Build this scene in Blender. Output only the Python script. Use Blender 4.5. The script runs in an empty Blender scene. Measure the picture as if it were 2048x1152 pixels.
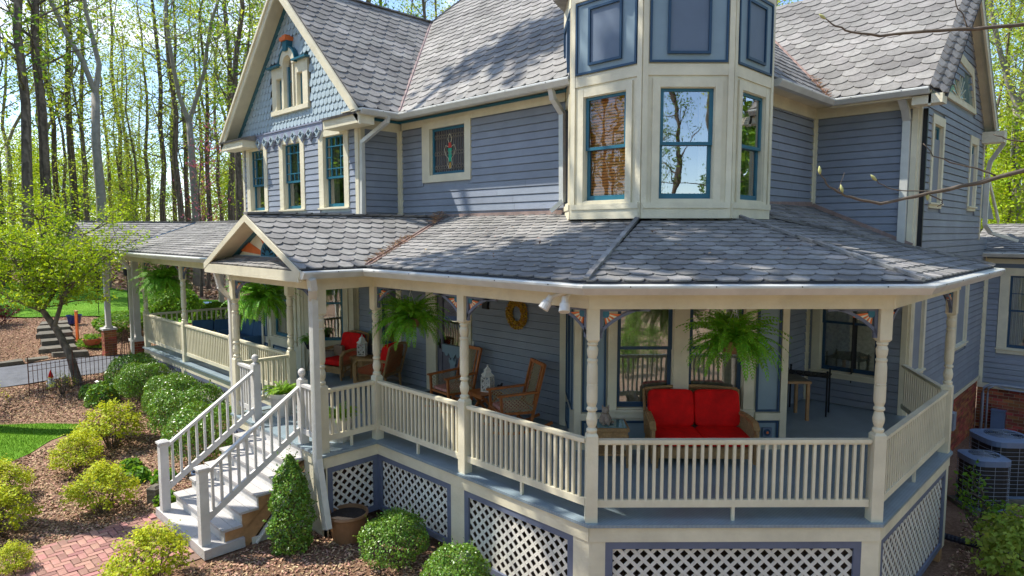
import bpy, math, random
import numpy as np
from mathutils import Vector, Matrix
random.seed(7); NR = np.random.default_rng(11)
SC = bpy.context.scene
COL = SC.collection
RAD = math.radians

# ---------------------------------------------------------------- camera
cam_d = bpy.data.cameras.new('camera'); cam = bpy.data.objects.new('camera', cam_d); COL.objects.link(cam)
_p = RAD(4.95); _a = math.pi*3/4 + RAD(-.33)
_fw = Vector((math.cos(_a)*math.cos(_p), math.sin(_a)*math.cos(_p), -math.sin(_p)))
_rt = Vector((math.sin(_a), -math.cos(_a), 0)); _up = _rt.cross(_fw)
cam.matrix_world = Matrix(((_rt.x, _up.x, -_fw.x, 0), (_rt.y, _up.y, -_fw.y, 0), (_rt.z, _up.z, -_fw.z, 3.29), (0, 0, 0, 1)))
cam_d.sensor_width = 36; cam_d.lens = 36*1311/2048; cam_d.clip_start = .05; cam_d.clip_end = 3000
SC.camera = cam
SC.render.resolution_x = 1024; SC.render.resolution_y = 576

# ---------------------------------------------------------------- light
EL = RAD(55); SUN = Vector((-.855*math.cos(EL), -.52*math.cos(EL), math.sin(EL))).normalized()
W = bpy.data.worlds.new('World'); SC.world = W; W.use_nodes = True
wn = W.node_tree.nodes; wl = W.node_tree.links; wn.clear()
wo = wn.new('ShaderNodeOutputWorld'); wb = wn.new('ShaderNodeBackground'); sky = wn.new('ShaderNodeTexSky')
sky.sky_type = 'NISHITA'; sky.sun_disc = False; sky.sun_elevation = EL; sky.sun_rotation = math.atan2(SUN.x, SUN.y)
sky.air_density = .8; sky.dust_density = .15; sky.ozone_density = 2.0
# thin white clouds mixed into the sky
tc = wn.new('ShaderNodeTexCoord'); mp = wn.new('ShaderNodeMapping'); mp.inputs['Scale'].default_value = (1.6, 1.6, 4.5)
nz = wn.new('ShaderNodeTexNoise'); nz.inputs['Scale'].default_value = 2.4; nz.inputs['Detail'].default_value = 7; nz.inputs['Roughness'].default_value = .6
rp = wn.new('ShaderNodeValToRGB'); rp.color_ramp.elements[0].position = .52; rp.color_ramp.elements[0].color = (.0, .0, .0, 1)
rp.color_ramp.elements[1].position = .70; rp.color_ramp.elements[1].color = (1, 1, 1, 1)
mx = wn.new('ShaderNodeMixRGB'); mx.inputs[2].default_value = (5.6, 5.9, 6.6, 1)
wl.new(tc.outputs['Generated'], mp.inputs[0]); wl.new(mp.outputs[0], nz.inputs['Vector']); wl.new(nz.outputs['Fac'], rp.inputs[0])
wl.new(rp.outputs[0], mx.inputs[0]); wl.new(sky.outputs[0], mx.inputs[1]); wl.new(mx.outputs[0], wb.inputs[0])
wb.inputs[1].default_value = .15; wl.new(wb.outputs[0], wo.inputs[0])
sun_d = bpy.data.lights.new('sun', 'SUN'); sun_d.energy = 3.5; sun_d.angle = RAD(.5); sun_d.color = (1, .95, .86)
sun = bpy.data.objects.new('sun', sun_d); COL.objects.link(sun); sun.rotation_euler = SUN.to_track_quat('Z', 'Y').to_euler(); sun.location = (-20, -5, 30)
SC.view_settings.view_transform = 'Standard'; SC.view_settings.look = 'None'; SC.view_settings.gamma = 1; SC.view_settings.exposure = 1.15
SC.view_settings.use_curve_mapping = False

# ---------------------------------------------------------------- materials
def mat(name, col, rough=.6, noise=None, bump=0, bscale=40, metal=0, spec=.5, var=0, trans=0, coat=0, col2=None, nscale=6, mottle=.12, wave=None, island=0, coords='Object', big=None):
    m = bpy.data.materials.new(name); m.use_nodes = True
    n = m.node_tree.nodes; l = m.node_tree.links; b = n['Principled BSDF']; out = n['Material Output']
    b.inputs['Roughness'].default_value = rough; b.inputs['Metallic'].default_value = metal
    b.inputs['Specular IOR Level'].default_value = spec
    if coat: b.inputs['Coat Weight'].default_value = coat
    t = n.new('ShaderNodeTexCoord')
    nt = n.new('ShaderNodeTexNoise'); nt.inputs['Scale'].default_value = nscale; nt.inputs['Detail'].default_value = 6; nt.inputs['Roughness'].default_value = .65
    l.new(t.outputs[coords], nt.inputs['Vector'])
    r = n.new('ShaderNodeValToRGB'); r.color_ramp.elements[0].position = .3; r.color_ramp.elements[1].position = .7
    c = col; c2 = col2 or tuple(min(1, x*(1+mottle)) for x in c)
    c1 = c if col2 else tuple(x*(1-mottle) for x in c)
    r.color_ramp.elements[0].color = (*c1, 1); r.color_ramp.elements[1].color = (*c2, 1)
    l.new(nt.outputs['Fac'], r.inputs[0]); last = r.outputs[0]
    if var or island:
        src = n.new('ShaderNodeNewGeometry').outputs['Random Per Island'] if island else n.new('ShaderNodeObjectInfo').outputs['Random']
        v = island or var
        mr = n.new('ShaderNodeMapRange'); mr.inputs['To Min'].default_value = 1-v; mr.inputs['To Max'].default_value = 1+v
        l.new(src, mr.inputs[0]); hs = n.new('ShaderNodeHueSaturation'); l.new(mr.outputs[0], hs.inputs['Value'])
        mr2 = n.new('ShaderNodeMapRange'); mr2.inputs['To Min'].default_value = .5-v*.06; mr2.inputs['To Max'].default_value = .5+v*.06
        ml = n.new('ShaderNodeMath'); ml.operation = 'FRACT'; mm = n.new('ShaderNodeMath'); mm.operation = 'MULTIPLY'; mm.inputs[1].default_value = 7.31
        l.new(src, mm.inputs[0]); l.new(mm.outputs[0], ml.inputs[0]); l.new(ml.outputs[0], mr2.inputs[0]); l.new(mr2.outputs[0], hs.inputs['Hue'])
        l.new(last, hs.inputs['Color']); last = hs.outputs[0]
    if wave:
        wv = n.new('ShaderNodeTexWave'); wv.inputs['Scale'].default_value = wave[0]; wv.inputs['Distortion'].default_value = wave[1]; wv.bands_direction = wave[3] if len(wave) > 3 else 'X'
        wv.inputs['Detail'].default_value = 3; l.new(t.outputs[coords], wv.inputs['Vector'])
        mw = n.new('ShaderNodeMixRGB'); mw.blend_type = 'MULTIPLY'; mw.inputs[0].default_value = wave[2]
        l.new(last, mw.inputs[1]); l.new(wv.outputs[0], mw.inputs[2]); last = mw.outputs[0]
    if big:
        bn = n.new('ShaderNodeTexNoise'); bn.inputs['Scale'].default_value = big[0]; bn.inputs['Detail'].default_value = 3; geo = n.new('ShaderNodeNewGeometry'); l.new(geo.outputs['Position'], bn.inputs['Vector'])
        bm = n.new('ShaderNodeMapRange'); bm.inputs['From Min'].default_value = .3; bm.inputs['From Max'].default_value = .7; bm.inputs['To Min'].default_value = 1-big[1]; bm.inputs['To Max'].default_value = 1+big[1]*.5; l.new(bn.outputs[0], bm.inputs[0])
        bh = n.new('ShaderNodeHueSaturation'); l.new(bm.outputs[0], bh.inputs['Value']); l.new(last, bh.inputs['Color']); last = bh.outputs[0]
    l.new(last, b.inputs['Base Color'])
    if bump:
        nb = n.new('ShaderNodeTexNoise'); nb.inputs['Scale'].default_value = bscale; nb.inputs['Detail'].default_value = 5
        l.new(t.outputs[coords], nb.inputs['Vector']); bp = n.new('ShaderNodeBump'); bp.inputs['Strength'].default_value = bump; bp.inputs['Distance'].default_value = .02
        l.new(nb.outputs['Fac'], bp.inputs['Height']); l.new(bp.outputs[0], b.inputs['Normal'])
    if trans:
        tr = n.new('ShaderNodeBsdfTranslucent'); ms = n.new('ShaderNodeMixShader'); ms.inputs[0].default_value = trans
        g = n.new('ShaderNodeMixRGB'); g.blend_type = 'MULTIPLY'; g.inputs[0].default_value = 1; g.inputs[2].default_value = (1.5, 1.35, .6, 1)
        l.new(last, g.inputs[1]); l.new(g.outputs[0], tr.inputs[0])
        l.new(b.outputs[0], ms.inputs[1]); l.new(tr.outputs[0], ms.inputs[2]); l.new(ms.outputs[0], out.inputs['Surface'])
    return m

M = {}
M['cream'] = mat('cream_paint', (.70, .64, .465), .5, nscale=4, mottle=.08, bump=.2, bscale=30, big=(1.3, .13))
M['white'] = mat('white_paint', (.60, .58, .545), .5, nscale=4, mottle=.1, bump=.2, bscale=30, big=(1.6, .12))
M['tread'] = mat('stair_tread_paint', (.45, .43, .41), .6, nscale=7, mottle=.08, bump=.3, big=(2.5, .08))
M['siding'] = mat('blue_grey_siding_paint', (.235, .264, .312), .6, nscale=2.5, mottle=.10, bump=.18, bscale=50, var=.07, big=(.7, .12))
M['scallop'] = mat('sage_blue_shingle_paint', (.35, .435, .475), .6, nscale=5, mottle=.08, bump=.1, var=.05)
M['apron'] = mat('grey_purple_paint', (.25, .27, .35), .6)
M['teal'] = mat('teal_paint', (.016, .125, .185), .4, nscale=4, mottle=.12)
M['navy'] = mat('navy_trim_paint', (.012, .05, .105), .4, mottle=.1)
M['panel'] = mat('sage_panel_paint', (.22, .30, .345), .5, nscale=2, mottle=.07)
M['panel_in'] = mat('slate_panel_paint', (.125, .165, .225), .5, nscale=2, mottle=.07)
M['frame'] = mat('lattice_frame_paint', (.125, .145, .205), .55, nscale=3, mottle=.12)
M['lattice'] = mat('lattice_paint', (.68, .64, .55), .55, nscale=4, mottle=.1, var=.05)
M['deck'] = mat('deck_floor_paint', (.235, .30, .335), .35, nscale=3, mottle=.14, bump=.1, wave=(9, .4, .12, 'X'))
M['fascia_g'] = mat('aluminium_gutter', (.60, .60, .55), .38, metal=.25, nscale=3, mottle=.12)
M['ceiling'] = mat('porch_ceiling_paint', (.72, .74, .68), .6)
M['shingle'] = mat('asphalt_shingle', (.19, .18, .166), .85, col2=(.285, .272, .252), nscale=9, bump=.4, bscale=160, island=.24, big=(.9, .32))
M['shingle_o'] = mat('asphalt_shingle_single', (.19, .18, .166), .85, col2=(.285, .272, .252), nscale=9, bump=.4, bscale=160, var=.24, big=(.9, .32))
M['roofbase'] = mat('roof_underlay', (.05, .05, .055), .9)
M['copper'] = mat('copper_valley', (.33, .235, .20), .45, metal=.3, nscale=5, mottle=.3)
M['orange'] = mat('orange_paint', (.72, .16, .03), .5)
M['ochre'] = mat('pale_ray_paint', (.74, .66, .46), .5)
M['brick'] = mat('fired_brick', (.26, .065, .03), .85, col2=(.34, .11, .05), nscale=14, bump=.3, bscale=90, var=.45)
M['brick_i'] = mat('fired_brick_far', (.26, .065, .03), .85, col2=(.34, .11, .05), nscale=14, island=.45)
M['mortar'] = mat('pale_mortar', (.42, .36, .26), .9, nscale=20)
M['paver'] = mat('clay_paver', (.29, .135, .105), .85, col2=(.40, .215, .175), nscale=9, bump=.25, bscale=120, var=.28)
M['joint'] = mat('paver_bed_sand', (.20, .13, .10), .95, nscale=30)
M['red'] = mat('red_cushion_fabric', (.66, .006, .005), .75, nscale=5, mottle=.25, bump=.15, bscale=120, spec=.2)
M['wicker'] = mat('honey_wicker', (.52, .30, .115), .55, nscale=25, mottle=.3, bump=.9, bscale=140, wave=(60, 1.5, .45, 'Z'))
M['teak'] = mat('oiled_teak', (.52, .16, .035), .45, nscale=8, mottle=.25, wave=(14, 3, .35, 'X'))
M['cord'] = mat('tan_cord', (.46, .37, .21), .8, nscale=60, mottle=.25, bump=.5, bscale=200)
M['pine'] = mat('pine_wood', (.42, .23, .10), .5, nscale=8, mottle=.25)
M['iron'] = mat('black_iron', (.012, .012, .014), .45, metal=.4)
M['rust'] = mat('rusty_iron', (.13, .05, .03), .8, nscale=30, mottle=.4)
M['floral'] = mat('floral_seat_cloth', (.45, .02, .02), .8, col2=(.6, .45, .36), nscale=26)
M['stripe'] = mat('striped_pillow_cloth', (.42, .3, .2), .8, wave=(26, 0, .8, 'Z'))
M['glasstop'] = mat('table_glass', (.12, .22, .22), .05, nscale=3)
M['statue'] = mat('cast_stone', (.32, .25, .19), .9, nscale=20, mottle=.25, bump=.6, bscale=60)
M['lantern'] = mat('white_lantern_metal', (.76, .72, .64), .5)
M['pot'] = mat('cream_resin_pot', (.66, .61, .53), .7, nscale=5, mottle=.12)
M['planter'] = mat('bronze_planter', (.22, .115, .05), .4, col2=(.32, .17, .085), nscale=4, metal=.1)
M['soil'] = mat('potting_soil', (.03, .022, .016), .95, nscale=40, mottle=.5, bump=.8)
M['terra'] = mat('terracotta', (.45, .13, .05), .8)
M['bluepot'] = mat('cobalt_glaze', (.01, .03, .16), .15)
M['stone'] = mat('flagstone', (.085, .08, .06), .9, col2=(.17, .15, .115), nscale=6, bump=.5, bscale=25, var=.15)
M['asphalt'] = mat('asphalt', (.075, .08, .095), .85, col2=(.13, .135, .155), nscale=3, bump=.3, bscale=200)
M['bluecloth'] = mat('blue_cushion_cloth', (.035, .10, .20), .8)
M['acbody'] = mat('grey_unit_enamel', (.12, .175, .28), .4, nscale=5, mottle=.1)
M['acdark'] = mat('dark_coil_fins', (.012, .012, .014), .6)
M['acwire'] = mat('unit_wire_guard', (.22, .25, .30), .4)
M['pvc'] = mat('grey_pvc', (.32, .35, .40), .5)
M['drain'] = mat('black_drain_pipe', (.012, .014, .028), .35)
M['mat'] = mat('rubber_mat', (.02, .02, .022), .9)
M['lace'] = mat('lace_curtain', (.55, .52, .42), .9, col2=(.22, .21, .17), nscale=16)
M['drape'] = mat('drape_cloth', (.55, .52, .42), .9, nscale=3, wave=(9, 1, .5, 'X'))
M['reflection_slats'] = mat('warm_reflection_orange', (.85, .34, .08), .6, nscale=3)  # strong orange stands in for the warm reflection in the turret pane
M['room'] = mat('unlit_interior_dark', (.035, .03, .028), .9)  # near-black colour stands in for the unlit interior
M['door'] = mat('grey_mauve_door_paint', (.15, .14, .17), .45)
M['gold'] = mat('yellow_berries', (.56, .31, .03), .7, island=.35)
M['straw'] = mat('pine_straw', (.30, .17, .09), .9, island=.4)
M['can'] = mat('spotlight_enamel', (.74, .72, .66), .4)
M['bark1'] = mat('grey_brown_bark', (.12, .09, .065), .95, col2=(.27, .215, .165), nscale=5, bump=.9, bscale=14, wave=(2.5, 6, .5, 'X'))
M['bark2'] = mat('pale_beech_bark', (.20, .185, .155), .9, col2=(.33, .30, .25), nscale=4, bump=.4, bscale=12)
M['bark3'] = mat('dark_bark', (.095, .07, .05), .95, col2=(.22, .17, .125), nscale=7, bump=1, bscale=14, wave=(3, 6, .5, 'X'))
M['twig'] = mat('twig_bark', (.075, .055, .04), .9, col2=(.16, .125, .09), nscale=12)
M['leafspring'] = mat('spring_leaf', (.33, .43, .08), .55, island=.35, trans=.45, spec=.2)
M['leafgreen'] = mat('fresh_green_leaf', (.14, .28, .03), .55, island=.35, trans=.42, spec=.2)
M['leafbright'] = mat('yellow_green_leaf', (.31, .44, .025), .55, island=.3, trans=.42, spec=.2)
M['leafaz'] = mat('azalea_leaf', (.42, .48, .03), .55, island=.35, trans=.35, spec=.2)
M['leafbox'] = mat('boxwood_leaf', (.14, .27, .03), .35, island=.45, trans=.25, spec=.5)
M['leafboxd'] = mat('holly_leaf', (.04, .105, .015), .3, island=.5, trans=.2, spec=.5)
M['leaffern'] = mat('fern_leaflet', (.17, .40, .03), .5, island=.3, trans=.35, spec=.3)
M['leafpot'] = mat('potted_fern_leaflet', (.26, .46, .03), .5, island=.3, trans=.35, spec=.3)
M['leafred'] = mat('red_maple_leaf', (.12, .012, .018), .5, island=.4, trans=.3)
M['blossom'] = mat('pink_blossom', (.60, .17, .30), .6, island=.3, trans=.3)
M['bud'] = mat('magnolia_bud', (.42, .42, .16), .6)
M['grass'] = mat('lawn_grass', (.085, .20, .016), .7, island=.35, trans=.35, spec=.2)
M['chip'] = mat('bark_mulch_chip', (.30, .175, .10), .9, island=.6, col2=(.48, .32, .21))
M['litter'] = mat('fallen_leaf', (.33, .22, .14), .9, island=.45)

def glass_mat(name, tint=(.9, .95, .92), refl=.42):
    m = bpy.data.materials.new(name); m.use_nodes = True; n = m.node_tree.nodes; l = m.node_tree.links; n.clear()
    o = n.new('ShaderNodeOutputMaterial'); g = n.new('ShaderNodeBsdfGlossy'); g.inputs['Roughness'].default_value = .012; g.inputs['Color'].default_value = (1, 1, 1, 1)
    t = n.new('ShaderNodeBsdfTransparent'); t.inputs[0].default_value = (*tint, 1)
    fr = n.new('ShaderNodeFresnel'); fr.inputs['IOR'].default_value = 1.5; a = n.new('ShaderNodeMath'); a.operation = 'ADD'; a.inputs[1].default_value = refl; a.use_clamp = True
    ns = n.new('ShaderNodeTexNoise'); ns.inputs['Scale'].default_value = 1.3; bp = n.new('ShaderNodeBump'); bp.inputs['Strength'].default_value = .06; bp.inputs['Distance'].default_value = .05
    tc_ = n.new('ShaderNodeTexCoord'); l.new(tc_.outputs['Object'], ns.inputs['Vector']); l.new(ns.outputs[0], bp.inputs['Height']); l.new(bp.outputs[0], g.inputs['Normal'])
    mix = n.new('ShaderNodeMixShader'); l.new(fr.outputs[0], a.inputs[0]); l.new(a.outputs[0], mix.inputs[0]); l.new(t.outputs[0], mix.inputs[1]); l.new(g.outputs[0], mix.inputs[2]); l.new(mix.outputs[0], o.inputs[0])
    return m
M['glass'] = glass_mat('window_glass', refl=.30); M['glass_b'] = glass_mat('clear_window_glass', refl=.04)

def ground_mat(name, stops, scale, bump=.6, bscale=30, scale2=.25, tint=None):
    """two noise scales through a colour ramp"""
    m = bpy.data.materials.new(name); m.use_nodes = True; n = m.node_tree.nodes; l = m.node_tree.links; b = n['Principled BSDF']; b.inputs['Roughness'].default_value = .95; b.inputs['Specular IOR Level'].default_value = .15
    t = n.new('ShaderNodeTexCoord'); a = n.new('ShaderNodeTexNoise'); a.inputs['Scale'].default_value = scale; a.inputs['Detail'].default_value = 8; a.inputs['Roughness'].default_value = .75
    c = n.new('ShaderNodeTexNoise'); c.inputs['Scale'].default_value = scale2; c.inputs['Detail'].default_value = 4
    l.new(t.outputs['Object'], a.inputs['Vector']); l.new(t.outputs['Object'], c.inputs['Vector'])
    ad = n.new('ShaderNodeMath'); ad.operation = 'MULTIPLY_ADD'; ad.inputs[1].default_value = .45; l.new(c.outputs[0], ad.inputs[0])
    mu = n.new('ShaderNodeMath'); mu.operation = 'MULTIPLY'; mu.inputs[1].default_value = .6; l.new(a.outputs[0], mu.inputs[0]); l.new(mu.outputs[0], ad.inputs[2])
    r = n.new('ShaderNodeValToRGB'); el = r.color_ramp.elements
    while len(el) < len(stops): el.new(.5)
    for e, (p, cc) in zip(el, stops): e.position = p; e.color = (*cc, 1)
    l.new(ad.outputs[0], r.inputs[0]); l.new(r.outputs[0], b.inputs['Base Color'])
    v = n.new('ShaderNodeTexNoise'); v.inputs['Scale'].default_value = bscale; v.inputs['Detail'].default_value = 6; l.new(t.outputs['Object'], v.inputs['Vector'])
    bp = n.new('ShaderNodeBump'); bp.inputs['Strength'].default_value = bump; bp.inputs['Distance'].default_value = .04; l.new(v.outputs[0], bp.inputs['Height']); l.new(bp.outputs[0], b.inputs['Normal'])
    return m
M['mulch'] = ground_mat('mulch_soil', [(.35, (.08, .042, .025)), (.5, (.19, .11, .068)), (.64, (.33, .21, .14))], 22, bscale=45)
M['leaffloor'] = ground_mat('woodland_leaf_litter', [(.35, (.10, .06, .04)), (.5, (.24, .16, .11)), (.62, (.34, .25, .18))], 9, bscale=12)
M['turf'] = ground_mat('turf', [(.36, (.04, .11, .01)), (.5, (.09, .22, .016)), (.64, (.17, .33, .03))], 18, bscale=60)

# ---------------------------------------------------------------- mesh helpers
class MB:
    def __init__(s): s.v = []; s.f = []
    def add(s, vs, fs):
        k = len(s.v); s.v += [tuple(x) for x in vs]; s.f += [tuple(i+k for i in f) for f in fs]; return s
    def hexa(s, p):   # 8 points: bottom ring 0-3, top ring 4-7
        return s.add(p, [(3, 2, 1, 0), (4, 5, 6, 7), (0, 1, 5, 4), (1, 2, 6, 5), (2, 3, 7, 6), (3, 0, 4, 7)])
    def box(s, x0, x1, y0, y1, z0, z1):
        return s.hexa([(x0, y0, z0), (x1, y0, z0), (x1, y1, z0), (x0, y1, z0), (x0, y0, z1), (x1, y0, z1), (x1, y1, z1), (x0, y1, z1)])
    def bar(s, a, b, w, h, up=(0, 0, 1)):   # box section from a to b
        a = Vector(a); b = Vector(b); d = (b-a).normalized(); u = Vector(up)
        x = d.cross(u); x = x.normalized() if x.length > 1e-5 else Vector((1, 0, 0)); y = x.cross(d).normalized()
        x *= w/2; y *= h/2
        return s.hexa([a-x-y, a+x-y, a+x+y, a-x+y, b-x-y, b+x-y, b+x+y, b-x+y])
    def tube(s, pts, r, n=6, cap=True):
        pts = [Vector(p) for p in pts]
        if not hasattr(r, '__len__'): r = [r]*len(pts)
        vs = []; fs = []
        for i, p in enumerate(pts):
            d = (pts[min(i+1, len(pts)-1)]-pts[max(i-1, 0)]).normalized()
            u = Vector((0, 0, 1)) if abs(d.z) < .9 else Vector((1, 0, 0))
            x = d.cross(u).normalized(); y = x.cross(d)
            for k in range(n):
                a = 2*math.pi*k/n; vs.append(p+(x*math.cos(a)+y*math.sin(a))*r[i])
        for i in range(len(pts)-1):
            for k in range(n):
                fs.append((i*n+k, i*n+(k+1) % n, (i+1)*n+(k+1) % n, (i+1)*n+k))
        if cap: fs.append(tuple(range(n))[::-1]); fs.append(tuple((len(pts)-1)*n+k for k in range(n)))
        return s.add(vs, fs)
    def lathe(s, c, prof, n=14, ex=1, ey=1):
        vs = []; fs = []
        for r, z in prof:
            for k in range(n):
                a = 2*math.pi*k/n; vs.append((c[0]+r*math.cos(a)*ex, c[1]+r*math.sin(a)*ey, c[2]+z))
        for i in range(len(prof)-1):
            for k in range(n):
                fs.append((i*n+k, i*n+(k+1) % n, (i+1)*n+(k+1) % n, (i+1)*n+k))
        fs.append(tuple(range(n))[::-1]); fs.append(tuple((len(prof)-1)*n+k for k in range(n)))
        return s.add(vs, fs)
    def ball(s, c, r, n=10, ez=1):
        return s.lathe(c, [(max(.001, r*math.sin(math.pi*i/7)), -r*ez*math.cos(math.pi*i/7)) for i in range(8)], n)
    def poly(s, pts, nrm, th):   # extrude polygon backwards along nrm by th
        n = len(pts); q = Vector(nrm)*th; P = [Vector(p) for p in pts]
        return s.add(P+[p-q for p in P], [tuple(range(n)), tuple(range(2*n-1, n-1, -1))]+[(i, n+i, n+(i+1) % n, (i+1) % n) for i in range(n)])
INV = {}
def mesh_of(name, mb, material, smooth=False):
    me = bpy.data.meshes.new(name); me.from_pydata(mb.v, [], mb.f); me.materials.append(material)
    if smooth: me.polygons.foreach_set('use_smooth', [True]*len(me.polygons))
    me.update(); return me
def O(name, mb, material, parent=None, smooth=False, label=None, cat=None, group=None, kind=None, loc=None, rot=None, scale=None):
    me = mb if isinstance(mb, bpy.types.Mesh) else mesh_of(name, mb, material, smooth)
    o = bpy.data.objects.new(name, me); COL.objects.link(o)
    if loc is not None: o.location = loc
    if rot is not None: o.rotation_euler = rot
    if scale is not None: o.scale = scale if hasattr(scale, '__len__') else (scale,)*3
    if parent is not None:
        o.parent = parent
        if parent.name in INV: o.matrix_parent_inverse = INV[parent.name]
    tagp(o, label, cat, group, kind); return o
def tagp(o, label=None, cat=None, group=None, kind=None):
    if label: o['label'] = label
    if cat: o['category'] = cat
    if group: o['group'] = group
    if kind: o['kind'] = kind
def thing(name, label, cat, loc=(0, 0, 0), group=None, world=False, rot=0):
    o = bpy.data.objects.new(name, None); COL.objects.link(o); o.location = loc; o.rotation_euler = (0, 0, rot); o.empty_display_size = .2
    if world: INV[o.name] = Matrix.Translation(-Vector(loc))
    tagp(o, label, cat, group); return o
def dup(root, loc=None, rot=None, scale=None, label=None, group=None):
    r = root.copy(); COL.objects.link(r)
    if loc is not None: r.location = loc
    if rot is not None: r.rotation_euler = rot if hasattr(rot, '__len__') else (0, 0, rot)
    if scale is not None: r.scale = scale if hasattr(scale, '__len__') else (scale,)*3
    if label: r['label'] = label
    if group: r['group'] = group
    for ch in list(root.children):
        c = ch.copy(); COL.objects.link(c); c.parent = r
        for g in list(ch.children):
            d = g.copy(); COL.objects.link(d); d.parent = c
    return r

class Face:
    """vertical face: origin o (s,t), unit direction u along it, outward normal n"""
    def __init__(s, a, b):
        s.a = Vector((*a, 0)); d = Vector((*b, 0))-s.a; s.len = d.length; s.u = d.normalized(); s.n = Vector((s.u.y, -s.u.x, 0))
    def p(s, u, z, d=0): q = s.a+s.u*u+s.n*d; return Vector((q.x, q.y, z))
    def box(s, mb, u0, u1, z0, z1, d0, d1):
        return mb.hexa([s.p(u0, z0, d1), s.p(u1, z0, d1), s.p(u1, z0, d0), s.p(u0, z0, d0), s.p(u0, z1, d1), s.p(u1, z1, d1), s.p(u1, z1, d0), s.p(u0, z1, d0)])
    def prism(s, mb, uz, d0, d1):
        return mb.poly([s.p(u, z, d1) for u, z in uz], s.n, d1-d0)

def g_ctrl():
    return np.array([(-10,3,-1.28),(-8.6,5.2,-1.27),(-6,4.5,-1.35),(-3,4,-1.5),(0,6,-1.62),(-1,10,-1.7),(-1.8,13.5,-1.66),(-1.5,16,-1.72),(0,20,-1.9),(-12,1,-1.33),(-14,4,-1.16),(-16,5,-1.0),(-18,5,-.9),(-20.3,5.6,-.68),(-21.4,5.9,-.66),(-24.6,5.85,-.82),(-20.5,4.15,-.8),(-22,2.6,-.92),(-25,3,-.86),(-27.2,4.2,-.62),(-29,5.5,-.28),(-31,6,-.1),(-36,5,.0),(-45,8,.35),(-55,12,.9),(-75,20,2.4),(-90,40,3.0),(-18,2.5,-1.1),(-14,2,-1.25),(-20,-5,-1.2),(-30,-5,-.5),(-45,-5,.2),(-26,9,-.45),(-30,13,-.1),(-40,25,.7),(-60,45,2.0),(-60,0,.9),(-8,12,-1.3),(-12,20,-.7),(-20,22,-.3),(-8.9,2,-1.3),(0,0,-1.6),(10,10,-2),(5,25,-2.2),(20,40,-1.5),(0,45,-.5),(-25,60,1.5),(30,30,-2),(0,-20,-2),(20,-20,-2.5),(-20,-25,-1.5),(60,60,0),(80,-10,-2),(-10,-60,-2)], float)
GC = g_ctrl()
def g(s, t):
    s = np.asarray(s, float); t = np.asarray(t, float)
    d2 = (s[..., None]-GC[:, 0])**2+(t[..., None]-GC[:, 1])**2
    w = 1/(d2+.35)**1.6
    r = (w*GC[:, 2]).sum(-1)/w.sum(-1)
    return float(r) if r.ndim == 0 else r

def quads(name, ce, size, material, parent=None, up=.35, aspect=.55, rng=NR, normals=None, nbias=0., jit=.45, **tag):
    """many small rhombic leaves, one mesh"""
    n = len(ce); ce = np.asarray(ce, float)
    a = rng.normal(size=(n, 3)); a /= np.linalg.norm(a, axis=1)[:, None]
    nr = rng.normal(size=(n, 3)); nr[:, 2] += up*2
    if normals is not None: nr = nr*(1-nbias)+normals*2.2*nbias
    nr /= np.linalg.norm(nr, axis=1)[:, None]
    x = np.cross(nr, a); x /= np.linalg.norm(x, axis=1)[:, None]; y = np.cross(nr, x)
    sz = size*(1-jit+2*jit*rng.random(n))[:, None]
    x = x*sz*.5; y = y*sz*.5*aspect
    lift = nr*sz*.12
    v = np.empty((n, 4, 3)); v[:, 0] = ce-x; v[:, 1] = ce+y+lift; v[:, 2] = ce+x; v[:, 3] = ce-y+lift
    me = bpy.data.meshes.new(name); me.vertices.add(4*n); me.vertices.foreach_set('co', v.ravel())
    me.loops.add(4*n); me.loops.foreach_set('vertex_index', np.arange(4*n, dtype=np.int32))
    me.polygons.add(n); me.polygons.foreach_set('loop_start', np.arange(0, 4*n, 4, dtype=np.int32)); me.polygons.foreach_set('loop_total', np.full(n, 4, dtype=np.int32))
    me.materials.append(material); me.update(calc_edges=True); me.validate()
    return O(name, me, material, parent, **tag)
# ================================================================ THE GROUND
def sheet(name, poly_fn, grid, material, lift, kind='structure', label=None, cat=None):
    pass
def ground_mesh(name, ss, tt, material, dz=0, mask=None, jitter=0):
    S_, T_ = np.meshgrid(ss, tt, indexing='ij'); Zg = g(S_, T_)+dz
    if jitter: Zg = Zg+(NR.random(Zg.shape)-.5)*jitter
    n, m = S_.shape; v = np.stack([S_, T_, Zg], -1).reshape(-1, 3); f = []
    for i in range(n-1):
        for j in range(m-1):
            if mask is None or mask((ss[i]+ss[i+1])/2, (tt[j]+tt[j+1])/2):
                f.append((i*m+j, (i+1)*m+j, (i+1)*m+j+1, i*m+j+1))
    me = bpy.data.meshes.new(name); me.from_pydata(v.tolist(), [], f); me.materials.append(material)
    me.polygons.foreach_set('use_smooth', [True]*len(f)); me.update()
    return O(name, me, material, kind='structure')
def axis_(lo, hi, fine_lo, fine_hi, step):
    a = list(np.arange(fine_lo, fine_hi, step)); x = fine_lo; d = step; L = []
    while x > lo: d *= 1.18; x -= d; L.append(x)
    x = a[-1]; d = step; R = []
    while x < hi: d *= 1.18; x += d; R.append(x)
    return np.array(L[::-1]+a+R)
ground_mesh('ground', axis_(-700, 700, -34, 4, .5), axis_(-700, 700, -6, 20, .5), M['leaffloor'], -.03)

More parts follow.
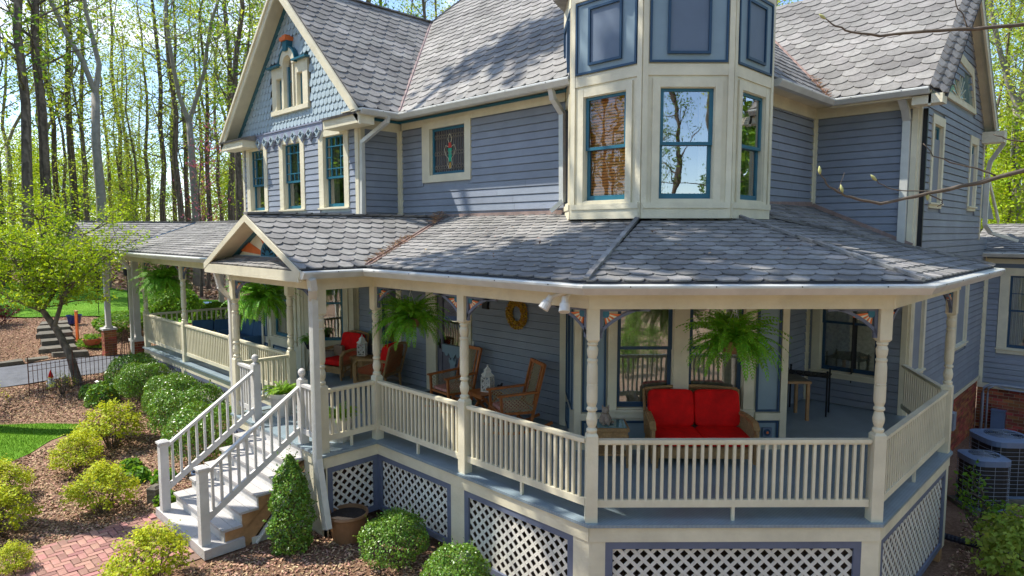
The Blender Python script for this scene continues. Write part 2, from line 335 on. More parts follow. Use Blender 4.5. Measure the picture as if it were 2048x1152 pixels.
def poly_sheet(name, poly, material, lift, step=.25, kind='structure'):
    """ground-hugging sheet cut to a polygon (s,t)"""
    P = np.array(poly); lo = P.min(0); hi = P.max(0); f = MB()
    ss = np.arange(lo[0], hi[0]+step, step); vs = {}
    def clip(pg, ax, val, keep_gt):
        out = []
        for i in range(len(pg)):
            a = pg[i]; b = pg[(i+1) % len(pg)]; ia = (a[ax] > val) == keep_gt; ib = (b[ax] > val) == keep_gt
            if ia: out.append(a)
            if ia != ib:
                k = (val-a[ax])/(b[ax]-a[ax]); out.append((a[0]+(b[0]-a[0])*k, a[1]+(b[1]-a[1])*k))
        return out
    for s0 in ss[:-1]:
        strip = clip(clip(list(map(tuple, P)), 0, s0, True), 0, s0+step, False)
        if len(strip) < 3: continue
        ta = min(p[1] for p in strip); tb = max(p[1] for p in strip)
        for t0 in np.arange(math.floor(ta/step)*step, tb, step):
            c = clip(clip(strip, 1, t0, True), 1, t0+step, False)
            if len(c) < 3: continue
            f.add([(p[0], p[1], g(p[0], p[1])+lift) for p in c], [tuple(range(len(c)))])
    # keep faces pointing up
    fs = []
    for q in f.f:
        a, b, c = (Vector(f.v[i]) for i in q[:3]); fs.append(q if (b-a).cross(c-a).z >= 0 else q[::-1])
    f.f = fs
    return O(name, f, material, kind=kind)
mulch = poly_sheet('mulch_bed_soil', [(-8.2, -4), (1.5, 1), (2, 12), (-1, 22), (-3, 22), (-8, 13), (-20.8, 12), (-21.0, 5.2), (-22.1, 2.6), (-22.4, -3)], M['mulch'], .0, .4)
far_mulch = poly_sheet('shaded_mulch_soil', [(-25.2, 2.6), (-24.9, 5.9), (-24.2, 6.5), (-22.5, 14), (-28.2, 13.2), (-29.4, 9.4), (-31.6, 6.6), (-33, 4.0), (-34, 0), (-27, -2)], M['mulch'], .0, .4)
poly_sheet('far_lawn', [(-33.4, 4.1), (-31.6, 4.9), (-30.8, 5.7), (-30.2, 7.2), (-28.6, 8.8), (-26.5, 10.5), (-26, 13.4), (-28, 14), (-38.2, 11.6), (-45.5, 7.0), (-50, 4), (-52, -6), (-36, -6)], M['turf'], .05, .8)
nl = [(-18.6, -3), (-18.6, 2.0), (-17.9, 2.9), (-17.0, 3.42), (-16.55, 3.36), (-16.3, 2.75), (-15.8, 2.3), (-15.5, 1.8), (-15.3, .5), (-15.2, -3)]
poly_sheet('near_lawn', nl, M['turf'], .012, .3)
poly_sheet('driveway', [(-21.9, -4), (-22.0, 2.65), (-21.85, 3.5), (-21.2, 4.9), (-21.0, 5.7), (-21.2, 9), (-23.4, 9), (-24.2, 6.4), (-24.6, 5.6), (-24.9, 3.0), (-24.6, -4)], M['asphalt'], .02, .4)

def inpoly(P, pts):
    P = np.array(P); x = pts[:, 0]; y = pts[:, 1]; r = np.zeros(len(pts), bool); j = len(P)-1
    for i in range(len(P)):
        c = ((P[i, 1] > y) != (P[j, 1] > y)) & (x < (P[j, 0]-P[i, 0])*(y-P[i, 1])/(P[j, 1]-P[i, 1]+1e-12)+P[i, 0]); r ^= c; j = i
    return r
def scatter(poly, n):
    P = np.array(poly); lo = P.min(0); hi = P.max(0); q = lo+(hi-lo)*NR.random((n*3, 2)); q = q[inpoly(poly, q)][:n]
    return np.column_stack([q, g(q[:, 0], q[:, 1])])
# grass blades: upright slivers
def blades(name, poly, n, h, w, material, kind='stuff', label=None, cat=None):
    c = scatter(poly, n); n = len(c); a = NR.random(n)*6.283; d = np.column_stack([np.cos(a), np.sin(a), np.zeros(n)])*w/2
    hh = h*(.5+NR.random(n)); tip = np.column_stack([(NR.random(n)-.5)*h*.9, (NR.random(n)-.5)*h*.9, hh])
    v = np.empty((n, 3, 3)); v[:, 0] = c-d; v[:, 1] = c+d; v[:, 2] = c+tip
    me = bpy.data.meshes.new(name); me.vertices.add(3*n); me.vertices.foreach_set('co', v.ravel()); me.loops.add(3*n); me.loops.foreach_set('vertex_index', np.arange(3*n, dtype=np.int32))
    me.polygons.add(n); me.polygons.foreach_set('loop_start', np.arange(0, 3*n, 3, dtype=np.int32)); me.polygons.foreach_set('loop_total', np.full(n, 3, dtype=np.int32))
    me.materials.append(material); me.update(calc_edges=True)
    return O(name, me, material, kind=kind, label=label, cat=cat)
blades('lawn_grass', nl, 60000, .05, .008, M['grass'], label='short mown grass of the small lawn left of the azaleas', cat='grass')
blades('far_lawn_grass', [(-33.4, 4.1), (-31.6, 4.9), (-30.8, 5.7), (-30.2, 7.2), (-28.6, 8.8), (-26.5, 10.5), (-26, 13.4), (-28, 14), (-38.2, 11.6), (-45.5, 7.0), (-47, 3)], 70000, .07, .02, M['grass'], label='sunlit mown grass of the back lawn before the woods', cat='grass')
# mulch chips
cz = scatter([(-8.2, -1), (-3, 3), (-4.6, 5.4), (-8.5, 5.6), (-9.1, 4.6), (-9.1, 3.2), (-8.6, 1)], 22000)
c2 = scatter([(-21.9, 2.7), (-21.1, 5.2), (-12, 5.6), (-11.3, 4.6), (-11.3, 0), (-15.2, 0), (-15.5, 1.9), (-16.4, 3.2), (-17.1, 3.5), (-18, 3.0), (-18.65, 2.1), (-18.65, 0), (-22, 0)], 52000)
c3 = scatter([(-2, 11.5), (-2.2, 15), (1.5, 14), (2, 6), (-1.8, 8)], 12000)
c4 = scatter([(-25.2, 2.6), (-24.9, 5.9), (-24.6, 9), (-29.2, 9.0), (-31.4, 6.2), (-32, 3.6)], 14000)
ch = np.vstack([cz, c2, c3, c4]); ch[:, 2] += .012
quads('mulch_chips', ch, .055, M['chip'], up=1.2, aspect=.42, kind='stuff', label='loose shredded bark mulch lying over the planting beds', cat='mulch')
lt = scatter([(-28, 14.5), (-24, 20), (-36, 34), (-62, 30), (-70, 6), (-54, 3), (-46, 8), (-38, 12.5)], 34000); lt[:, 2] += .02
quads('leaf_litter', lt, .22, M['litter'], up=1, aspect=.7, kind='stuff', label='dry brown leaves carpeting the floor of the woods', cat='leaves')

# paved path: herringbone bricks, each its own object
path = poly_sheet('brick_path', [(-11.32, -3), (-11.32, 3.24), (-9.3, 3.24), (-9.3, 1.6), (-9.15, -3)], M['joint'], .015, .3)
pb = MB(); pb.hexa([(-.097, -.047, -.03), (.097, -.047, -.03), (.097, .047, -.03), (-.097, .047, -.03), (-.092, -.042, .03), (.092, -.042, .03), (.092, .042, .03), (-.092, .042, .03)])
pm = mesh_of('paver', pb, M['paver']); cnt = 0
for i in range(-6, 90):
    for j in range(-60, 60):
        # 90 degree herringbone
        for hv in (0, 1):
            k = (i*1+j*1)
            x = -11.3+.1*(i)+(.05 if hv else .1); y = 3.2-.1*j-.1-(.0)
            m4 = (i-j) % 4
            if hv == 0 and m4 == 0: cx, cy, r = -11.3+.1*i+.1, 3.15-.1*j, 0
            elif hv == 1 and m4 == 3: cx, cy, r = -11.3+.1*i+.05, 3.15-.1*j-.05, math.pi/2
            else: continue
            if -11.28 < cx < -9.36 and 1.25 < cy < 3.17 and cnt < 300:
                cnt += 1; O('paver', pm, None, path, loc=(cx, cy, g(cx, cy)+.008+random.uniform(-.002, .003)), rot=(random.uniform(-.01, .01), random.uniform(-.01, .01), r+random.uniform(-.015, .015)))
restp = MB()
for i in range(-6, 90):
    for j in range(-60, 80):
        m4 = (i-j) % 4
        for q in ((0, -11.3+.1*i+.1, 3.15-.1*j, 0), (3, -11.3+.1*i+.05, 3.1-.1*j, 1)):
            if m4 == q[0] and -11.28 < q[1] < -9.3 and -1.5 < q[2] <= 1.25:
                a, b = (.095, .045) if not q[3] else (.045, .095); z = g(q[1], q[2])
                restp.box(q[1]-a, q[1]+a, q[2]-b, q[2]+b, z-.02, z+.035)
O('paver_field', restp, M['paver'], path, kind='stuff')
# ================================================================ THE HOUSE
H = thing('victorian_house', 'blue-grey two-storey shingled house with wraparound porch, corner turret and front gable', 'house', (-8, 9, -1.3), world=True)
def part(name, mb, m, **k): return O(name, mb, M[m] if isinstance(m, str) else m, H, **k)
OPEN = {}
def cut(u0, u1, z0, z1, ops):
    """rectangles left of (u0,u1,z0,z1) after removing ops"""
    xs = sorted({u0, u1}|{min(max(x, u0), u1) for o in ops for x in o[:2]}); R = []
    for a, b in zip(xs, xs[1:]):
        if b-a < 1e-4: continue
        blk = sorted((max(o[2], z0), min(o[3], z1)) for o in ops if o[0] < b-1e-6 and o[1] > a+1e-6 and o[3] > z0 and o[2] < z1)
        z = z0
        for p, q in blk:
            if p > z+1e-4: R.append((a, b, z, p))
            z = max(z, q)
        if z < z1-1e-4: R.append((a, b, z, z1))
    return R
def wall(F, z0, z1, ops=(), m='siding', board=True, u0=0, u1=None, top=None, th=.14, pitch=.132, boards_u=None):
    u1 = F.len if u1 is None else u1
    mb = MB()
    for r in cut(u0, u1, z0, z1, ops): F.box(mb, *r, -th, -.002)
    w = part('wall', mb, m)
    if board:
        a0, a1 = boards_u or (u0, u1); z = z0
        while z < z1-.02:
            zt = min(z+pitch, z1); ua, ub = a0, a1
            if top: ua, ub = top(z, a0, a1)
            if ub-ua > .05:
                segs = cut(ua, ub, z, zt, [o for o in ops if o[2] < zt-.03 and o[3] > z+.03] and [(o[0], o[1], z-1, zt+1) for o in ops if o[2] < zt-.03 and o[3] > z+.03])
                for (a, b, q0, q1) in segs:
                    if b-a < .03: continue
                    s = MB(); s.hexa([F.p(a, z, .024), F.p(b, z, .024), F.p(b, z, 0), F.p(a, z, 0), F.p(a, zt+.012, .007), F.p(b, zt+.012, .007), F.p(b, zt+.012, 0), F.p(a, zt+.012, 0)])
                    O('siding_board', s, M[m], w)
            z += pitch
    return w
def trim(F, rects, m='cream', d=.04, name='trim_board', d0=.0):
    for r in rects:
        mb = MB(); F.box(mb, *r[:4], d0, r[4] if len(r) > 4 else d); o = part(name, mb, m)
    return o
def window(F, u0, u1, z0, z1, cas=(.14, .14, .16, .1), sash='teal', rail=None, munt=None, curtain='lace', cm='cream', rec=.05, sw=.05, sill=True, casd=.045, name='window'):
    mb = MB(); l, r, t, b = cas
    F.box(mb, u0-l, u0, z0-b, z1+t, 0, casd); F.box(mb, u1, u1+r, z0-b, z1+t, 0, casd)
    F.box(mb, u0, u1, z1, z1+t, 0, casd-.003); F.box(mb, u0, u1, z0-b, z0, 0, casd-.003)
    if sill: F.box(mb, u0-l-.02, u1+r+.02, z0-.035, z0-.002, casd-.002, casd+.035)
    # reveal
    for q in ((u0, u0+.012, z0, z1), (u1-.012, u1, z0, z1), (u0+.012, u1-.012, z0, z0+.012), (u0+.012, u1-.012, z1-.012, z1)): F.box(mb, *q, -.13, 0)
    w = part(name, mb, cm)
    rz = rail if rail else None; a, c = u0+.012, u1-.012; lo, hi = z0+.012, z1-.012
    s = MB()
    def ring(mb, a, c, lo, hi, d, bw=None):
        bw = bw or sw
        F.box(mb, a, a+sw, lo, hi, d-.035, d); F.box(mb, c-sw, c, lo, hi, d-.035, d); F.box(mb, a+sw, c-sw, lo, lo+bw, d-.035, d); F.box(mb, a+sw, c-sw, hi-sw*.8, hi, d-.035, d)
    if rz:
        ring(s, a, c, rz-.02, hi, -.028, .045); O('sash', s, M[sash], w)
        s = MB(); ring(s, a, c, lo, rz+.02, -.068, .075); O('sash', s, M[sash], w)
        for (q0, q1, d) in ((rz+.02, hi-.035, -.046), (lo+.07, rz-.015, -.088)):
            p = MB(); p.add([F.p(a+sw-.006, q0, d), F.p(c-sw+.006, q0, d), F.p(c-sw+.006, q1, d), F.p(a+sw-.006, q1, d)], [(0, 1, 2, 3)]); O('pane', p, M['glass_b' if curtain == 'reflection_slats' else 'glass'], w)
    else:
        ring(s, a, c, lo, hi, -.028); O('sash', s, M[sash], w)
        p = MB(); p.add([F.p(a+sw-.006, lo+sw-.006, -.046), F.p(c-sw+.006, lo+sw-.006, -.046), F.p(c-sw+.006, hi-sw*.8+.006, -.046), F.p(a+sw-.006, hi-sw*.8+.006, -.046)], [(0, 1, 2, 3)]); O('pane', p, M['glass'], w)
    if munt:
        q = MB(); munt(q, a+sw, c-sw, (rz+.03 if rz else lo+sw), hi-sw*.8); O('muntin', q, M[sash], w)
    if curtain:
        c_ = MB(); n = 26; dd = -.2 if curtain != 'reflection_slats' else -.15
        def sheetw(ua, ub, za, zb, amp=.018, fr=9):
            vs = []
            for i in range(n+1):
                u = ua+(ub-ua)*i/n; d = dd+amp*math.sin(i/n*fr*6.28/2)
                vs += [F.p(u, za, d), F.p(u, zb, d)]
            c_.add(vs, [(2*i, 2*i+2, 2*i+3, 2*i+1) for i in range(n)])
        W_ = u1-u0
        if curtain == 'lace': sheetw(u0-.02, u1+.02, z0, z1)
        elif curtain == 'drape': sheetw(u0-.05, u0+W_*.22, z0-.05, z1); sheetw(u1-W_*.2, u1+.05, z0-.05, z1)
        elif curtain == 'left': sheetw(u0-.05, u0+W_*.3, z0-.05, z1)
        if curtain == 'reflection_slats':
            z = z0+.02
            while z < z1: F.box(c_, u0-.03, u1+.03, z, z+.034, dd-.003, dd+.003); z += .043  # orange slats put the pane's warm reflection into colour
        if c_.v: O('curtain' if curtain != 'reflection_slats' else 'reflection_slats', c_, M['reflection_slats'] if curtain == 'reflection_slats' else (M['drape'] if curtain in ('drape', 'left') else M['lace']), w)
        bk = MB(); F.box(bk, u0-.25, u1+.25, z0-.3, z1+.3, -.5 if curtain == 'reflection_slats' else -.9, -.48 if curtain == 'reflection_slats' else -.88); O('dark_backing', bk, M['room'], w)  # added dark sheet imitates the unlit room behind the glass
    return w
def panel(F, u0, u1, z0, z1, m='panel', inner=None, d=.0, name='wall_panel', lw=.03):
    mb = MB(); F.box(mb, u0, u1, z0, z1, d, d+.012); w = part(name, mb, m)
    def ring(q, lw, dd, nm):
        u0, u1, z0, z1 = q; r = MB(); F.box(r, u0, u0+lw, z0, z1, d+.012, dd); F.box(r, u1-lw, u1, z0, z1, d+.012, dd); F.box(r, u0+lw, u1-lw, z0, z0+lw, d+.012, dd); F.box(r, u0+lw, u1-lw, z1-lw, z1, d+.012, dd); O(nm, r, M['navy'], w)
    ring((u0, u1, z0, z1), lw, d+.034, 'panel_moulding')
    if inner:
        i0, i1, j0, j1 = inner; q = MB(); F.box(q, i0, i1, j0, j1, d+.012, d+.022); O('panel_field', q, M['panel_in'], w)
        r = MB(); 
        lw = .035
        F.box(r, i0, i0+lw, j0, j1, d+.022, d+.048); F.box(r, i1-lw, i1, j0, j1, d+.022, d+.048); F.box(r, i0+lw, i1-lw, j0, j0+lw, d+.022, d+.048); F.box(r, i0+lw, i1-lw, j1-lw, j1, d+.022, d+.048); O('panel_moulding', r, M['navy'], w)
    return w

ZU = 5.62   # second floor eave height
# ---- first floor, door wall (t = 8.4)
F1 = Face((-13.4, 8.4), (-7.0, 8.4)); D = lambda s: s+13.4
ops = [(D(-12.55), D(-11.83), .72, 2.42), (D(-10.46), D(-9.52), 0, 2.12)]
opc = [(D(-12.8), D(-11.66), .60, 2.55), (D(-10.78), D(-9.36), 0, 2.3)]
wall(F1, 0, 3.56, [ops[0], ops[1]], boards_u=None, board=False)
def boards(F, u0, u1, z0, z1, ops, top=None, m='siding', pitch=.132, parent=None):
    # siding boards only, on a thin carrier
    mb = MB()
    for r in cut(u0, u1, z0, z1, ops): F.box(mb, *r, -.001, .002)
    w = part('siding_field', mb, m); z = z0
    while z < z1-.02:
        zt = min(z+pitch, z1); ua, ub = (u0, u1) if not top else top(z, u0, u1)
        bl = [(o[0], o[1], z-1, zt+1) for o in ops if o[2] < zt-.04 and o[3] > z+.04]
        if ub-ua > .05:
            for (a, b, q0, q1) in cut(ua, ub, z, zt, bl):
                if b-a < .03: continue
                if b-a > 2.4:
                    j_ = a+(b-a)*random.uniform(.2, .8); s = MB(); s.hexa([F.p(a, z+.016, .034), F.p(j_, z+.016, .034), F.p(j_, z+.016, .002), F.p(a, z+.016, .002), F.p(a, zt, .022), F.p(j_, zt, .022), F.p(j_, zt, .002), F.p(a, zt, .002)]); O('siding_board', s, M[m], w); a = j_+.004
                s = MB(); s.hexa([F.p(a, z+.016, .034), F.p(b, z+.016, .034), F.p(b, z+.016, .002), F.p(a, z+.016, .002), F.p(a, zt, .022), F.p(b, zt, .022), F.p(b, zt, .002), F.p(a, zt, .002)])
                O('siding_board', s, M[m], w)
        z += pitch
boards(F1, 0, F1.len-.13, 0, 2.6, opc)
trim(F1, [(F1.len-.13, F1.len, 0, 2.6), (0, .06, 0, 2.6)])
window(F1, *ops[0], cas=(.2, .17, .14, .12), sash='navy', rail=1.62, curtain='drape', name='window')
# door
mb = MB(); F1.box(mb, D(-10.78), D(-10.46), 0, 2.34, .0, .045); F1.box(mb, D(-9.52), D(-9.38), 0, 2.34, 0, .045); F1.box(mb, D(-10.46), D(-9.52), 2.12, 2.34, 0, .042)
door = part('front_door', mb, 'cream')
mb = MB(); a, b = D(-10.44), D(-9.54)
F1.box(mb, a, a+.12, .0, 2.1, -.06, -.01); F1.box(mb, b-.12, b, 0, 2.1, -.06, -.01); F1.box(mb, a+.12, b-.12, 0, .2, -.06, -.01); F1.box(mb, a+.12, b-.12, .88, 1.0, -.06, -.01); F1.box(mb, a+.12, b-.12, 2.0, 2.1, -.06, -.01); F1.box(mb, a+.12, b-.12, .2, .88, -.055, -.03)
O('door_leaf', mb, M['door'], door)
mb = MB(); F1.box(mb, a+.12, b-.12, 1.0, 2.0, -.045, -.04); O('door_glass', mb, M['glass'], door)
mb = MB(); vs = [];
for i in range(41): vs += [F1.p(a+.1+(b-a-.2)*i/40, .95, -.12+.015*math.sin(i*1.1)), F1.p(a+.1+(b-a-.2)*i/40, 2.05, -.12+.015*math.sin(i*1.1))]
mb.add(vs, [(2*i, 2*i+2, 2*i+3, 2*i+1) for i in range(40)]); O('door_curtain', mb, M['lace'], door)
mb = MB()   # scroll apron below the glass and a castle-shaped applique
F1.prism(mb, [(a+.14, 1.0), (a+.14, .84), (a+.2, .84), (a+.24, .78), (a+.3, .78), (a+.34, .84), (a+.4, .76), (a+.5, .76), (a+.56, .84), (a+.6, .78), (a+.66, .78), (a+.7, .84), (b-.14, .84), (b-.14, 1.0)], -.01, .006)
F1.prism(mb, [(a+.36, .28), (a+.54, .28), (a+.52, .34), (a+.52, .62), (a+.56, .66), (a+.56, .74), (a+.52, .74), (a+.52, .7), (a+.48, .7), (a+.48, .75), (a+.42, .75), (a+.42, .7), (a+.38, .7), (a+.38, .74), (a+.34, .74), (a+.34, .66), (a+.38, .62), (a+.38, .34)], -.03, .0)
O('door_ornament', mb, M['panel'], door)
mb = MB(); mb.ball(F1.p(a+.06, 1.0, .03), .03); F1.box(mb, a+.035, a+.085, .9, 1.1, -.01, .004); O('door_knob', mb, M['iron'], door, smooth=True)
mb = MB(); F1.box(mb, D(-9.02), D(-8.88), 1.84, 1.97, .02, .08); part('sconce_box', mb, 'iron')
mb = MB(); F1.box(mb, D(-9.36), D(-9.3), 1.02, 1.18, .02, .04); part('doorbell_plate', mb, 'white')
mb = MB(); F1.box(mb, D(-11.2)-.06, D(-11.2)+.06, 2.12, 2.32, .02, .1); mb.ball(F1.p(D(-11.2), 2.1, .1), .07); part('wall_lamp', mb, 'iron')

# ---- first floor bay at left (under the gable)
FL = Face((-16.35, 7.4), (-14.27, 7.4)); FD = Face((-14.27, 7.4), (-13.4, 8.27)); FS = Face((-13.4, 8.27), (-13.4, 8.4))
wL = (.58, 1.74, .68, 2.3); wD = (.19, .98, .7, 2.3)
wall(FL, 0, 3.6, [wL], m='cream', board=False); wall(FD, 0, 3.6, [wD], m='cream', board=False); wall(FS, 0, 3.6, m='cream', board=False)
trim(FL, [(0, .1, 0, 2.6), (.34, .40, 0, 2.6), (1.94, 2.08, 0, 2.6)]); trim(FD, [(0, .06, 0, 2.6), (1.12, 1.23, 0, 2.6)])
window(FL, *wL, cas=(.14, .14, .15, .12), sash='teal', rail=1.6, curtain='drape'); window(FD, *wD, cas=(.12, .12, .15, .12), sash='teal', rail=1.6, curtain='left')
panel(FL, .12, .30, .62, 2.3); panel(FL, .12, .30, .1, .45); panel(FL, .6, 1.72, .1, .45); panel(FD, .2, .97, .12, .5)
FQ = Face((-16.35, 13), (-16.35, 7.4)); wall(FQ, 0, 3.6, m='siding', board=False)

# ---- first floor corner bay (its broad front faces the camera)
FB = Face((-6.15, 7.55), (-3.89, 9.81)); FBl = Face((-7.0, 8.4), (-6.15, 7.55)); FBr = Face((-3.89, 9.81), (-4.85, 10.77))
w1 = (.63, 1.48, .62, 2.42); w2 = (1.71, 2.54, .62, 2.42)
wall(FB, 0, 3.2, [w1, w2], m='cream', board=False); wall(FBl, 0, 3.2, m='cream', board=False); wall(FBr, 0, 3.2, m='cream', board=False)
trim(FB, [(0, .10, 0, 2.6), (3.10, 3.2, 0, 2.6), (.1, 3.1, 0, .09), (.1, .55, .45, .56), (2.73, 3.1, .45, .56)])
window(FB, *w1, cas=(.13, .115, .1, .13), sash='navy', rail=1.54, curtain='lace', sw=.055); window(FB, *w2, cas=(.115, .15, .1, .13), sash='navy', rail=1.54, curtain='lace', sw=.055)
panel(FB, .12, .475, .58, 2.35, 'panel'); panel(FB, 2.735, 3.09, .58, 2.35, 'panel'); panel(FB, .12, .475, .1, .44); panel(FB, 2.735, 3.09, .1, .44); panel(FB, .66, 2.52, .1, .44)
panel(FBl, .1, .5, .58, 2.35); panel(FBl, .1, .5, .1, .44); panel(FBl, .62, 1.1, .58, 2.35)
mb = MB(); FB.box(mb, 2.84, 2.98, .2, .34, .03, .06); sp = part('wall_speaker', mb, 'panel_in'); mb = MB()
mb.tube([FB.p(2.91, .27, .06), FB.p(2.91, .27, .07)], [.055, .05], 14); O('speaker_cone', mb, M['navy'], sp); mb = MB(); mb.tube([FB.p(2.91, .27, .07), FB.p(2.91, .27, .076)], [.02, .018], 10); O('speaker_centre', mb, M['orange'], sp)
mb = MB(); FB.box(mb, .55, .62, .2, .34, .03, .06); part('outlet_box', mb, 'panel_in')

# ---- first floor recess (s = -4.85 and t = 13.1), shared with upper floor
F4 = Face((-4.85, 8.4), (-4.85, 13.1)); wall(F4, 0, 3.3, u0=2.3, board=False); wall(F4, 3.3, ZU, u0=1.6, board=False); boards(F4, 2.3, 4.62, 0, 2.6, []); trim(F4, [(4.62, 4.7, 0, 2.6)])
F5 = Face((-4.85, 13.1), (-3.1, 13.1)); w5 = (.28, 1.28, .62, 2.42)
wall(F5, 0, ZU, [w5], board=False); boards(F5, 0.08, 1.66, 0, 2.75, [(.12, 1.44, .5, 2.6)]); trim(F5, [(0, .08, 0, 2.75), (1.66, 1.75, 0, 2.9)])
window(F5, *w5, cas=(.15, .15, .12, .12), sash='navy', rail=1.56, curtain='lace')
# ---- right side wall (s = -3.1)
F6 = Face((-3.1, 13.1), (-3.1, 19.9)); U = lambda t: t-13.1
lw = [(.22, .92, .72, 2.2), (3.75, 4.75, .78, 2.2)]; uw = [(.95, 1.62, 3.82, 5.25), (4.25, 4.85, 3.84, 5.2)]
# wall body follows the gable
GC_, GP, GM = 2.6, 8.52, .93     # gable centre (u), peak z, slope
def gtop(u): return min(8.4, GP-.16-GM*abs(u-GC_))
mb = MB()
F6.prism(mb, [(0, -.4), (5.7, -.4), (5.7, gtop(5.7)), (GC_, gtop(GC_)), (0, gtop(0))], -.16, -.14)
part('wall', mb, 'siding')
mb = MB(); F6.box(mb, 5.7, 6.8, -.4, 3.0, -.14, -.002); part('wall', mb, 'siding')
top6 = lambda z, a, b: (max(a, GC_-(GP-.16-z)/GM), min(b, GC_+(GP-.16-z)/GM))
tri = [(1.62, 5.93), (2.42, 6.68), (3.85, 6.55), (4.3, 5.93)]
mb = MB()
for r in cut(0, 5.7, -.4, 5.3, lw+uw): F6.box(mb, *r, -.139, -.003)
part('wall', mb, 'siding')
mb = MB(); F6.prism(mb, [(0.05, 5.3), (5.65, 5.3), (GC_, gtop(GC_))], -.139, -.003) ; part('wall', mb, 'siding')
mg = .09
opb = [(o[0]-.14, o[1]+.14, o[2]-.12, o[3]+.14) for o in lw+uw]
opb += [(1.62+.4*0-.1+k*.42, 4.45-k*.16, 5.8+k*.15, 5.96+k*.15) for k in range(6)]
def top6c(z, a, b):
    q = top6(z, a, b); return (max(q[0], .1), min(q[1], 5.62))
w6 = part('siding_field', MB().box(-3.12, -3.11, 13.2, 18.6, -.3, 5.0), 'siding')
z = -.33
while z < 8.2:
    zt = z+.132; ua, ub = top6c(z, .1, 5.62) if z > 5 else (.1, 5.62 if z > 3.1 else 6.7)
    bl = [(o[0], o[1], z-1, zt+1) for o in opb if o[2] < zt-.04 and o[3] > z+.04]
    for (a, b, q0, q1) in (cut(ua, ub, z, zt, bl) if ub-ua > .05 else []):
        if b-a > .04:
            s = MB(); s.hexa([F6.p(a, z+.016, .034), F6.p(b, z+.016, .034), F6.p(b, z+.016, .0), F6.p(a, z+.016, .0), F6.p(a, zt, .022), F6.p(b, zt, .022), F6.p(b, zt, 0), F6.p(a, zt, 0)]); O('siding_board', s, M['siding'], w6)
    z += .132
trim(F6, [(0, .1, -.3, 5.5), (5.62, 5.72, 3.1, 5.4), (6.7, 6.8, -.4, 2.75), (0, 6.8, -.42, -.33)])
for o in uw: window(F6, *o, cas=(.13, .13, .16, .1), sash='teal', rail=(o[2]+o[3])/2-.02, curtain='drape')
for o in lw: window(F6, *o, cas=(.13, .13, .16, .1), sash='teal', rail=(o[2]+o[3])/2+.1, curtain='drape')
# half-fan stained glass window in the gable
mb = MB(); o_ = [(1.5, 5.83), (2.36, 6.86), (3.98, 6.72), (4.46, 5.83)]; i_ = tri
for k in range(4):
    p, q = o_[k], o_[(k+1) % 4]; r, s_ = i_[(k+1) % 4], i_[k]
    mb.hexa([F6.p(*p, 0), F6.p(*q, 0), F6.p(*r, 0), F6.p(*s_, 0), F6.p(*p, .05), F6.p(*q, .05), F6.p(*r, .05), F6.p(*s_, .05)])
tw = part('gable_window', mb, 'cream', label='angled gable window of coloured fan-patterned glass')
mb = MB(); F6.prism(mb, tri, -.003, .004); O('pane', mb, M['glasstop'], tw)
mb = MB()
for k in range(9):
    a_ = RAD(8+k*20.5); mb.bar(F6.p(2.9, 5.97, .012), F6.p(2.9+.62*math.cos(a_), 5.97+.52*math.sin(a_), .012), .012, .012)
mb.bar(F6.p(1.75, 5.97, .012), F6.p(4.25, 5.97, .012), .015, .015); O('lead_came', mb, M['ochre'], tw)

# ---- upper floor
U1 = Face((-11.65, 8.4), (-7.04, 8.4)); SG = (.94+.13, 2.12, 4.42, 5.32); u = lambda s: s+11.65
sgw = (u(-10.6), u(-9.53), 4.41, 5.33)
wall(U1, 3.5, ZU, [sgw], board=False); boards(U1, .11, 4.61, 3.66, 5.4, [(u(-10.84), u(-9.36), 4.27, 5.5)])
trim(U1, [(0, .11, 3.5, 5.4), (.11, u(-10.84), 5.4, 5.54), (u(-9.36), 4.6, 5.4, 5.54), (u(-10.84), u(-9.36), 5.48, 5.54)])
trim(U1, [(0, 4.7, 5.54, 5.585, .07)], 'teal', name='frieze_band')
# stained glass window
mb = MB(); a, b, z0, z1 = sgw
for r in ((a-.24, a-.0, z0-.14, z1+.15), (b, b+.17, z0-.14, z1+.15), (a, b, z1, z1+.15), (a, b, z0-.14, z0)): U1.box(mb, *r, 0, .05)
for r in ((a, a+.012, z0, z1), (b-.012, b, z0, z1), (a, b, z0, z0+.012)): U1.box(mb, *r, -.13, 0)
sg = part('stained_glass_window', mb, 'cream', label='square window of leaded glass with a coloured torch motif')
mb = MB(); a += .012; b -= .012
for r in ((a, a+.05, z0, z1), (b-.05, b, z0, z1), (a+.05, b-.05, z1-.05, z1), (a+.05, b-.05, z0+.012, z0+.06)): U1.box(mb, *r, -.07, -.03)
O('sash', mb, M['teal'], sg)
mb = MB(); U1.box(mb, a+.05, b-.05, z0+.05, z1-.05, -.065, -.055); O('pane', mb, mat('ripple_glass', (.05, .045, .05), .12, nscale=14, bump=.4, bscale=50), sg)
mb = MB(); n = 13; lx = lambda i: a+.05+(b-a-.1)*i/n; zz0, zz1 = z0+.06, z1-.05
for i in range(1, n): mb.bar(U1.p(lx(i), zz0, -.05), U1.p(lx(i), zz1, -.05), .008, .01)
for zc in (zz0+.09, zz0+.36, zz1-.12):
    for i in range(n):
        for s_ in (-1, 1):
            for k in (0, 1):
                A, B_ = (lx(i), lx(i+.5)) if k == 0 else (lx(i+.5), lx(i+1))
                za, zb = (zc, zc+.045*s_) if k == 0 else (zc+.045*s_, zc)
                mb.bar(U1.p(A, za, -.047), U1.p(B_, zb, -.047), .008, .008)
O('lead_came', mb, mat('lead_came', (.22, .19, .15), .5), sg)
cx = (a+b)/2; mb = MB(); U1.prism(mb, [(cx-.04, 4.66), (cx+.04, 4.66), (cx+.055, 4.92), (cx-.055, 4.92)], -.054, -.044); O('torch_glass', mb, mat('green_glass', (.03, .35, .22), .2), sg)
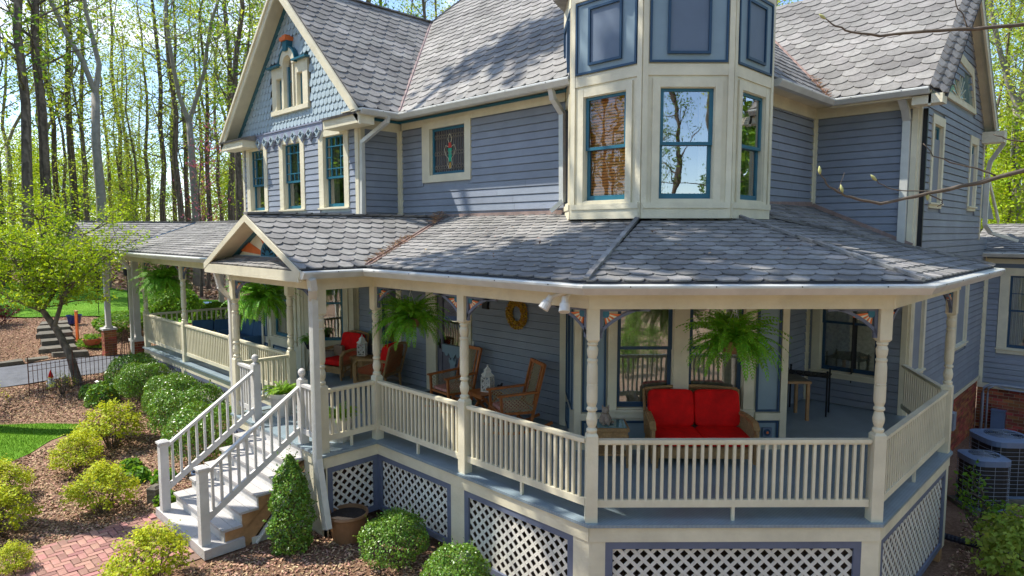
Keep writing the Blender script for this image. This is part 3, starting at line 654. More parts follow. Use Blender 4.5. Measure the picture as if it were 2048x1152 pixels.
mb = MB(); U1.prism(mb, [(cx-.055, 4.93), (cx+.055, 4.93), (cx+.03, 5.03), (cx-.03, 5.03)], -.054, -.044); O('flame_glass', mb, mat('red_glass', (.5, .05, .04), .2), sg)
mb = MB(); U1.prism(mb, [(cx, 4.52), (cx+.04, 4.58), (cx, 4.65), (cx-.04, 4.58)], -.054, -.044); O('drop_glass', mb, mat('gold_glass', (.6, .32, .05), .2), sg)
mb = MB()
for s_ in (-1, 1):
    mb.tube([U1.p(cx+s_*q[0], q[1], -.045) for q in ((.05, 4.95), (.13, 4.98), (.17, 4.9), (.13, 4.8), (.05, 4.72), (.07, 4.6), (.03, 4.52))], .006, 5)
    mb.tube([U1.p(cx+s_*q[0], q[1], -.045) for q in ((.03, 5.03), (.06, 5.1), (.03, 5.17), (0, 5.2))], .006, 5)
O('scroll_came', mb, M['ochre'], sg)
# side wall of the gabled wing
U2 = Face((-11.65, 7.4), (-11.65, 8.4)); wall(U2, 3.5, ZU, board=False); boards(U2, .1, .9, 3.66, 5.36, [])
trim(U2, [(0, .1, 3.5, 5.54), (.9, 1.0, 3.5, 5.54), (.1, .9, 5.36, 5.54)]); trim(U2, [(-.05, 1.0, 5.54, 5.585, .07)], 'teal', name='frieze_band')
# gabled wing front
U3 = Face((-17.15, 7.4), (-11.65, 7.4)); v = lambda s: s+17.15
gw = [(v(-16.72), v(-15.92), 3.80, 5.32), (v(-14.9), v(-14.06), 3.80, 5.32), (v(-13.04), v(-12.2), 3.80, 5.32)]
GS, GZ, GK = -14.3, 8.85, .98
aw = [(v(-15.08), v(-14.82), 6.12, 6.85), (v(-14.66), v(-14.24), 6.12, 7.3), (v(-14.08), v(-13.82), 6.12, 6.85)]
mb = MB()
for r in cut(0, 5.5, 3.5, 5.66, gw): U3.box(mb, *r, -.14, -.002)
for r in cut(v(-16.8), v(-11.9), 5.66, 5.9, []): U3.box(mb, *r, -.14, -.002)
for r in cut(v(-16.4), v(-12.2), 5.9, 7.3, aw):
    a, b, q0, q1 = r
    k0, k1 = v(GS)-(GZ-.2-q1)/GK, v(GS)+(GZ-.2-q1)/GK
    if q1 <= 6.2 or (a >= k0-.6 and b <= k1+.6): U3.box(mb, max(a, v(GS)-(GZ-.1-q1)/GK), min(b, v(GS)+(GZ-.1-q1)/GK), q0, q1, -.14, -.002)
U3.prism(mb, [(v(-15.9), 7.3), (v(-12.7), 7.3), (v(GS), 8.8)], -.14, -.002)
U3.prism(mb, [(v(-17.3), 5.66), (v(-11.3), 5.66), (v(GS), 8.8)], -.95, -.92)
part('wall', mb, 'scallop')
boards(U3, .1, 5.38, 3.62, 5.4, [(w[0]-.2, w[1]+.19, w[2]-.1, w[3]+.2) for w in gw])
trim(U3, [(0, .1, 3.5, 5.42), (5.38, 5.5, 3.5, 5.54)])
def grid_m(F):
    def f(q, a, b, lo, hi):
        W_ = b-a; Hh = hi-lo; x = [a+W_*k/4 for k in (1, 2, 3)]; y = [lo+Hh*.2, lo+Hh*.5, lo+Hh*.78]
        V = lambda u, z0, z1: F.box(q, u-.011, u+.011, z0, z1, -.06, -.026); Hz = lambda z, u0, u1: F.box(q, u0, u1, z-.011, z+.011, -.058, -.024)
        V(x[0], lo, hi); V(x[2], lo, hi); V(x[1], y[2], hi); V(x[1], lo, y[0]); Hz(y[2], a, b); Hz(y[0], a, b); Hz(y[1], a, x[0]); Hz(y[1], x[2], b)
    return f
for w in gw: window(U3, *w, cas=(.19, .18, .18, .04), sash='teal', rail=4.44, munt=grid_m(U3), curtain='left', sw=.04)
# diamond apron
mb = MB(); pts = [(v(-16.35), 5.64), (v(-16.35), 5.5)]
n = 9; x0, x1 = v(-16.3), v(-13.0)
for i in range(n):
    c = x0+(x1-x0)*(i+.5)/n; hw = (x1-x0)/n/2
    pts += [(c-hw+.02, 5.47), (c, 5.28), (c+hw-.02, 5.47)]
pts += [(x1, 5.5), (x1, 5.64)]; U3.prism(mb, pts, .03, .06); ap = part('gable_apron', mb, 'apron')
for i in range(n):
    c = x0+(x1-x0)*(i+.5)/n; mb = MB()
    for (p, q) in (((0, .1), (.1, 0)), ((.1, 0), (0, -.1)), ((0, -.1), (-.1, 0)), ((-.1, 0), (0, .1))): mb.bar(U3.p(c+p[0], 5.46+p[1], .075), U3.p(c+q[0], 5.46+q[1], .075), .03, .045, (0, 1, 0))
    O('diamond_ornament', mb, M['scallop'], ap)
    mb = MB(); mb.ball(U3.p(c, 5.46, .065), .03, 8); O('diamond_boss', mb, M['navy'], ap)
trim(U3, [(.3, 5.2, 5.64, 5.67, .08)], 'apron', name='belt_moulding')
# scalloped shingles of the gable
scw, sce = .17, .155; r = 0; z = 5.68; ns = 0
sc = MB(); pp = [(-.5, .5), (-.46, .28), (-.33, .1), (-.15, .01), (0, 0), (.15, .01), (.33, .1), (.46, .28), (.5, .5), (.5, 1.25), (-.5, 1.25)]
fr = [U3.n*(.034 if y < .6 else .012)+U3.u*x*scw*.96+Vector((0, 0, y*sce)) for x, y in pp]; bk_ = [p-U3.n*.012 for p in fr]; n = len(pp)
sc.add(fr+bk_, [tuple(range(n))]+[(i, n+i, n+(i+1) % n, (i+1) % n) for i in range(9)])
scm = mesh_of('scallop_shingle', sc, M['scallop'])
sw_ = part('shingle_field', MB().box(-14.4, -14.3, 7.45, 7.46, 7.8, 7.9), 'scallop'); extra = MB()
def in_attic(uu, zz): 
    s_ = uu-17.15; return (-15.38 < s_ < -13.55 and 6.0 < zz < 7.15) or (-14.85 < s_ < -14.0 and 6.0 < zz < 7.65)
rows = []
while z < 8.5:
    off = .5*(r % 2); k0 = v(GS)-(GZ-.16-z)/GK; k1 = v(GS)+(GZ-.16-z)/GK; i = math.floor(k0/scw)
    while (i+off)*scw < k1:
        c = (i+off)*scw
        if k0+.06 < c < k1-.06 and not in_attic(c, z+.06): rows.append((c, z))
        i += 1
    z += sce; r += 1
rows.sort(key=lambda q: -q[0])
for k, (c, z) in enumerate(rows):
    P_ = U3.p(c, z, 0)
    if k < 300: O('scallop_shingle', scm, None, sw_, loc=P_)
    else: extra.add([Vector(q)+P_ for q in sc.v], sc.f)
if extra.v: O('scallop_shingles', extra, M['scallop'], sw_, kind='stuff')
# attic triple window
mb = MB()
for (a, b, z0, z1, ztop, capz) in ((aw[0][0], aw[0][1], 6.12, 6.85, 7.1, 1), (aw[2][0], aw[2][1], 6.12, 6.85, 7.1, 1)):
    l_, r_ = (.23, .10) if a < aw[1][0] else (.10, .23)
    U3.box(mb, a-l_, a, 6.12, ztop, 0, .06); U3.box(mb, b, b+r_, 6.12, ztop, 0, .06); U3.box(mb, a, b, z1, ztop, 0, .058)
    for q in ((a, a+.012, z0, z1), (b-.012, b, z0, z1), (a, b, z1-.012, z1)): U3.box(mb, *q, -.13, .05)
U3.box(mb, v(-15.35), v(-13.56), 6.02, 6.12, 0, .085)
a, b = aw[1][0], aw[1][1]; cx = (a+b)/2; ri = (b-a)/2; ro = ri+.17
U3.box(mb, a-.06, a, 6.12, 7.08, 0, .09); U3.box(mb, b, b+.06, 6.12, 7.08, 0, .09)
N = 14
for k in range(N):
    A = math.pi*k/N; B_ = math.pi*(k+1)/N
    P4 = [(cx+ri*math.cos(A), 7.08+ri*math.sin(A)), (cx+ro*math.cos(A), 7.08+ro*math.sin(A)), (cx+ro*math.cos(B_), 7.08+ro*math.sin(B_)), (cx+ri*math.cos(B_), 7.08+ri*math.sin(B_))]
    mb.hexa([U3.p(*P4[i], -.05) for i in range(4)]+[U3.p(*P4[i], .10) for i in range(4)])
at = part('attic_window', mb, 'cream', label='three-light attic window with an arched centre and orange keystone')
mb = MB()
for q in ((aw[0][0]-.30, aw[0][1]+.06), (aw[2][0]-.06, aw[2][1]+.30)): U3.box(mb, *q, 7.1, 7.14, 0, .16)
U3.prism(mb, [(cx-.07, 7.38), (cx+.07, 7.38), (cx+.11, 7.6), (cx-.11, 7.6)], .0, .15)
for k in range(N):
    A = math.pi*k/N; B_ = math.pi*(k+1)/N; r1, r2 = ro, ro+.035
    P4 = [(cx+r1*math.cos(A), 7.08+r1*math.sin(A)), (cx+r2*math.cos(A), 7.08+r2*math.sin(A)), (cx+r2*math.cos(B_), 7.08+r2*math.sin(B_)), (cx+r1*math.cos(B_), 7.08+r1*math.sin(B_))]
    mb.hexa([U3.p(*P4[i], 0) for i in range(4)]+[U3.p(*P4[i], .12) for i in range(4)])
O('cap_moulding', mb, M['teal'], at)
mb = MB(); U3.prism(mb, [(cx-.13, 7.6), (cx+.13, 7.6), (cx+.16, 7.68), (cx-.16, 7.68)], .0, .2); U3.prism(mb, [(cx-.1, 7.68), (cx+.1, 7.68), (cx+.08, 7.73), (cx-.08, 7.73)], .0, .16); O('keystone', mb, M['orange'], at)
for (a_, b_, z0, z1) in aw:
    arched = z1 > 7
    mb = MB(); sw__ = .035; z1_ = 7.08 if arched else z1
    U3.box(mb, a_+.012, a_+.047, z0, z1_, -.06, -.03); U3.box(mb, b_-.047, b_-.012, z0, z1_, -.06, -.03); U3.box(mb, a_+.047, b_-.047, z0, z0+.04, -.06, -.03)
    U3.box(mb, a_+.047, b_-.047, (6.72 if arched else z1_-.035), (6.76 if arched else z1_), -.06, -.03)
    O('sash', mb, M['teal'], at)
    mb = MB(); U3.box(mb, a_+.04, b_-.04, z0+.03, z1_, -.05, -.046)
    if arched: U3.prism(mb, [(cx+(ri-.01)*math.cos(math.pi*k/10), 7.08+(ri-.01)*math.sin(math.pi*k/10)) for k in range(11)], -.05, -.046)
    O('pane', mb, M['glass'], at)
mb = MB(); U3.box(mb, aw[0][0]-.1, aw[2][1]+.1, 6.0, 7.4, -.8, -.78); O('dark_backing', mb, M['room'], at)  # same kind of dark sheet, imitating the unlit attic
# recess upper walls
boards(F4, 2.0, 4.62, 3.5, 5.4, []); trim(F4, [(4.62, 4.7, 3.5, 5.4), (2.0, 4.7, 5.4, 5.6, .05)])
boards(F5, .09, 1.66, 2.75, 5.4, []); trim(F5, [(0, .09, 3.6, 5.4), (0, 1.75, 5.4, 5.6, .05), (1.66, 1.75, 2.9, 5.4)])
# closing walls (far and left sides of the house)
mb = MB(); mb.box(-17.3, -17.15, 7.54, 15, 3.5, ZU); mb.box(-17.3, -3.3, 19.6, 19.75, -.4, ZU); mb.box(-16.5, -16.36, 13, 19.6, -.4, 3.6); part('wall', mb, 'siding')
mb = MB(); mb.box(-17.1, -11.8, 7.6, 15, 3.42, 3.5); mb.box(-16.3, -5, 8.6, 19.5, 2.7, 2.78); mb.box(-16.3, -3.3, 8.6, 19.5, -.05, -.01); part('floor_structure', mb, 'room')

# ---- turret
TC = Vector((-5.82, 9.31)); R_ = 1.25/2/math.sin(math.pi/8); crn = []
for k in range(8):
    a_ = -math.pi/4-math.pi/8*3+k*math.pi/4; crn.append((TC.x+R_*math.cos(a_), TC.y+R_*math.sin(a_)))
for k in range(8):
    Ft = Face(crn[k], crn[(k+1) % 8]); L_ = Ft.len; vis = Ft.n.dot(Vector((.7, -.7, 0))) > -.1
    op = (.24, 1.0, 3.73, 5.26)
    if not vis: wall(Ft, 3.3, 7.0, m='cream', board=False); continue
    wall(Ft, 3.47, 7.0, [op], m='cream', board=False)
    front = Ft.n.dot(Vector((.7071, -.7071, 0))) > .95
    trim(Ft, [(0, .075, 3.47, 6.9, .022), (L_-.075, L_, 3.47, 6.9, .022), (.075, L_-.075, 5.42, 5.57, .016), (.075, L_-.075, 6.64, 6.9, .022)])
    trim(Ft, [(.02, L_-.02, 3.47, 3.61, .03), (.02, L_-.02, 3.61, 3.69, .045)])
    window(Ft, *op, cas=(.1, .1, .12, .04), sash='teal', rail=4.5, curtain=('drape' if front or Ft.n.x > .9 else 'reflection_slats'), sw=.05, sill=False, casd=.028)
    panel(Ft, .09, L_-.09, 5.59, 6.62, 'panel', inner=(.33, L_-.33, 5.70, 6.52))
mb = MB(); pr = [(1.75, 6.9), (1.8, 7.0), (1.75, 7.05), (.9, 8.2), (.05, 9.6)]
mb.lathe((TC.x, TC.y, 0), pr, 8); part('turret_roof', mb, 'shingle')

# ---- rear wing wall (t = 20) and foundation
F7 = Face((-3.1, 19.9), (3.5, 19.9)); w7 = (.52, 1.6, .42, 2.22)
wall(F7, -.55, 2.75, [w7], board=False); boards(F7, .1, 3.6, -.5, 2.3, [(.33, 1.8, .25, 2.42)]); trim(F7, [(0, .1, -.55, 2.4), (0, 4, 2.5, 2.62)])
trim(F7, [(0, 4, 2.3, 2.5)], 'panel_in', name='frieze_band'); trim(F7, [(0, 6, -.62, -.5, .03)])
window(F7, *w7, cas=(.18, .18, .18, .13), sash='navy', rail=1.35, curtain='left', munt=lambda q, a, b, lo, hi: (F7.box(q, (a+b)/2-.01, (a+b)/2+.01, lo, hi, -.06, -.026), F7.box(q, a, b, (lo+hi)/2-.01, (lo+hi)/2+.01, -.058, -.024)))
mb = MB(); mb.box(-3.1, 3.5, 19.92, 20.1, -3, -.55); mb.box(-3.26, -3.12, 13.1, 19.92, -3, -.42)
fd = part('foundation', mb, 'mortar')
def bricks(F, parent, u0, u1, z0, z1, limit, name='brick', d=.0, stuff='brickwork'):
    L, Hh = .205, .065; n = 0; ex = MB(); r = 0; z = z1-Hh
    one = MB(); F.box(one, 0, L, 0, Hh, -.03, .014); o0 = F.p(0, 0, 0); one.v = [tuple(Vector(q)-Vector((o0.x, o0.y, 0))) for q in one.v]; me = mesh_of(name, one, M['brick'])
    while z > z0:
        a = u0+.006-(.11 if r % 2 else 0)
        while a < u1:
            aa, bb = max(a, u0), min(a+L, u1)
            if bb-aa > .05:
                full = bb-aa > L-.002
                if n < limit:
                    P_ = F.p(aa, z, random.uniform(-.003, .003))
                    if full: O(name, me, None, parent, loc=P_)
                    else:
                        m_ = MB(); F.box(m_, aa, bb, z, z+Hh, -.03, .013); O(name, m_, M['brick'], parent)
                    n += 1
                else: F.box(ex, aa, bb, z, z+Hh, -.03, .014)
            a += L+.012
        z -= Hh+.0125; r += 1
    if ex.v: O(stuff, ex, M['brick_i'], parent, kind='stuff')
    return n
bricks(Face((-3.1, 19.92), (3.5, 19.92)), fd, 0, 1.7, -1.95, -.63, 140)
bricks(Face((-3.1, 19.92), (3.5, 19.92)), fd, 1.71, 4.2, -2.2, -.63, 0)
bricks(Face((-3.12, 13.1), (-3.12, 19.92)), fd, 0, 6.8, -2.4, -.43, 0)
# ================================================================ ROOFS
def clip_poly(pg, cl):
    """Sutherland-Hodgman, cl counter-clockwise convex"""
    out = pg
    for i in range(len(cl)):
        a = cl[i]; b = cl[(i+1) % len(cl)]; ins = lambda p: (b[0]-a[0])*(p[1]-a[1])-(b[1]-a[1])*(p[0]-a[0]) >= -1e-9
        new = []
        for j in range(len(out)):
            p = out[j]; q = out[(j+1) % len(out)]; ip, iq = ins(p), ins(q)
            if ip: new.append(p)
            if ip != iq:
                d1 = (b[0]-a[0])*(p[1]-a[1])-(b[1]-a[1])*(p[0]-a[0]); d2 = (b[0]-a[0])*(q[1]-a[1])-(b[1]-a[1])*(q[0]-a[0]); k = d1/(d1-d2)
                new.append((p[0]+(q[0]-p[0])*k, p[1]+(q[1]-p[1])*k))
        out = new
        if len(out) < 3: return []
    return out
SHP = [(-.5, 1.35), (-.5, .42), (-.42, .22), (-.2, .03), (.2, .03), (.42, .22), (.5, .42), (.5, 1.35)]
def roof(pts, eave, e=.18, w=.25, single=0, th=.05, b0=0, mroof='roofbase', label=None):
    P = [Vector(p) for p in pts]; a = Vector(eave).normalized(); n = None
    for i in range(len(P)-2):
        n = (P[1]-P[0]).cross(P[i+2]-P[0])
        if n.length > .01: break
    n.normalize(); n = -n if n.z < 0 else n
    b = n.cross(a); b = -b if b.z < 0 else b
    o = P[0]; cl = [((p-o).dot(a), (p-o).dot(b)) for p in P]
    ar = sum(cl[i][0]*cl[(i+1) % len(cl)][1]-cl[(i+1) % len(cl)][0]*cl[i][1] for i in range(len(cl)))
    Pp = P
    if ar < 0: cl = cl[::-1]; Pp = P[::-1]
    mb = MB(); q = Pp if (Pp[1]-Pp[0]).cross(Pp[2]-Pp[1]).dot(n) > 0 else Pp[::-1]; mb.poly(q, n, th); ro = part('roof', mb, mroof, label=label)
    lo = min(c[0] for c in cl); hi = max(c[0] for c in cl); bl = min(c[1] for c in cl); bh = max(c[1] for c in cl)
    r = 0; y = bl-.02+b0; ex = MB(); k = 0
    while y < bh:
        off = .5*(r % 2); i = math.floor(lo/w)-1
        while (i+off-.5)*w < hi:
            cx = (i+off)*w; pg = clip_poly([(cx+px*w*.985, y+py*e) for px, py in SHP], cl)
            if len(pg) >= 3 and abs(sum(pg[j][0]*pg[(j+1) % len(pg)][1]-pg[(j+1) % len(pg)][0]*pg[j][1] for j in range(len(pg)))) > .001:
                j_ = random.uniform(-.002, .003); tl = random.uniform(.0, .004)
                top = [o+a*x+b*(yy)+n*(.006+(.019+tl)*max(0, 1-(yy-y)/(1.35*e))+j_) for x, yy in pg]; m = len(top)
                m_ = MB() if k < single else ex
                m_.add(top+[t_-n*.018 for t_ in top], [tuple(range(m)) if (top[1]-top[0]).cross(top[2]-top[1]).dot(n) > 0 else tuple(range(m))[::-1]]+[(i2, m+i2, m+(i2+1) % m, (i2+1) % m) for i2 in range(m)])
                if k < single: O('shingle', m_, M['shingle_o'], ro)
                k += 1
            i += 1
        y += e; r += 1
    if ex.v: O('shingles', ex, M['shingle'], ro, kind='stuff')
    return ro
EZ = 2.76
# porch roofs
roof([(-4.25, 5.4, EZ), (-1.75, 7.9, EZ), (-4.31, 8.90, 3.46), (-5.2, 7.85, 3.44)], (1, 1, 0), single=190)
roof([(-8.4, 5.4, EZ), (-4.25, 5.4, EZ), (-5.49, 8.4, 3.57), (-10.14, 8.4, 3.57)], (1, 0, 0))
roof([(-1.75, 7.9, EZ), (-1.75, 12.0, EZ), (-4.6, 10.05, 3.53), (-4.6, 9.1, 3.53)], (0, 1, 0))
roof([(-2.6, 11.4, 2.79), (-2.6, 13.1, 2.79), (-4.83, 13.1, 3.75), (-4.83, 9.85, 3.75)], (0, 1, 0))
mb = MB(); mb.add([(-1.75, 12, EZ), (-4.6, 10.05, 3.50), (-4.83, 13.1, 2.7), (-3.0, 13.3, 2.7)], [(0, 3, 2, 1)]); part('roof', mb, 'roofbase')
# portico
roof([(-8.4, 4.35, EZ), (-8.4, 5.4, EZ), (-10.1, 8.33, 3.55), (-10.1, 4.35, 3.55)], (0, 1, 0), w=.25, e=.195, single=110)
roof([(-11.8, 5.4, EZ), (-11.8, 4.35, EZ), (-10.1, 4.35, 3.55), (-10.1, 8.33, 3.55)], (0, 1, 0), w=.25, e=.195)
# left porch
roof([(-21.2, 5.4, EZ-.02), (-11.8, 5.4, EZ), (-10.14, 8.4, 3.57), (-23.5, 8.45, 3.57)], (1, 0, 0))
roof([(-21.2, 5.4, EZ-.02), (-21.2, 4.9, EZ-.02), (-23.5, 4.9, 3.57), (-23.5, 13, 3.57), (-23.5, 8.45, 3.57)][:3]+[(-23.5, 8.45, 3.57)], (0, 1, 0), w=.3, e=.2)
mb = MB(); mb.poly([(-23.5, 4.9, 3.56), (-23.5, 12, 3.56), (-25.8, 12, 2.72), (-25.8, 4.9, 2.72)][::-1], (-.34, 0, .94), .05); mb.add([(-21.2, 4.92, 2.72), (-23.5, 4.92, 3.55), (-25.8, 4.92, 2.72)], [(0, 2, 1)])
mb.add([(-23.5, 8.45, 3.55), (-16.4, 8.45, 3.55), (-16.4, 11.4, 2.74), (-21.2, 11.4, 2.74)], [(0, 3, 2, 1)]); part('roof', mb, 'roofbase')
# main roofs
roof([(-11.03, 7.95, 5.65), (-6.3, 7.95, 5.65), (-6.3, 9.85, 7.42), (-10.15, 13.7, 11), (-13.0, 13.7, 11), (-14.3, 11.39, 8.85)], (1, 0, 0), e=.23, w=.30)
roof([(-4.4, 10.0, 5.65), (-4.4, 12.6, 5.65), (-7.5, 15.7, 8.53), (-10.15, 15.7, 11), (-10.15, 13.7, 11), (-6.3, 9.85, 7.42)], (0, 1, 0), e=.23, w=.30)
roof([(-4.4, 12.6, 5.66), (-2.82, 12.6, 5.66), (-2.82, 15.7, 8.54), (-7.5, 15.7, 8.54)], (1, 0, 0), e=.225, w=.32)
roof([(-2.82, 18.8, 5.66), (-12, 18.8, 5.66), (-12, 15.7, 8.54), (-2.82, 15.7, 8.54)], (1, 0, 0), e=.3, w=.5)
# gabled wing
roof([(-11.03, 7.0, 5.65), (-11.03, 7.95, 5.65), (-14.3, 11.39, 8.85), (-14.3, 7.0, 8.85)], (0, 1, 0), e=.23, w=.30)
mb = MB(); mb.poly([(-17.57, 7.0, 5.65), (-14.3, 7.0, 8.85), (-14.3, 13, 8.85), (-17.57, 13, 5.65)][::-1], (-.7, 0, .71), .06)
mb.add([(-13.0, 13.7, 11), (-14.3, 11.39, 8.85), (-14.3, 15.7, 8.85), (-13, 15.7, 11)], [(0, 1, 2, 3)]); mb.add([(-10.15, 13.7, 11), (-13, 13.7, 11), (-13, 15.7, 11), (-10.15, 15.7, 11)], [(0, 1, 2, 3)]); mb.add([(-10.15, 15.7, 11), (-13, 15.7, 11), (-14.3, 15.7, 8.85), (-14.3, 18.8, 5.6), (-7.5, 18.8, 5.6)], [(0, 1, 2, 3, 4)])
part('roof', mb, 'shingle')
# hips, valleys, ridges
def roof_litter(n, f):
    c = []; 
    for i in range(n):
        s_, t_ = f(random.random(), random.random()); zz = min(2.76+.27*(t_-5.4), 2.76+.27*(t_-s_-9.65)/1.414) if s_ > -9 else 2.76+.27*(t_-5.4); c.append((s_, t_, zz+.05))
    return c
lit = roof_litter(60, lambda u, v: (-8+3.4*u, 5.6+2.4*v*(1-.2*u)))+roof_litter(30, lambda u, v: (-4.4+2.0*u-.6*v, 5.9+2.0*u+.9*v))
quads('roof_litter', lit, .05, M['litter'], up=1.5, aspect=.6, kind='stuff', label='few dry leaf scraps scattered on the front porch roof', cat='leaves')
def cap(a, b, w=.09, h=.03, m='shingle', n='hip_cap'):
    a = Vector(a); b = Vector(b); L = (b-a).length; k = max(1, int(L/.26)); mb = MB()
    for i in range(k):
        p = a.lerp(b, i/k); q = a.lerp(b, (i+1.15)/k); mb.bar(p+Vector((0, 0, .012)), q+Vector((0, 0, .026)), w*2, h)
    part(n, mb, m)
cap((-4.25, 5.4, EZ+.02), (-5.22, 7.75, 3.44), .03, .034, 'shingle'); cap((-1.75, 7.9, EZ+.02), (-4.31, 8.95, 3.49), .03, .034, 'shingle'); cap((-1.75, 12, EZ+.02), (-4.55, 10.08, 3.55), .03, .034, 'shingle')
cap((-10.1, 4.35, 3.56), (-10.1, 8.33, 3.56), .08, n='ridge_cap'); cap((-14.3, 7.0, 8.86), (-14.3, 11.35, 8.86), .08, n='ridge_cap'); cap((-14.3, 11.39, 8.86), (-13, 13.7, 11.01), .08)
cap((-23.5, 8.45, 3.58), (-10.3, 8.42, 3.59), .06, n='ridge_cap'); cap((-23.5, 4.9, 3.58), (-23.5, 12, 3.58), .06, n='ridge_cap')
mb = MB(); mb.bar((-21.2, 5.4, EZ-.01), (-23.5, 8.45, 3.59), .06, .03); part('valley_flashing', mb, 'navy')
def valley(a, b, n1, w=.16):
    a = Vector(a); b = Vector(b); mb = MB(); mb.bar(a+Vector((0, 0, .02)), b+Vector((0, 0, .02)), w, .03); mb.bar(a+Vector((0, 0, .04)), b+Vector((0, 0, .04)), .02, .03); part('valley_flashing', mb, n1)
valley((-8.4, 5.4, EZ), (-10.12, 8.36, 3.56), 'copper', .12); valley((-11.03, 7.95, 5.66), (-14.3, 11.39, 8.86), 'copper', .17); valley((-4.4, 12.6, 5.66), (-7.5, 15.7, 8.55), 'copper', .15)
for q in (((-11.0, 8.37, 3.58), (-7.06, 8.37, 3.60), .04, .08), ((-4.83, 10.1, 3.72), (-4.83, 13.07, 3.80), .05, .1), ((-4.8, 13.06, 3.78), (-3.1, 13.06, 3.04), .05, .09), ((-4.33, 9.95, 3.56), (-4.83, 10.4, 3.76), .06, .2)): part('wall_flashing', MB().bar(*q), 'copper')
# pine straw caught in the valleys
def straw(c, n, spread, nm='pine straw caught in the roof valley'):
    mb = MB()
    for i in range(n):
        k = random.random(); p = Vector(c[0]).lerp(Vector(c[1]), k)+Vector((random.gauss(0, spread), random.gauss(0, spread), random.uniform(.03, .07)))
        d = Vector((random.gauss(0, 1), random.gauss(0, 1), random.gauss(0, .25))).normalized()*random.uniform(.05, .11); mb.bar(p-d, p+d, .006, .005)
    return mb
O('pine_straw', straw(((-8.45, 5.45, EZ), (-9.3, 6.9, 3.17)), 170, .045), M['straw'], label='rusty pine straw lying in the lower porch roof valley', cat='pine straw', kind='stuff')
O('pine_straw', straw(((-4.45, 12.62, 5.68), (-5.0, 13.2, 6.2)), 130, .04), M['straw'], label='rusty pine straw lying in the high roof valley by the turret', cat='pine straw', kind='stuff')
O('pine_straw', straw(((-9.6, 7.6, 3.4), (-10.2, 8.3, 3.62)), 60, .05), M['straw'], label='pine straw at the top end of the copper porch valley', cat='pine straw', kind='stuff')

# gable rakes
def rake(pk, lo, n, depth, wd, m, name='rake_board', dz=0):
    """slanting board under the roof edge: pk/lo top-edge points, extruded along n by depth"""
    pk = Vector(pk); lo = Vector(lo); dn = Vector((0, 0, -wd)); N = Vector(n)*depth; mb = MB()
    mb.hexa([lo+dn, pk+dn, pk+dn+N, lo+dn+N, lo, pk, pk+N, lo+N]); part(name, mb, m)
for sx in (-1, 1):
    ex_ = -14.3+sx*3.29
    rake((-14.3, 6.99, 8.80), (ex_, 6.99, 5.60), (0, .04, 0), 1, .27, 'cream')
    rake((-14.3, 6.95, 8.80), (ex_, 6.95, 5.60), (0, .04, 0), 1, .09, 'cream', 'rake_moulding')
    rake((-14.3, 7.03, 8.74), (ex_, 7.03, 5.54), (0, .36, 0), 1, .03, 'cream', 'soffit_board')
    rake((-14.3, 7.355, 8.70), (-14.3+sx*3.1, 7.355, 5.70), (0, .045, 0), 1, .17, 'teal', 'frieze_band')
    ex2 = -10.1+sx*1.72
    rake((-10.1, 4.33, 3.545), (ex2, 4.33, 2.745), (0, .03, 0), 1, .105, 'cream'); rake((-10.1, 4.36, 3.50), (ex2, 4.36, 2.70), (0, .36, 0), 1, .02, 'cream', 'soffit_board')
    # right gable
    rake((-2.86, 15.7, 8.47), (-2.86, 15.7+sx*3.1, 5.60), (.04, 0, 0), 1, .25, 'cream'); rake((-3.1, 15.7, 8.43), (-3.1, 15.7+sx*3.1, 5.55), (.28, 0, 0), 1, .03, 'cream', 'soffit_board')
# shingled verge strip on the right gable's near slope (faces the side)
rk = [(-2.84, 12.55, 5.66), (-2.84, 15.7, 8.58), (-2.62, 15.9, 8.45), (-2.62, 12.75, 5.52)]
mb = MB(); mb.add(rk, [(0, 3, 2, 1)]); mb.add([Vector(p)+Vector((0, 0, -.05)) for p in rk], [(0, 1, 2, 3)]); vg = part('verge_strip', mb, 'roofbase')
mb = MB(); A_ = Vector((-2.84, 12.55, 5.68)); B_ = Vector((-2.84, 15.7, 8.60)); C_ = Vector((-2.62, 12.75, 5.53)); D_ = Vector((-2.62, 15.9, 8.47)); nn = 22
for i in range(nn):
    for j in range(2):
        p0 = A_.lerp(B_, i/nn); p1 = A_.lerp(B_, (i+1.1)/nn); q0 = C_.lerp(D_, i/nn); q1 = C_.lerp(D_, (i+1.1)/nn); n_ = Vector((.5, -.3, .5)).normalized()
        a0, a1 = p0.lerp(q0, j/2), p0.lerp(q0, (j+1)/2); b0_, b1_ = p1.lerp(q1, j/2), p1.lerp(q1, (j+1)/2); m0 = a0.lerp(a1, .5)-(b0_-a0)*.25
        top = [a0+n_*.02, m0+n_*.022, a1+n_*.02, b1_+n_*.004, b0_+n_*.004]; mb.add(top+[t-n_*.014 for t in top], [(4, 3, 2, 1, 0), (0, 1, 6, 5), (1, 2, 7, 6), (0, 1, 2, 3, 4)])
O('shingles', mb, M['shingle'], vg, kind='stuff')
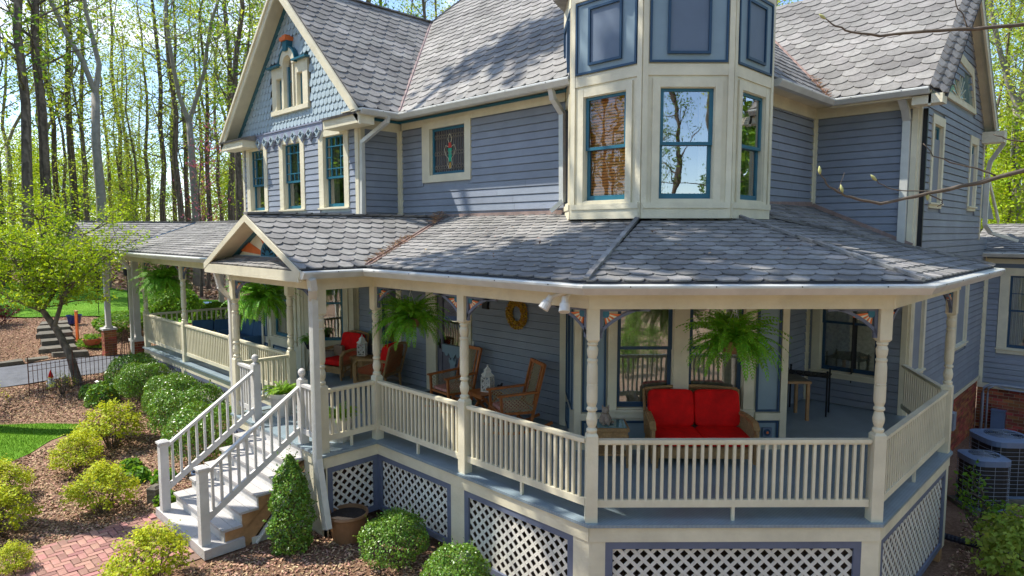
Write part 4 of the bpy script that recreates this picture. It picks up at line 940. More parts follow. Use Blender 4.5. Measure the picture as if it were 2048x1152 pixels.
# eave returns of the front gable
for (a, b, ten) in ((-17.57, -16.25, 1), (-12.35, -11.05, 0)):
    mb = MB(); mb.box(a, b, 6.99, 7.36, 5.36, 5.54); rt = part('eave_return', mb, 'cream')
    mb = MB(); mb.add([(a, 6.95, 5.545), (b+.03, 6.95, 5.545), (b+.03, 7.38, 5.70), (a, 7.38, 5.70), (a, 6.95, 5.53), (b+.03, 6.95, 5.53), (b+.03, 7.38, 5.53), (a, 7.38, 5.53)], [(0, 1, 2, 3), (4, 5, 1, 0), (5, 6, 2, 1), (7, 4, 0, 3)])
    for i in range(int((b-a)/.14)+1):
        x = a+i*.14; mb.hexa([(x, 6.94, 5.55), (x+.13, 6.94, 5.55), (x+.13, 7.17, 5.63), (x, 7.17, 5.63), (x, 6.93, 5.57), (x+.13, 6.93, 5.57), (x+.13, 7.17, 5.645), (x, 7.17, 5.645)])
    O('return_shingles', mb, M['shingle'], rt)
part('eave_return', MB().box(-3.1, -2.66, 12.6, 12.9, 5.38, 5.53), 'cream'); part('eave_return', MB().box(-3.1, -2.66, 18.45, 18.8, 5.3, 5.55), 'cream')
# portico pediment
FP = Face((-11.8, 4.72), (-8.4, 4.72)); mb = MB(); FP.prism(mb, [(.5, 2.86), (2.9, 2.86), (1.7, 3.46)], -.04, 0); pd_ = part('pediment', mb, 'ochre')
for (p, q) in (((.30, 2.84), (1.7, 3.44)), ((3.1, 2.84), (1.7, 3.44))):
    mb = MB(); mb.bar(FP.p(*p, .02), FP.p(*q, .02), .04, .07, FP.n); O('pediment_edge', mb, M['teal'], pd_)
mb = MB(); FP.box(mb, .3, 3.1, 2.82, 2.89, 0, .035); O('pediment_sill', mb, M['panel'], pd_)
for k in range(9):
    a0 = math.pi*(k+.18)/9; a1 = math.pi*(k+.82)/9
    if k % 2 == 0 or True:
        def reach(A):
            # ray to the pediment edge
            c, s_ = abs(math.cos(A)), math.sin(A); return min(.53/(s_+c*.44), 1.3)
        r0 = .24; mb = MB(); q = [(1.7+r0*math.cos(a0), 2.89+r0*math.sin(a0)), (1.7+reach(a0)*math.cos(a0), 2.89+reach(a0)*math.sin(a0)), (1.7+reach(a1)*math.cos(a1), 2.89+reach(a1)*math.sin(a1)), (1.7+r0*math.cos(a1), 2.89+r0*math.sin(a1))]
        if k % 2 == 0: FP.prism(mb, q, .002, .012); O('sun_ray', mb, M['orange'], pd_)
mb = MB(); FP.prism(mb, [(1.7+.25*math.cos(math.pi*k/12), 2.89+.25*math.sin(math.pi*k/12)) for k in range(13)], .01, .035); O('fan_vent', mb, M['teal'], pd_)
mb = MB()
for k in range(7):
    A = math.pi*(k+.5)/7; mb.bar(FP.p(1.7+.09*math.cos(A), 2.90+.09*math.sin(A), .038), FP.p(1.7+.19*math.cos(A), 2.90+.19*math.sin(A), .038), .025, .01, FP.n)
O('fan_slot', mb, M['iron'], pd_)
# pent skirt roof below the pediment
roof([(-11.78, 4.36, 2.74), (-8.42, 4.36, 2.74), (-8.9, 4.72, 2.87), (-11.3, 4.72, 2.87)], (1, 0, 0), w=.2, e=.11, th=.02)

# soffits, fascia, beams, gutters
def flat(pts, z, th, m, name):
    mb = MB(); mb.poly([(p[0], p[1], z) for p in pts], (0, 0, 1), th); part(name, mb, m)
flat([(-8.45, 5.42), (-4.27, 5.42), (-1.8, 7.9), (-1.8, 12.0), (-3.0, 13.1), (-4.9, 13.1), (-4.9, 8.5), (-11.7, 8.5), (-11.75, 5.42), (-11.75, 4.4), (-8.45, 4.4)], 2.68, .03, 'ceiling', 'porch_ceiling')
flat([(-25.5, 5.42), (-11.76, 5.42), (-11.76, 8.4), (-16.3, 8.4), (-16.3, 11), (-25.5, 11)], 2.68, .03, 'ceiling', 'porch_ceiling')
def beam(a, b, z0=2.44, z1=2.65, w=.17, m='cream', name='porch_beam'):
    mb = MB(); a = Vector((*a, (z0+z1)/2)); b = Vector((*b, (z0+z1)/2)); mb.bar(a, b, w, z1-z0); part(name, mb, m)
PL = [(-25.0, 5.86), (-20.45, 5.86), (-11.7, 5.86)]
beam((-25.0, 5.86), (-11.79, 5.86), z0=2.42); beam((-11.7, 5.95), (-11.7, 4.72)); beam((-11.615, 4.8), (-8.785, 4.8)); beam((-8.7, 4.72), (-8.7, 5.675)); beam((-8.785, 5.76), (-4.40, 5.76)); beam((-4.47, 5.72), (-2.09, 8.10)); beam((-2.13, 8.02), (-2.13, 11.42)); beam((-2.13, 11.35), (-3.15, 13.0))
def gutter(pts, w=.13, h=.11, m='fascia_g', name='gutter', z=0):
    """K-style gutter along a polyline; outward is right-hand side of travel"""
    P = [Vector(p) for p in pts]; prof = [(-.015, .0), (w*.86, .0), (w, -.012), (w, -.035), (w*.78, -h*.72), (w*.62, -h), (-.015, -h)]; mb = MB(); ring = []
    for i, p in enumerate(P):
        ds = []
        if i > 0: ds.append((P[i]-P[i-1]).normalized())
        if i < len(P)-1: ds.append((P[i+1]-P[i]).normalized())
        ns = [Vector((d.y, -d.x, 0)).normalized() for d in ds]; nm = sum(ns, Vector()).normalized(); k = 1/max(.3, nm.dot(ns[0]))
        ring.append([p+nm*k*q[0]+Vector((0, 0, q[1]+z)) for q in prof])
    m_ = len(prof); vs = [v_ for r in ring for v_ in r]; fs = []
    for i in range(len(P)-1):
        for j in range(m_): fs.append((i*m_+j, i*m_+(j+1) % m_, (i+1)*m_+(j+1) % m_, (i+1)*m_+j))
    fs += [tuple(range(m_))[::-1], tuple((len(P)-1)*m_+k for k in range(m_))]
    mb.add(vs, fs); gt = part(name, mb, m)
    L = sum((P[i+1]-P[i]).length for i in range(len(P)-1)); mb = MB()
    for i in range(len(P)-1):
        d = (P[i+1]-P[i]); nn = int(d.length/.75)
        for k in range(nn):
            q = P[i].lerp(P[i+1], (k+.5)/max(nn, 1)); u_ = d.normalized(); n_ = Vector((u_.y, -u_.x, 0)); q = q+n_*(w+.0)+Vector((0, 0, -.02+z)); mb.bar(q-n_*.004, q+n_*.004, .012, .012)
    if mb.v: O('gutter_spike', mb, M['iron'], gt)
gutter([(-8.4, 4.34, EZ-.02), (-8.4, 5.4, EZ-.02), (-4.25, 5.4, EZ-.02), (-1.75, 7.9, EZ-.02), (-1.75, 12.0, EZ-.02), (-2.9, 13.3, EZ-.02)])
gutter([(-24.6, 5.4, EZ-.05), (-11.82, 5.4, EZ-.03)])
gutter([(-11.03, 7.0, 5.63), (-11.03, 7.95, 5.63), (-6.55, 7.95, 5.63)]); gutter([(-4.4, 10.2, 5.63), (-4.4, 12.6, 5.64), (-2.84, 12.6, 5.64)])
gutter([(-17.6, 12.6, 5.6), (-17.6, 7.05, 5.6)]); gutter([(-3.1, 19.5, 2.78), (3.6, 19.5, 2.78)])
def fascia(pts, z0, z1, name='fascia_board', m='cream', off=0, th=.03):
    for i in range(len(pts)-1):
        mb = MB(); a = Vector((*pts[i], (z0+z1)/2)); b = Vector((*pts[i+1], (z0+z1)/2)); mb.bar(a, b, th, z1-z0); part(name, mb, m)
fascia([(-8.42, 4.36), (-8.42, 5.44)], 2.60, 2.74); fascia([(-8.42, 5.44), (-4.26, 5.44), (-1.78, 7.91), (-1.78, 12)], 2.62, 2.74)
fascia([(-24.6, 5.44), (-11.84, 5.44)], 2.59, 2.71); fascia([(-11.8, 4.36), (-8.42, 4.36)], 2.585, 2.735, th=.05)
mb = MB(); mb.box(-11.82, -8.4, 4.39, 4.72, 2.60, 2.62); mb.box(-11.82, -11.62, 4.4, 5.8, 2.60, 2.62); part('soffit_board', mb, 'cream')
mb = MB(); mb.box(-11.65, -11.06, 6.99, 8.0, 5.605, 5.625); mb.box(-11.65, -6.5, 7.97, 8.4, 5.605, 5.625); mb.box(-4.85, -4.42, 9.9, 13.1, 5.605, 5.625); mb.box(-4.42, -2.84, 12.62, 13.1, 5.605, 5.625); part('soffit_board', mb, 'cream')
mb = MB(); mb.box(-4.87, -4.80, 10.4, 13.0, 5.53, 5.62); mb.box(-4.4, -2.86, 12.62, 12.65, 5.5, 5.62); part('fascia_board', mb, 'cream')
# rear wing roof
roof([(-3.4, 19.5, 2.76), (4.4, 19.5, 2.76), (4.4, 21.7, 3.47), (-3.4, 21.7, 3.47)], (1, 0, 0), e=.16, w=.30)
mb = MB(); mb.poly([(-3.08, 18.9, 3.6), (-3.08, 20.6, 3.6), (-3.08, 18.9, 4.6)], (1, 0, 0), .08); part('wall', mb, 'siding')
rake((-3.02, 18.85, 4.72), (-3.02, 20.75, 3.62), (.04, 0, 0), 1, .12, 'cream')

# ================================================================ POSTS, RAILS, DECK
def downspout(pts, w=.085, h=.065, m='fascia_g', name='downspout', up=(0, 0, 1)):
    mb = MB(); P = [Vector(p) for p in pts]
    for i in range(len(P)-1):
        d = (P[i+1]-P[i]).normalized()
        mb.bar(P[i]-d*(.012 if i else 0), P[i+1]+d*(.012 if i < len(P)-2 else 0), w, h, (0, -1, 0.001) if abs(d.z) > .7 else up)
    return part(name, mb, m)
def post_mesh(square_top=2.09, block=1.0, ztop=2.44, w=.135):
    mb = MB(); h = w/2; mb.box(-h, h, -h, h, 0, block); mb.box(-h, h, -h, h, square_top, ztop)
    mb.hexa([(-h, -h, block), (h, -h, block), (h, h, block), (-h, h, block), (-h*.7, -h*.7, block+.03), (h*.7, -h*.7, block+.03), (h*.7, h*.7, block+.03), (-h*.7, h*.7, block+.03)])
    mb.hexa([(-h*.7, -h*.7, square_top-.03), (h*.7, -h*.7, square_top-.03), (h*.7, h*.7, square_top-.03), (-h*.7, h*.7, square_top-.03), (-h, -h, square_top), (h, -h, square_top), (h, h, square_top), (-h, h, square_top)])
    z = block; r = w*.5
    pr = [(r*.80, 1.03), (r*.92, 1.05), (r*.92, 1.07), (r*.62, 1.09), (r*.88, 1.14), (r*.95, 1.19), (r*.75, 1.25), (r*.62, 1.27), (r*.9, 1.29), (r*.9, 1.31), (r*.66, 1.33), (r*.90, 1.38), (r*.92, 1.42), (r*.92, 1.56), (r*.86, 1.565), (r*.92, 1.58), (r*.86, 1.595), (r*.92, 1.61), (r*.9, 1.78), (r*.80, 1.83), (r*.86, 1.84), (r*.92, 1.86), (r*.70, 1.88), (r*.88, 1.92), (r*.95, 1.98), (r*.72, 2.02), (r*.9, 2.035), (r*.9, 2.05), (r*.75, 2.06)]
    mb.lathe((0, 0, 0), pr, 16); return mesh_of('porch_post', mb, M['cream'])
pmesh = post_mesh()
POSTS = [(-20.45, 5.86, 0), (-17.42, 5.86, 0), (-14.5, 5.86, 0), (-11.7, 5.83, 0), (-11.7, 4.8, 0), (-8.7, 4.8, 0), (-8.7, 5.76, 0), (-6.6, 5.76, 0), (-4.44, 5.77, 45), (-2.15, 8.06, 45), (-2.13, 11.35, 0), (-20.45, 10.0, 0)]
for (s_, t_, r_) in POSTS: O('porch_post', pmesh, None, H, loc=(s_, t_, 0), rot=(0, 0, RAD(r_)))
bal = MB().box(-.0165, .0165, -.0165, .0165, 0, .67); balm = mesh_of('baluster', bal, M['cream']); NB = [0]
balw = MB().box(-.0165, .0165, -.0165, .0165, 0, .67); balwm = mesh_of('baluster', balw, M['white'])
def railing(a, b, sp=.092, i0=.07, i1=.07, foot=(), m='cream', z=0, lim=999):
    a = Vector((*a, z)); b = Vector((*b, z)); d = (b-a); L = d.length; u = d/L; mb = MB(); zz = lambda q: Vector((0, 0, q))
    mb.bar(a+u*i0+zz(.93), b-u*i1+zz(.93), .075, .04); mb.bar(a+u*i0+zz(.90), b-u*i1+zz(.90), .04, .02); mb.bar(a+u*i0+zz(.205), b-u*i1+zz(.205), .045, .085)
    rl = part('railing', mb, m); n = max(1, int(round((L-i0-i1)/sp))-1)
    ex = MB(); ang = math.atan2(u.y, u.x)
    for k in range(n):
        p = a+u*(i0+(L-i0-i1)*(k+1)/(n+1)); 
        if k < lim: O('baluster', balm if m == 'cream' else balwm, None, rl, loc=(p.x, p.y, z+.24), rot=(0, 0, ang)); NB[0] += 1
        else: ex.box(p.x-.0165, p.x+.0165, p.y-.0165, p.y+.0165, z+.24, z+.91)
    if ex.v: O('balusters', ex, M[m], rl, kind='stuff')
    for f in foot:
        p = a+u*f; q = MB(); q.bar(p+zz(0), p+zz(.165), .035, .035, (u.x, u.y, 0)); O('rail_foot', q, M[m], rl)
    return rl
railing((-4.44, 5.77), (-2.15, 8.06), foot=(1.62,), i0=.075, i1=.075)
railing((-6.6, 5.76), (-4.44, 5.76), foot=(1.08,)); railing((-8.7, 5.76), (-6.6, 5.76), foot=(1.05,))
railing((-8.7, 4.8), (-8.7, 5.76), foot=(.48,)); railing((-2.13, 8.08), (-2.13, 11.35), foot=(1.6,), sp=.094)
railing((-2.15, 11.38), (-3.13, 13.02), sp=.10); railing((-20.45, 5.86), (-17.42, 5.86), sp=.10, lim=29); railing((-17.42, 5.86), (-14.5, 5.86), sp=.10, lim=29); railing((-14.5, 5.86), (-11.7, 5.84), sp=.10, lim=0)
railing((-20.45, 5.9), (-20.45, 10.0), sp=.14, lim=0); railing((-11.7, 4.8), (-11.7, 5.83), sp=.1, lim=9)
railing((-11.7, 4.8), (-11.0, 4.8), sp=.1, i1=.05, m='white'); railing((-9.34, 4.8), (-8.7, 4.8), sp=.1, i0=.05, m='white')
print('balusters', NB)
# brackets with sunburst
def bracket(c, dirv, m=None):
    """c: post centre, dirv: unit direction along the beam"""
    F = Face(c, (c[0]+dirv[0], c[1]+dirv[1])); mb = MB(); u0, zt = .072, 2.435; Wb, Hb = .56, .33
    N = 12; th = .04
    for k in range(N):
        A = math.pi/2*k/N; B_ = math.pi/2*(k+1)/N
        f = lambda A, o_: (u0+Wb-(Wb-o_)*math.cos(math.pi/2-A) if False else u0+Wb*(1-math.cos(A))+0, zt-Hb+Hb*math.sin(A))
        cc = lambda x: max(x, 0)**1.3333; p0 = (u0+Wb*(1-cc(math.cos(A))), zt-Hb*(1-cc(math.sin(A)))); p1 = (u0+Wb*(1-cc(math.cos(B_))), zt-Hb*(1-cc(math.sin(B_))))
        t0 = Vector((p1[0]-p0[0], p1[1]-p0[1])).normalized(); nrm = Vector((-t0.y, t0.x))*.035
        q0 = (max(u0, p0[0]+nrm.x), min(zt, p0[1]+nrm.y)); q1 = (max(u0, p1[0]+nrm.x), min(zt, p1[1]+nrm.y))
        mb.hexa([F.p(*p0, -th/2), F.p(*p1, -th/2), F.p(*q1, -th/2), F.p(*q0, -th/2), F.p(*p0, th/2), F.p(*p1, th/2), F.p(*q1, th/2), F.p(*q0, th/2)])
    F.box(mb, u0, u0+.035, zt-Hb, zt, -th/2, th/2); F.box(mb, u0+.035, u0+Wb, zt-.03, zt, -th/2, th/2)
    bk = part('porch_bracket', mb, 'frame' if m is None else m)
    cx, cz = u0+.05, zt-.045
    def lim(A):
        for r in np.arange(.03, .6, .01):
            x, z = cx+r*math.cos(A), cz-r*math.sin(A); a_ = (x-u0)/Wb; b_ = 1-(zt-z)/Hb
            if max(0, 1-a_)**1.5+max(0, b_)**1.5 < 1.04: return r
        return .4
    mo = MB(); my = MB()
    for k in range(7):
        A0 = RAD(6+k*11.2); A1 = RAD(6+k*11.2+9.5); r1 = max(.06, min(lim((A0+A1)/2), .34)); r0 = .045
        q = [(cx+r0*math.cos(A0), cz-r0*math.sin(A0)), (cx+r0*math.cos(A1), cz-r0*math.sin(A1)), (cx+r1*math.cos(A1), cz-r1*math.sin(A1)), (cx+r1*math.cos(A0), cz-r1*math.sin(A0))]
        F.prism(mo if k % 2 == 0 else my, [q[0], q[3], q[2], q[1]][::-1], -.012, .012)
    O('sun_ray', mo, M['orange'], bk); O('sun_ray', my, M['ochre'], bk)
    mb = MB(); F.prism(mb, [(cx-.02, cz+.02), (cx-.02, cz-.04), (cx+.01, cz-.06), (cx+.05, cz-.05), (cx+.06, cz-.01), (cx+.05, cz+.02)], -.016, .016); O('sun_disc', mb, M['teal'], bk)
r2 = .7071
for c, dv in [((-4.44, 5.77), (r2, r2)), ((-4.44, 5.77), (-1, 0)), ((-6.6, 5.76), (1, 0)), ((-6.6, 5.76), (-1, 0)), ((-8.7, 5.76), (1, 0)), ((-2.15, 8.06), (-r2, -r2)), ((-2.13, 8.06), (0, 1)), ((-2.13, 11.35), (0, -1)), ((-2.13, 11.35), (-.51, .86)),
              ((-8.7, 4.8), (-1, 0)), ((-11.7, 4.8), (1, 0)), ((-11.7, 5.84), (-1, 0)), ((-14.5, 5.86), (1, 0)), ((-14.5, 5.86), (-1, 0)), ((-17.42, 5.86), (1, 0)), ((-17.42, 5.86), (-1, 0)), ((-20.45, 5.86), (1, 0))]: bracket(c, dv)
# deck
flat([(-20.52, 10.3), (-20.52, 5.74), (-11.84, 5.74), (-11.84, 4.70), (-8.56, 4.70), (-8.56, 5.65), (-4.385, 5.65), (-2.03, 8.005), (-2.03, 11.45), (-3.0, 13.1), (-4.85, 13.1), (-4.85, 10.7), (-3.9, 9.8), (-6.15, 7.55), (-7.0, 8.4), (-13.4, 8.4), (-13.4, 8.27), (-14.27, 7.4), (-16.35, 7.4), (-16.35, 10.3)], 0, .035, 'deck', 'porch_floor')
SK = [((-20.48, 5.78), (-11.80, 5.78)), ((-11.80, 4.74), (-8.60, 4.74)), ((-8.60, 4.74), (-8.60, 5.69)), ((-8.60, 5.69), (-4.40, 5.69)), ((-4.40, 5.69), (-2.07, 8.02)), ((-2.07, 8.02), (-2.07, 11.42)), ((-11.8, 5.78), (-11.8, 4.74))]
strips = [0]
def lattice(F, u0, u1, z0, z1, single=True, fw=.085):
    """framed diagonal lattice panel"""
    mb = MB(); F.box(mb, u0, u0+fw, z0, z1, -.03, .0); F.box(mb, u1-fw, u1, z0, z1, -.03, 0); F.box(mb, u0+fw, u1-fw, z1-fw, z1, -.03, 0); F.box(mb, u0+fw, u1-fw, z0, z0+fw, -.03, 0)
    lp = part('lattice_panel', mb, 'frame'); a, b, c, d = u0+fw-.01, u1-fw+.01, z0+fw-.01, z1-fw+.01; W_, H_ = b-a, d-c; st = .153; ex = MB()
    for sg_ in (1, -1):
        k = -H_-st/2
        while k < W_:
            # strip along z = c + (u-(a+k)) for sg=1
            p = []
            x0 = a+k
            uA, zA = (x0, c); uB, zB = (x0+H_, d)
            if uA < a: zA += a-uA; uA = a
            if uB > b: zB -= uB-b; uB = b
            if uB-uA > .03:
                if sg_ < 0: zA, zB = d+c-zA, d+c-zB
                dd = -.034-(.007 if sg_ > 0 else 0)
                m_ = MB(); m_.bar(F.p(uA, zA, dd), F.p(uB, zB, dd), .042, .006, F.n)
                if single: O('lattice_strip', m_, M['lattice'], lp); strips[0] += 1
                else: ex.add(m_.v, m_.f)
            k += st
    if ex.v: O('lattice_strips', ex, M['lattice'], lp, kind='stuff')
for i, (a, b) in enumerate(SK):
    F = Face(a, b); mb = MB(); L_ = F.len; F.box(mb, 0, L_, -.21, -.036, -.04, .012 if i not in (0,) else .0); part('skirt_board', mb, 'cream')
    if i == 3:
        trim(F, [(1.78, 2.06, -1.3, -.21, .0), (3.97, 4.2, -1.4, -.21, .0)], d0=-.035, name='skirt_post'); lattice(F, .0, 1.78, -1.12, -.212); lattice(F, 2.06, 3.97, -1.22, -.212)
    elif i == 4: trim(F, [(0, .185, -1.45, -.212, .0), (L_-.2, L_, -1.5, -.212, .0)], d0=-.035, name='skirt_post'); lattice(F, .185, L_-.2, -1.3, -.212)
    elif i == 5: trim(F, [(0, .08, -1.5, -.212, .0), (L_-.14, L_, -1.46, -.212, 0)], d0=-.035, name='skirt_post'); lattice(F, .08, L_-.14, -1.44, -.212)
    elif i == 2: trim(F, [(0, .06, -1.4, -.212, .0)], d0=-.035, name='skirt_post'); lattice(F, .06, L_, -1.12, -.212)
    elif i == 0:
        trim(F, [(k*2.93, k*2.93+.16, -1.15, -.212, .0) for k in (0, 1, 2)]+[(8.5, 8.68, -1.3, -.212, .0)], d0=-.035, name='skirt_post')
        for k in range(3): lattice(F, k*2.93+.16, min((k+1)*2.93, 8.5), -.62-.17*k, -.212, single=False)
    elif i == 1: lattice(F, 0, .62, -1.2, -.212, single=False); trim(F, [(2.62, L_, -1.4, -.212, 0)], d0=-.035, name='skirt_post')
    else: lattice(F, 0, L_, -1.15, -.212, single=False)
print('strips', strips)
mb = MB(); mb.box(-2.2, -2.09, 11.25, 11.4, -1.95, -1.4); part('support_post', mb, 'pine')
# stairs
X0, X1 = -11.13, -9.22; mb = MB(); mb.box(-11.2, -9.16, 2.96+.25, 3.78, -1.26, -1.12); st = part('stair_landing', mb, 'tread'); 
mb = MB(); mb.box(-11.16, -9.2, 3.25, 3.75, -1.32, -1.26); O('landing_edge', mb, M['pine'], st)
stair = part('staircase', MB().box(-10.2, -10.15, 3.7, 4.7, -1.2, -1.1), 'pine')
for k in range(1, 6):
    z = -1.12+.1867*k; t0 = 3.5+.25*(k-1)
    mb = MB(); mb.box(X0-.03, X1+.03, t0-.03, t0+.125, z-.035, z); mb.box(X0-.03, X1+.03, t0+.13, t0+.262, z-.035, z); O('tread', mb, M['tread'], stair)
    mb = MB(); mb.box(X0, X1, t0, t0+.02, z-.187, z-.035); O('riser', mb, M['white'], stair)
mb = MB(); mb.box(X0, X1, 4.72, 4.735, -.187, -.036); O('riser', mb, M['white'], stair)
for x in (X0-.0, X1-.04):
    mb = MB(); pts = [(3.5, -1.28)]; 
    for k in range(1, 7): z = -1.12+.1867*k-.036; t0 = 3.52+.25*(k-1); pts += [(t0, z)] if k == 1 else [(t0, z-.1867), (t0, z)]
    pts += [(4.74, -.04), (4.74, -.42)]; pts += [(3.9, -1.28)]
    pts = [(3.52, -1.28)]+[p for k in range(1, 6) for p in ((3.52+.25*(k-1), -1.12+.1867*k-.036), (3.52+.25*k, -1.12+.1867*k-.036))]+[(4.77, -.187), (4.74, -.35), (3.86, -1.28)]
    mb.poly([(x+.04, p[0], p[1]) for p in pts][::-1], (1, 0, 0), .04); O('stringer', mb, M['pine'], stair)
mb = MB(); mb.bar((X1+.02, 3.95, -1.27), (X1+.02, 4.72, -.42), .02, .1, (1, 0, 0)); mb.box(X1, X1+.02, 3.9, 4.74, -1.3, -1.18); O('stair_skirt', mb, M['lattice'], stair)
# newels and stair rails
def newel(x, y, z0, z1, capk):
    mb = MB(); w = .062; mb.box(x-w, x+w, y-w, y+w, z0, z1)
    if capk == 'flat': mb.box(x-w-.02, x+w+.02, y-w-.02, y+w+.02, z1, z1+.03); mb.hexa([(x-w-.012, y-w-.012, z1+.03), (x+w+.012, y-w-.012, z1+.03), (x+w+.012, y+w+.012, z1+.03), (x-w-.012, y+w+.012, z1+.03), (x-.02, y-.02, z1+.06), (x+.02, y-.02, z1+.06), (x+.02, y+.02, z1+.06), (x-.02, y+.02, z1+.06)])
    else: mb.lathe((x, y, z1), [(.06, 0), (.065, .015), (.03, .035), (.028, .05), (.04, .06), (.056, .09), (.06, .12), (.05, .15), (.025, .172), (.005, .178)], 14)
    part('newel_post', mb, 'white')
newel(-10.98, 3.29, -1.12, -.03, 'flat'); newel(-9.36, 3.29, -1.12, -.03, 'flat'); newel(-11.0, 4.82, -.2, 1.0, 'ball'); newel(-9.34, 4.82, -.2, 1.0, 'ball')
for x in (-10.98, -9.36):
    mb = MB(); a = Vector((x, 3.34, -.09)); b = Vector((x, 4.78, .89)); mb.bar(a, b, .075, .04); mb.bar(a+Vector((0, 0, -.67)), b+Vector((0, 0, -.67)), .045, .09); sr = part('stair_rail', mb, 'white'); n = 11
    for k in range(n):
        p = a.lerp(b, (k+.7)/(n+.4)); mm = MB().box(p.x-.017, p.x+.017, p.y-.017, p.y+.017, p.z-.65, p.z-.01); O('baluster', mm, M['white'], sr)
# downspouts
downspout([(-8.30, 4.46, 2.64), (-8.34, 4.50, 2.50), (-8.56, 4.62, 2.34), (-8.57, 4.63, -.02), (-8.28, 4.60, -.98)], .12, .09)
downspout([(-11.78, 4.5, 2.62), (-11.80, 4.58, 2.3), (-11.86, 4.78, 2.1), (-11.86, 4.78, -1.0)], .08, .06, m='white')
downspout([(-10.95, 7.62, 5.55), (-11.0, 7.62, 5.44), (-11.58, 7.42, 5.08), (-11.60, 7.40, 3.60)], .09, .07)
downspout([(-6.98, 7.93, 5.54), (-6.98, 7.98, 5.38), (-7.06, 8.30, 5.20), (-7.06, 8.32, 3.78), (-7.22, 8.22, 3.62)], .09, .07)
downspout([(-3.28, 12.72, 5.54), (-3.26, 12.9, 5.36), (-3.26, 13.03, 5.2), (-3.26, 13.03, 3.08)], .12, .08)
downspout([(-3.02, 13.22, 5.4), (-3.02, 13.22, 3.0)], .07, .06, m='iron', name='cable_conduit')
downspout([(-2.7, 18.75, 5.3), (-2.95, 18.85, 4.9), (-3.0, 18.95, 4.7), (-3.0, 18.95, 3.45), (-2.9, 19.1, 3.25), (-2.45, 19.6, 3.06)], .09, .07)
downspout([(-21.0, 5.33, 2.55), (-21.1, 5.5, 2.42), (-21.42, 5.74, 2.2), (-21.42, 5.74, .3), (-21.2, 5.66, -.42)], .1, .08)
# brick piers carrying the breezeway roof
for (px, py) in ((-21.47, 5.9), (-24.6, 5.9), (-24.6, 9.6), (-21.47, 9.6)):
    z0 = g(px, py)-.1; front = py < 6
    mb = MB(); mb.box(px-.16, px+.16, py-.16, py+.16, z0, .05); pr_ = part('brick_pier', mb, 'mortar')
    for (a, b) in (((px-.165, py-.165), (px+.165, py-.165)), ((px+.165, py-.165), (px+.165, py+.165)), ((px+.165, py+.165), (px-.165, py+.165)), ((px-.165, py+.165), (px-.165, py-.165))):
        F = Face(a, b); bricks(F, pr_, -.01, .34, z0, .05, 40 if front and (F.n.y < -.5 or F.n.x > .5) else 0)
    mb = MB(); mb.box(px-.21, px+.21, py-.21, py+.21, .05, .11); mb.box(px-.11, px+.11, py-.11, py+.11, .11, .17); mb.box(px-.075, px+.075, py-.075, py+.075, .17, 2.42); part('pier_post', mb, 'white')
beam((-24.6, 5.95), (-24.6, 10)); beam((-21.47, 5.95), (-21.47, 10))
# white sloping beadboard panel beyond the wing
mb = MB(); mb.poly([(-16.42, 8.3, 0), (-16.42, 10.9, 0), (-16.42, 10.9, 1.55)], (1, 0, 0), .06); part('stair_wall', mb, 'cream')
# twin floodlights under the gutter
mb = MB(); c_ = Vector((-4.58, 5.55, 2.66)); mb.lathe((c_.x, c_.y, c_.z-.05), [(.05, 0), (.05, .05)], 12); fl = part('floodlight', mb, 'can')
for dx, dn in ((-.20, Vector((-.25, -.45, -.75))), (.02, Vector((.25, -.35, -.9)))):
    dn = dn.normalized(); s0 = c_+Vector((dx*.4, -.02, -.04)); e0 = s0+Vector((dx*.55, -.10, -.06)); mb = MB(); mb.tube([s0, e0], .02, 8); mb.tube([e0-dn*.02, e0+dn*.05, e0+dn*.06, e0+dn*.15, e0+dn*.155], [.035, .04, .055, .062, .05], 14); O('lamp_head', mb, M['can'], fl, smooth=False)
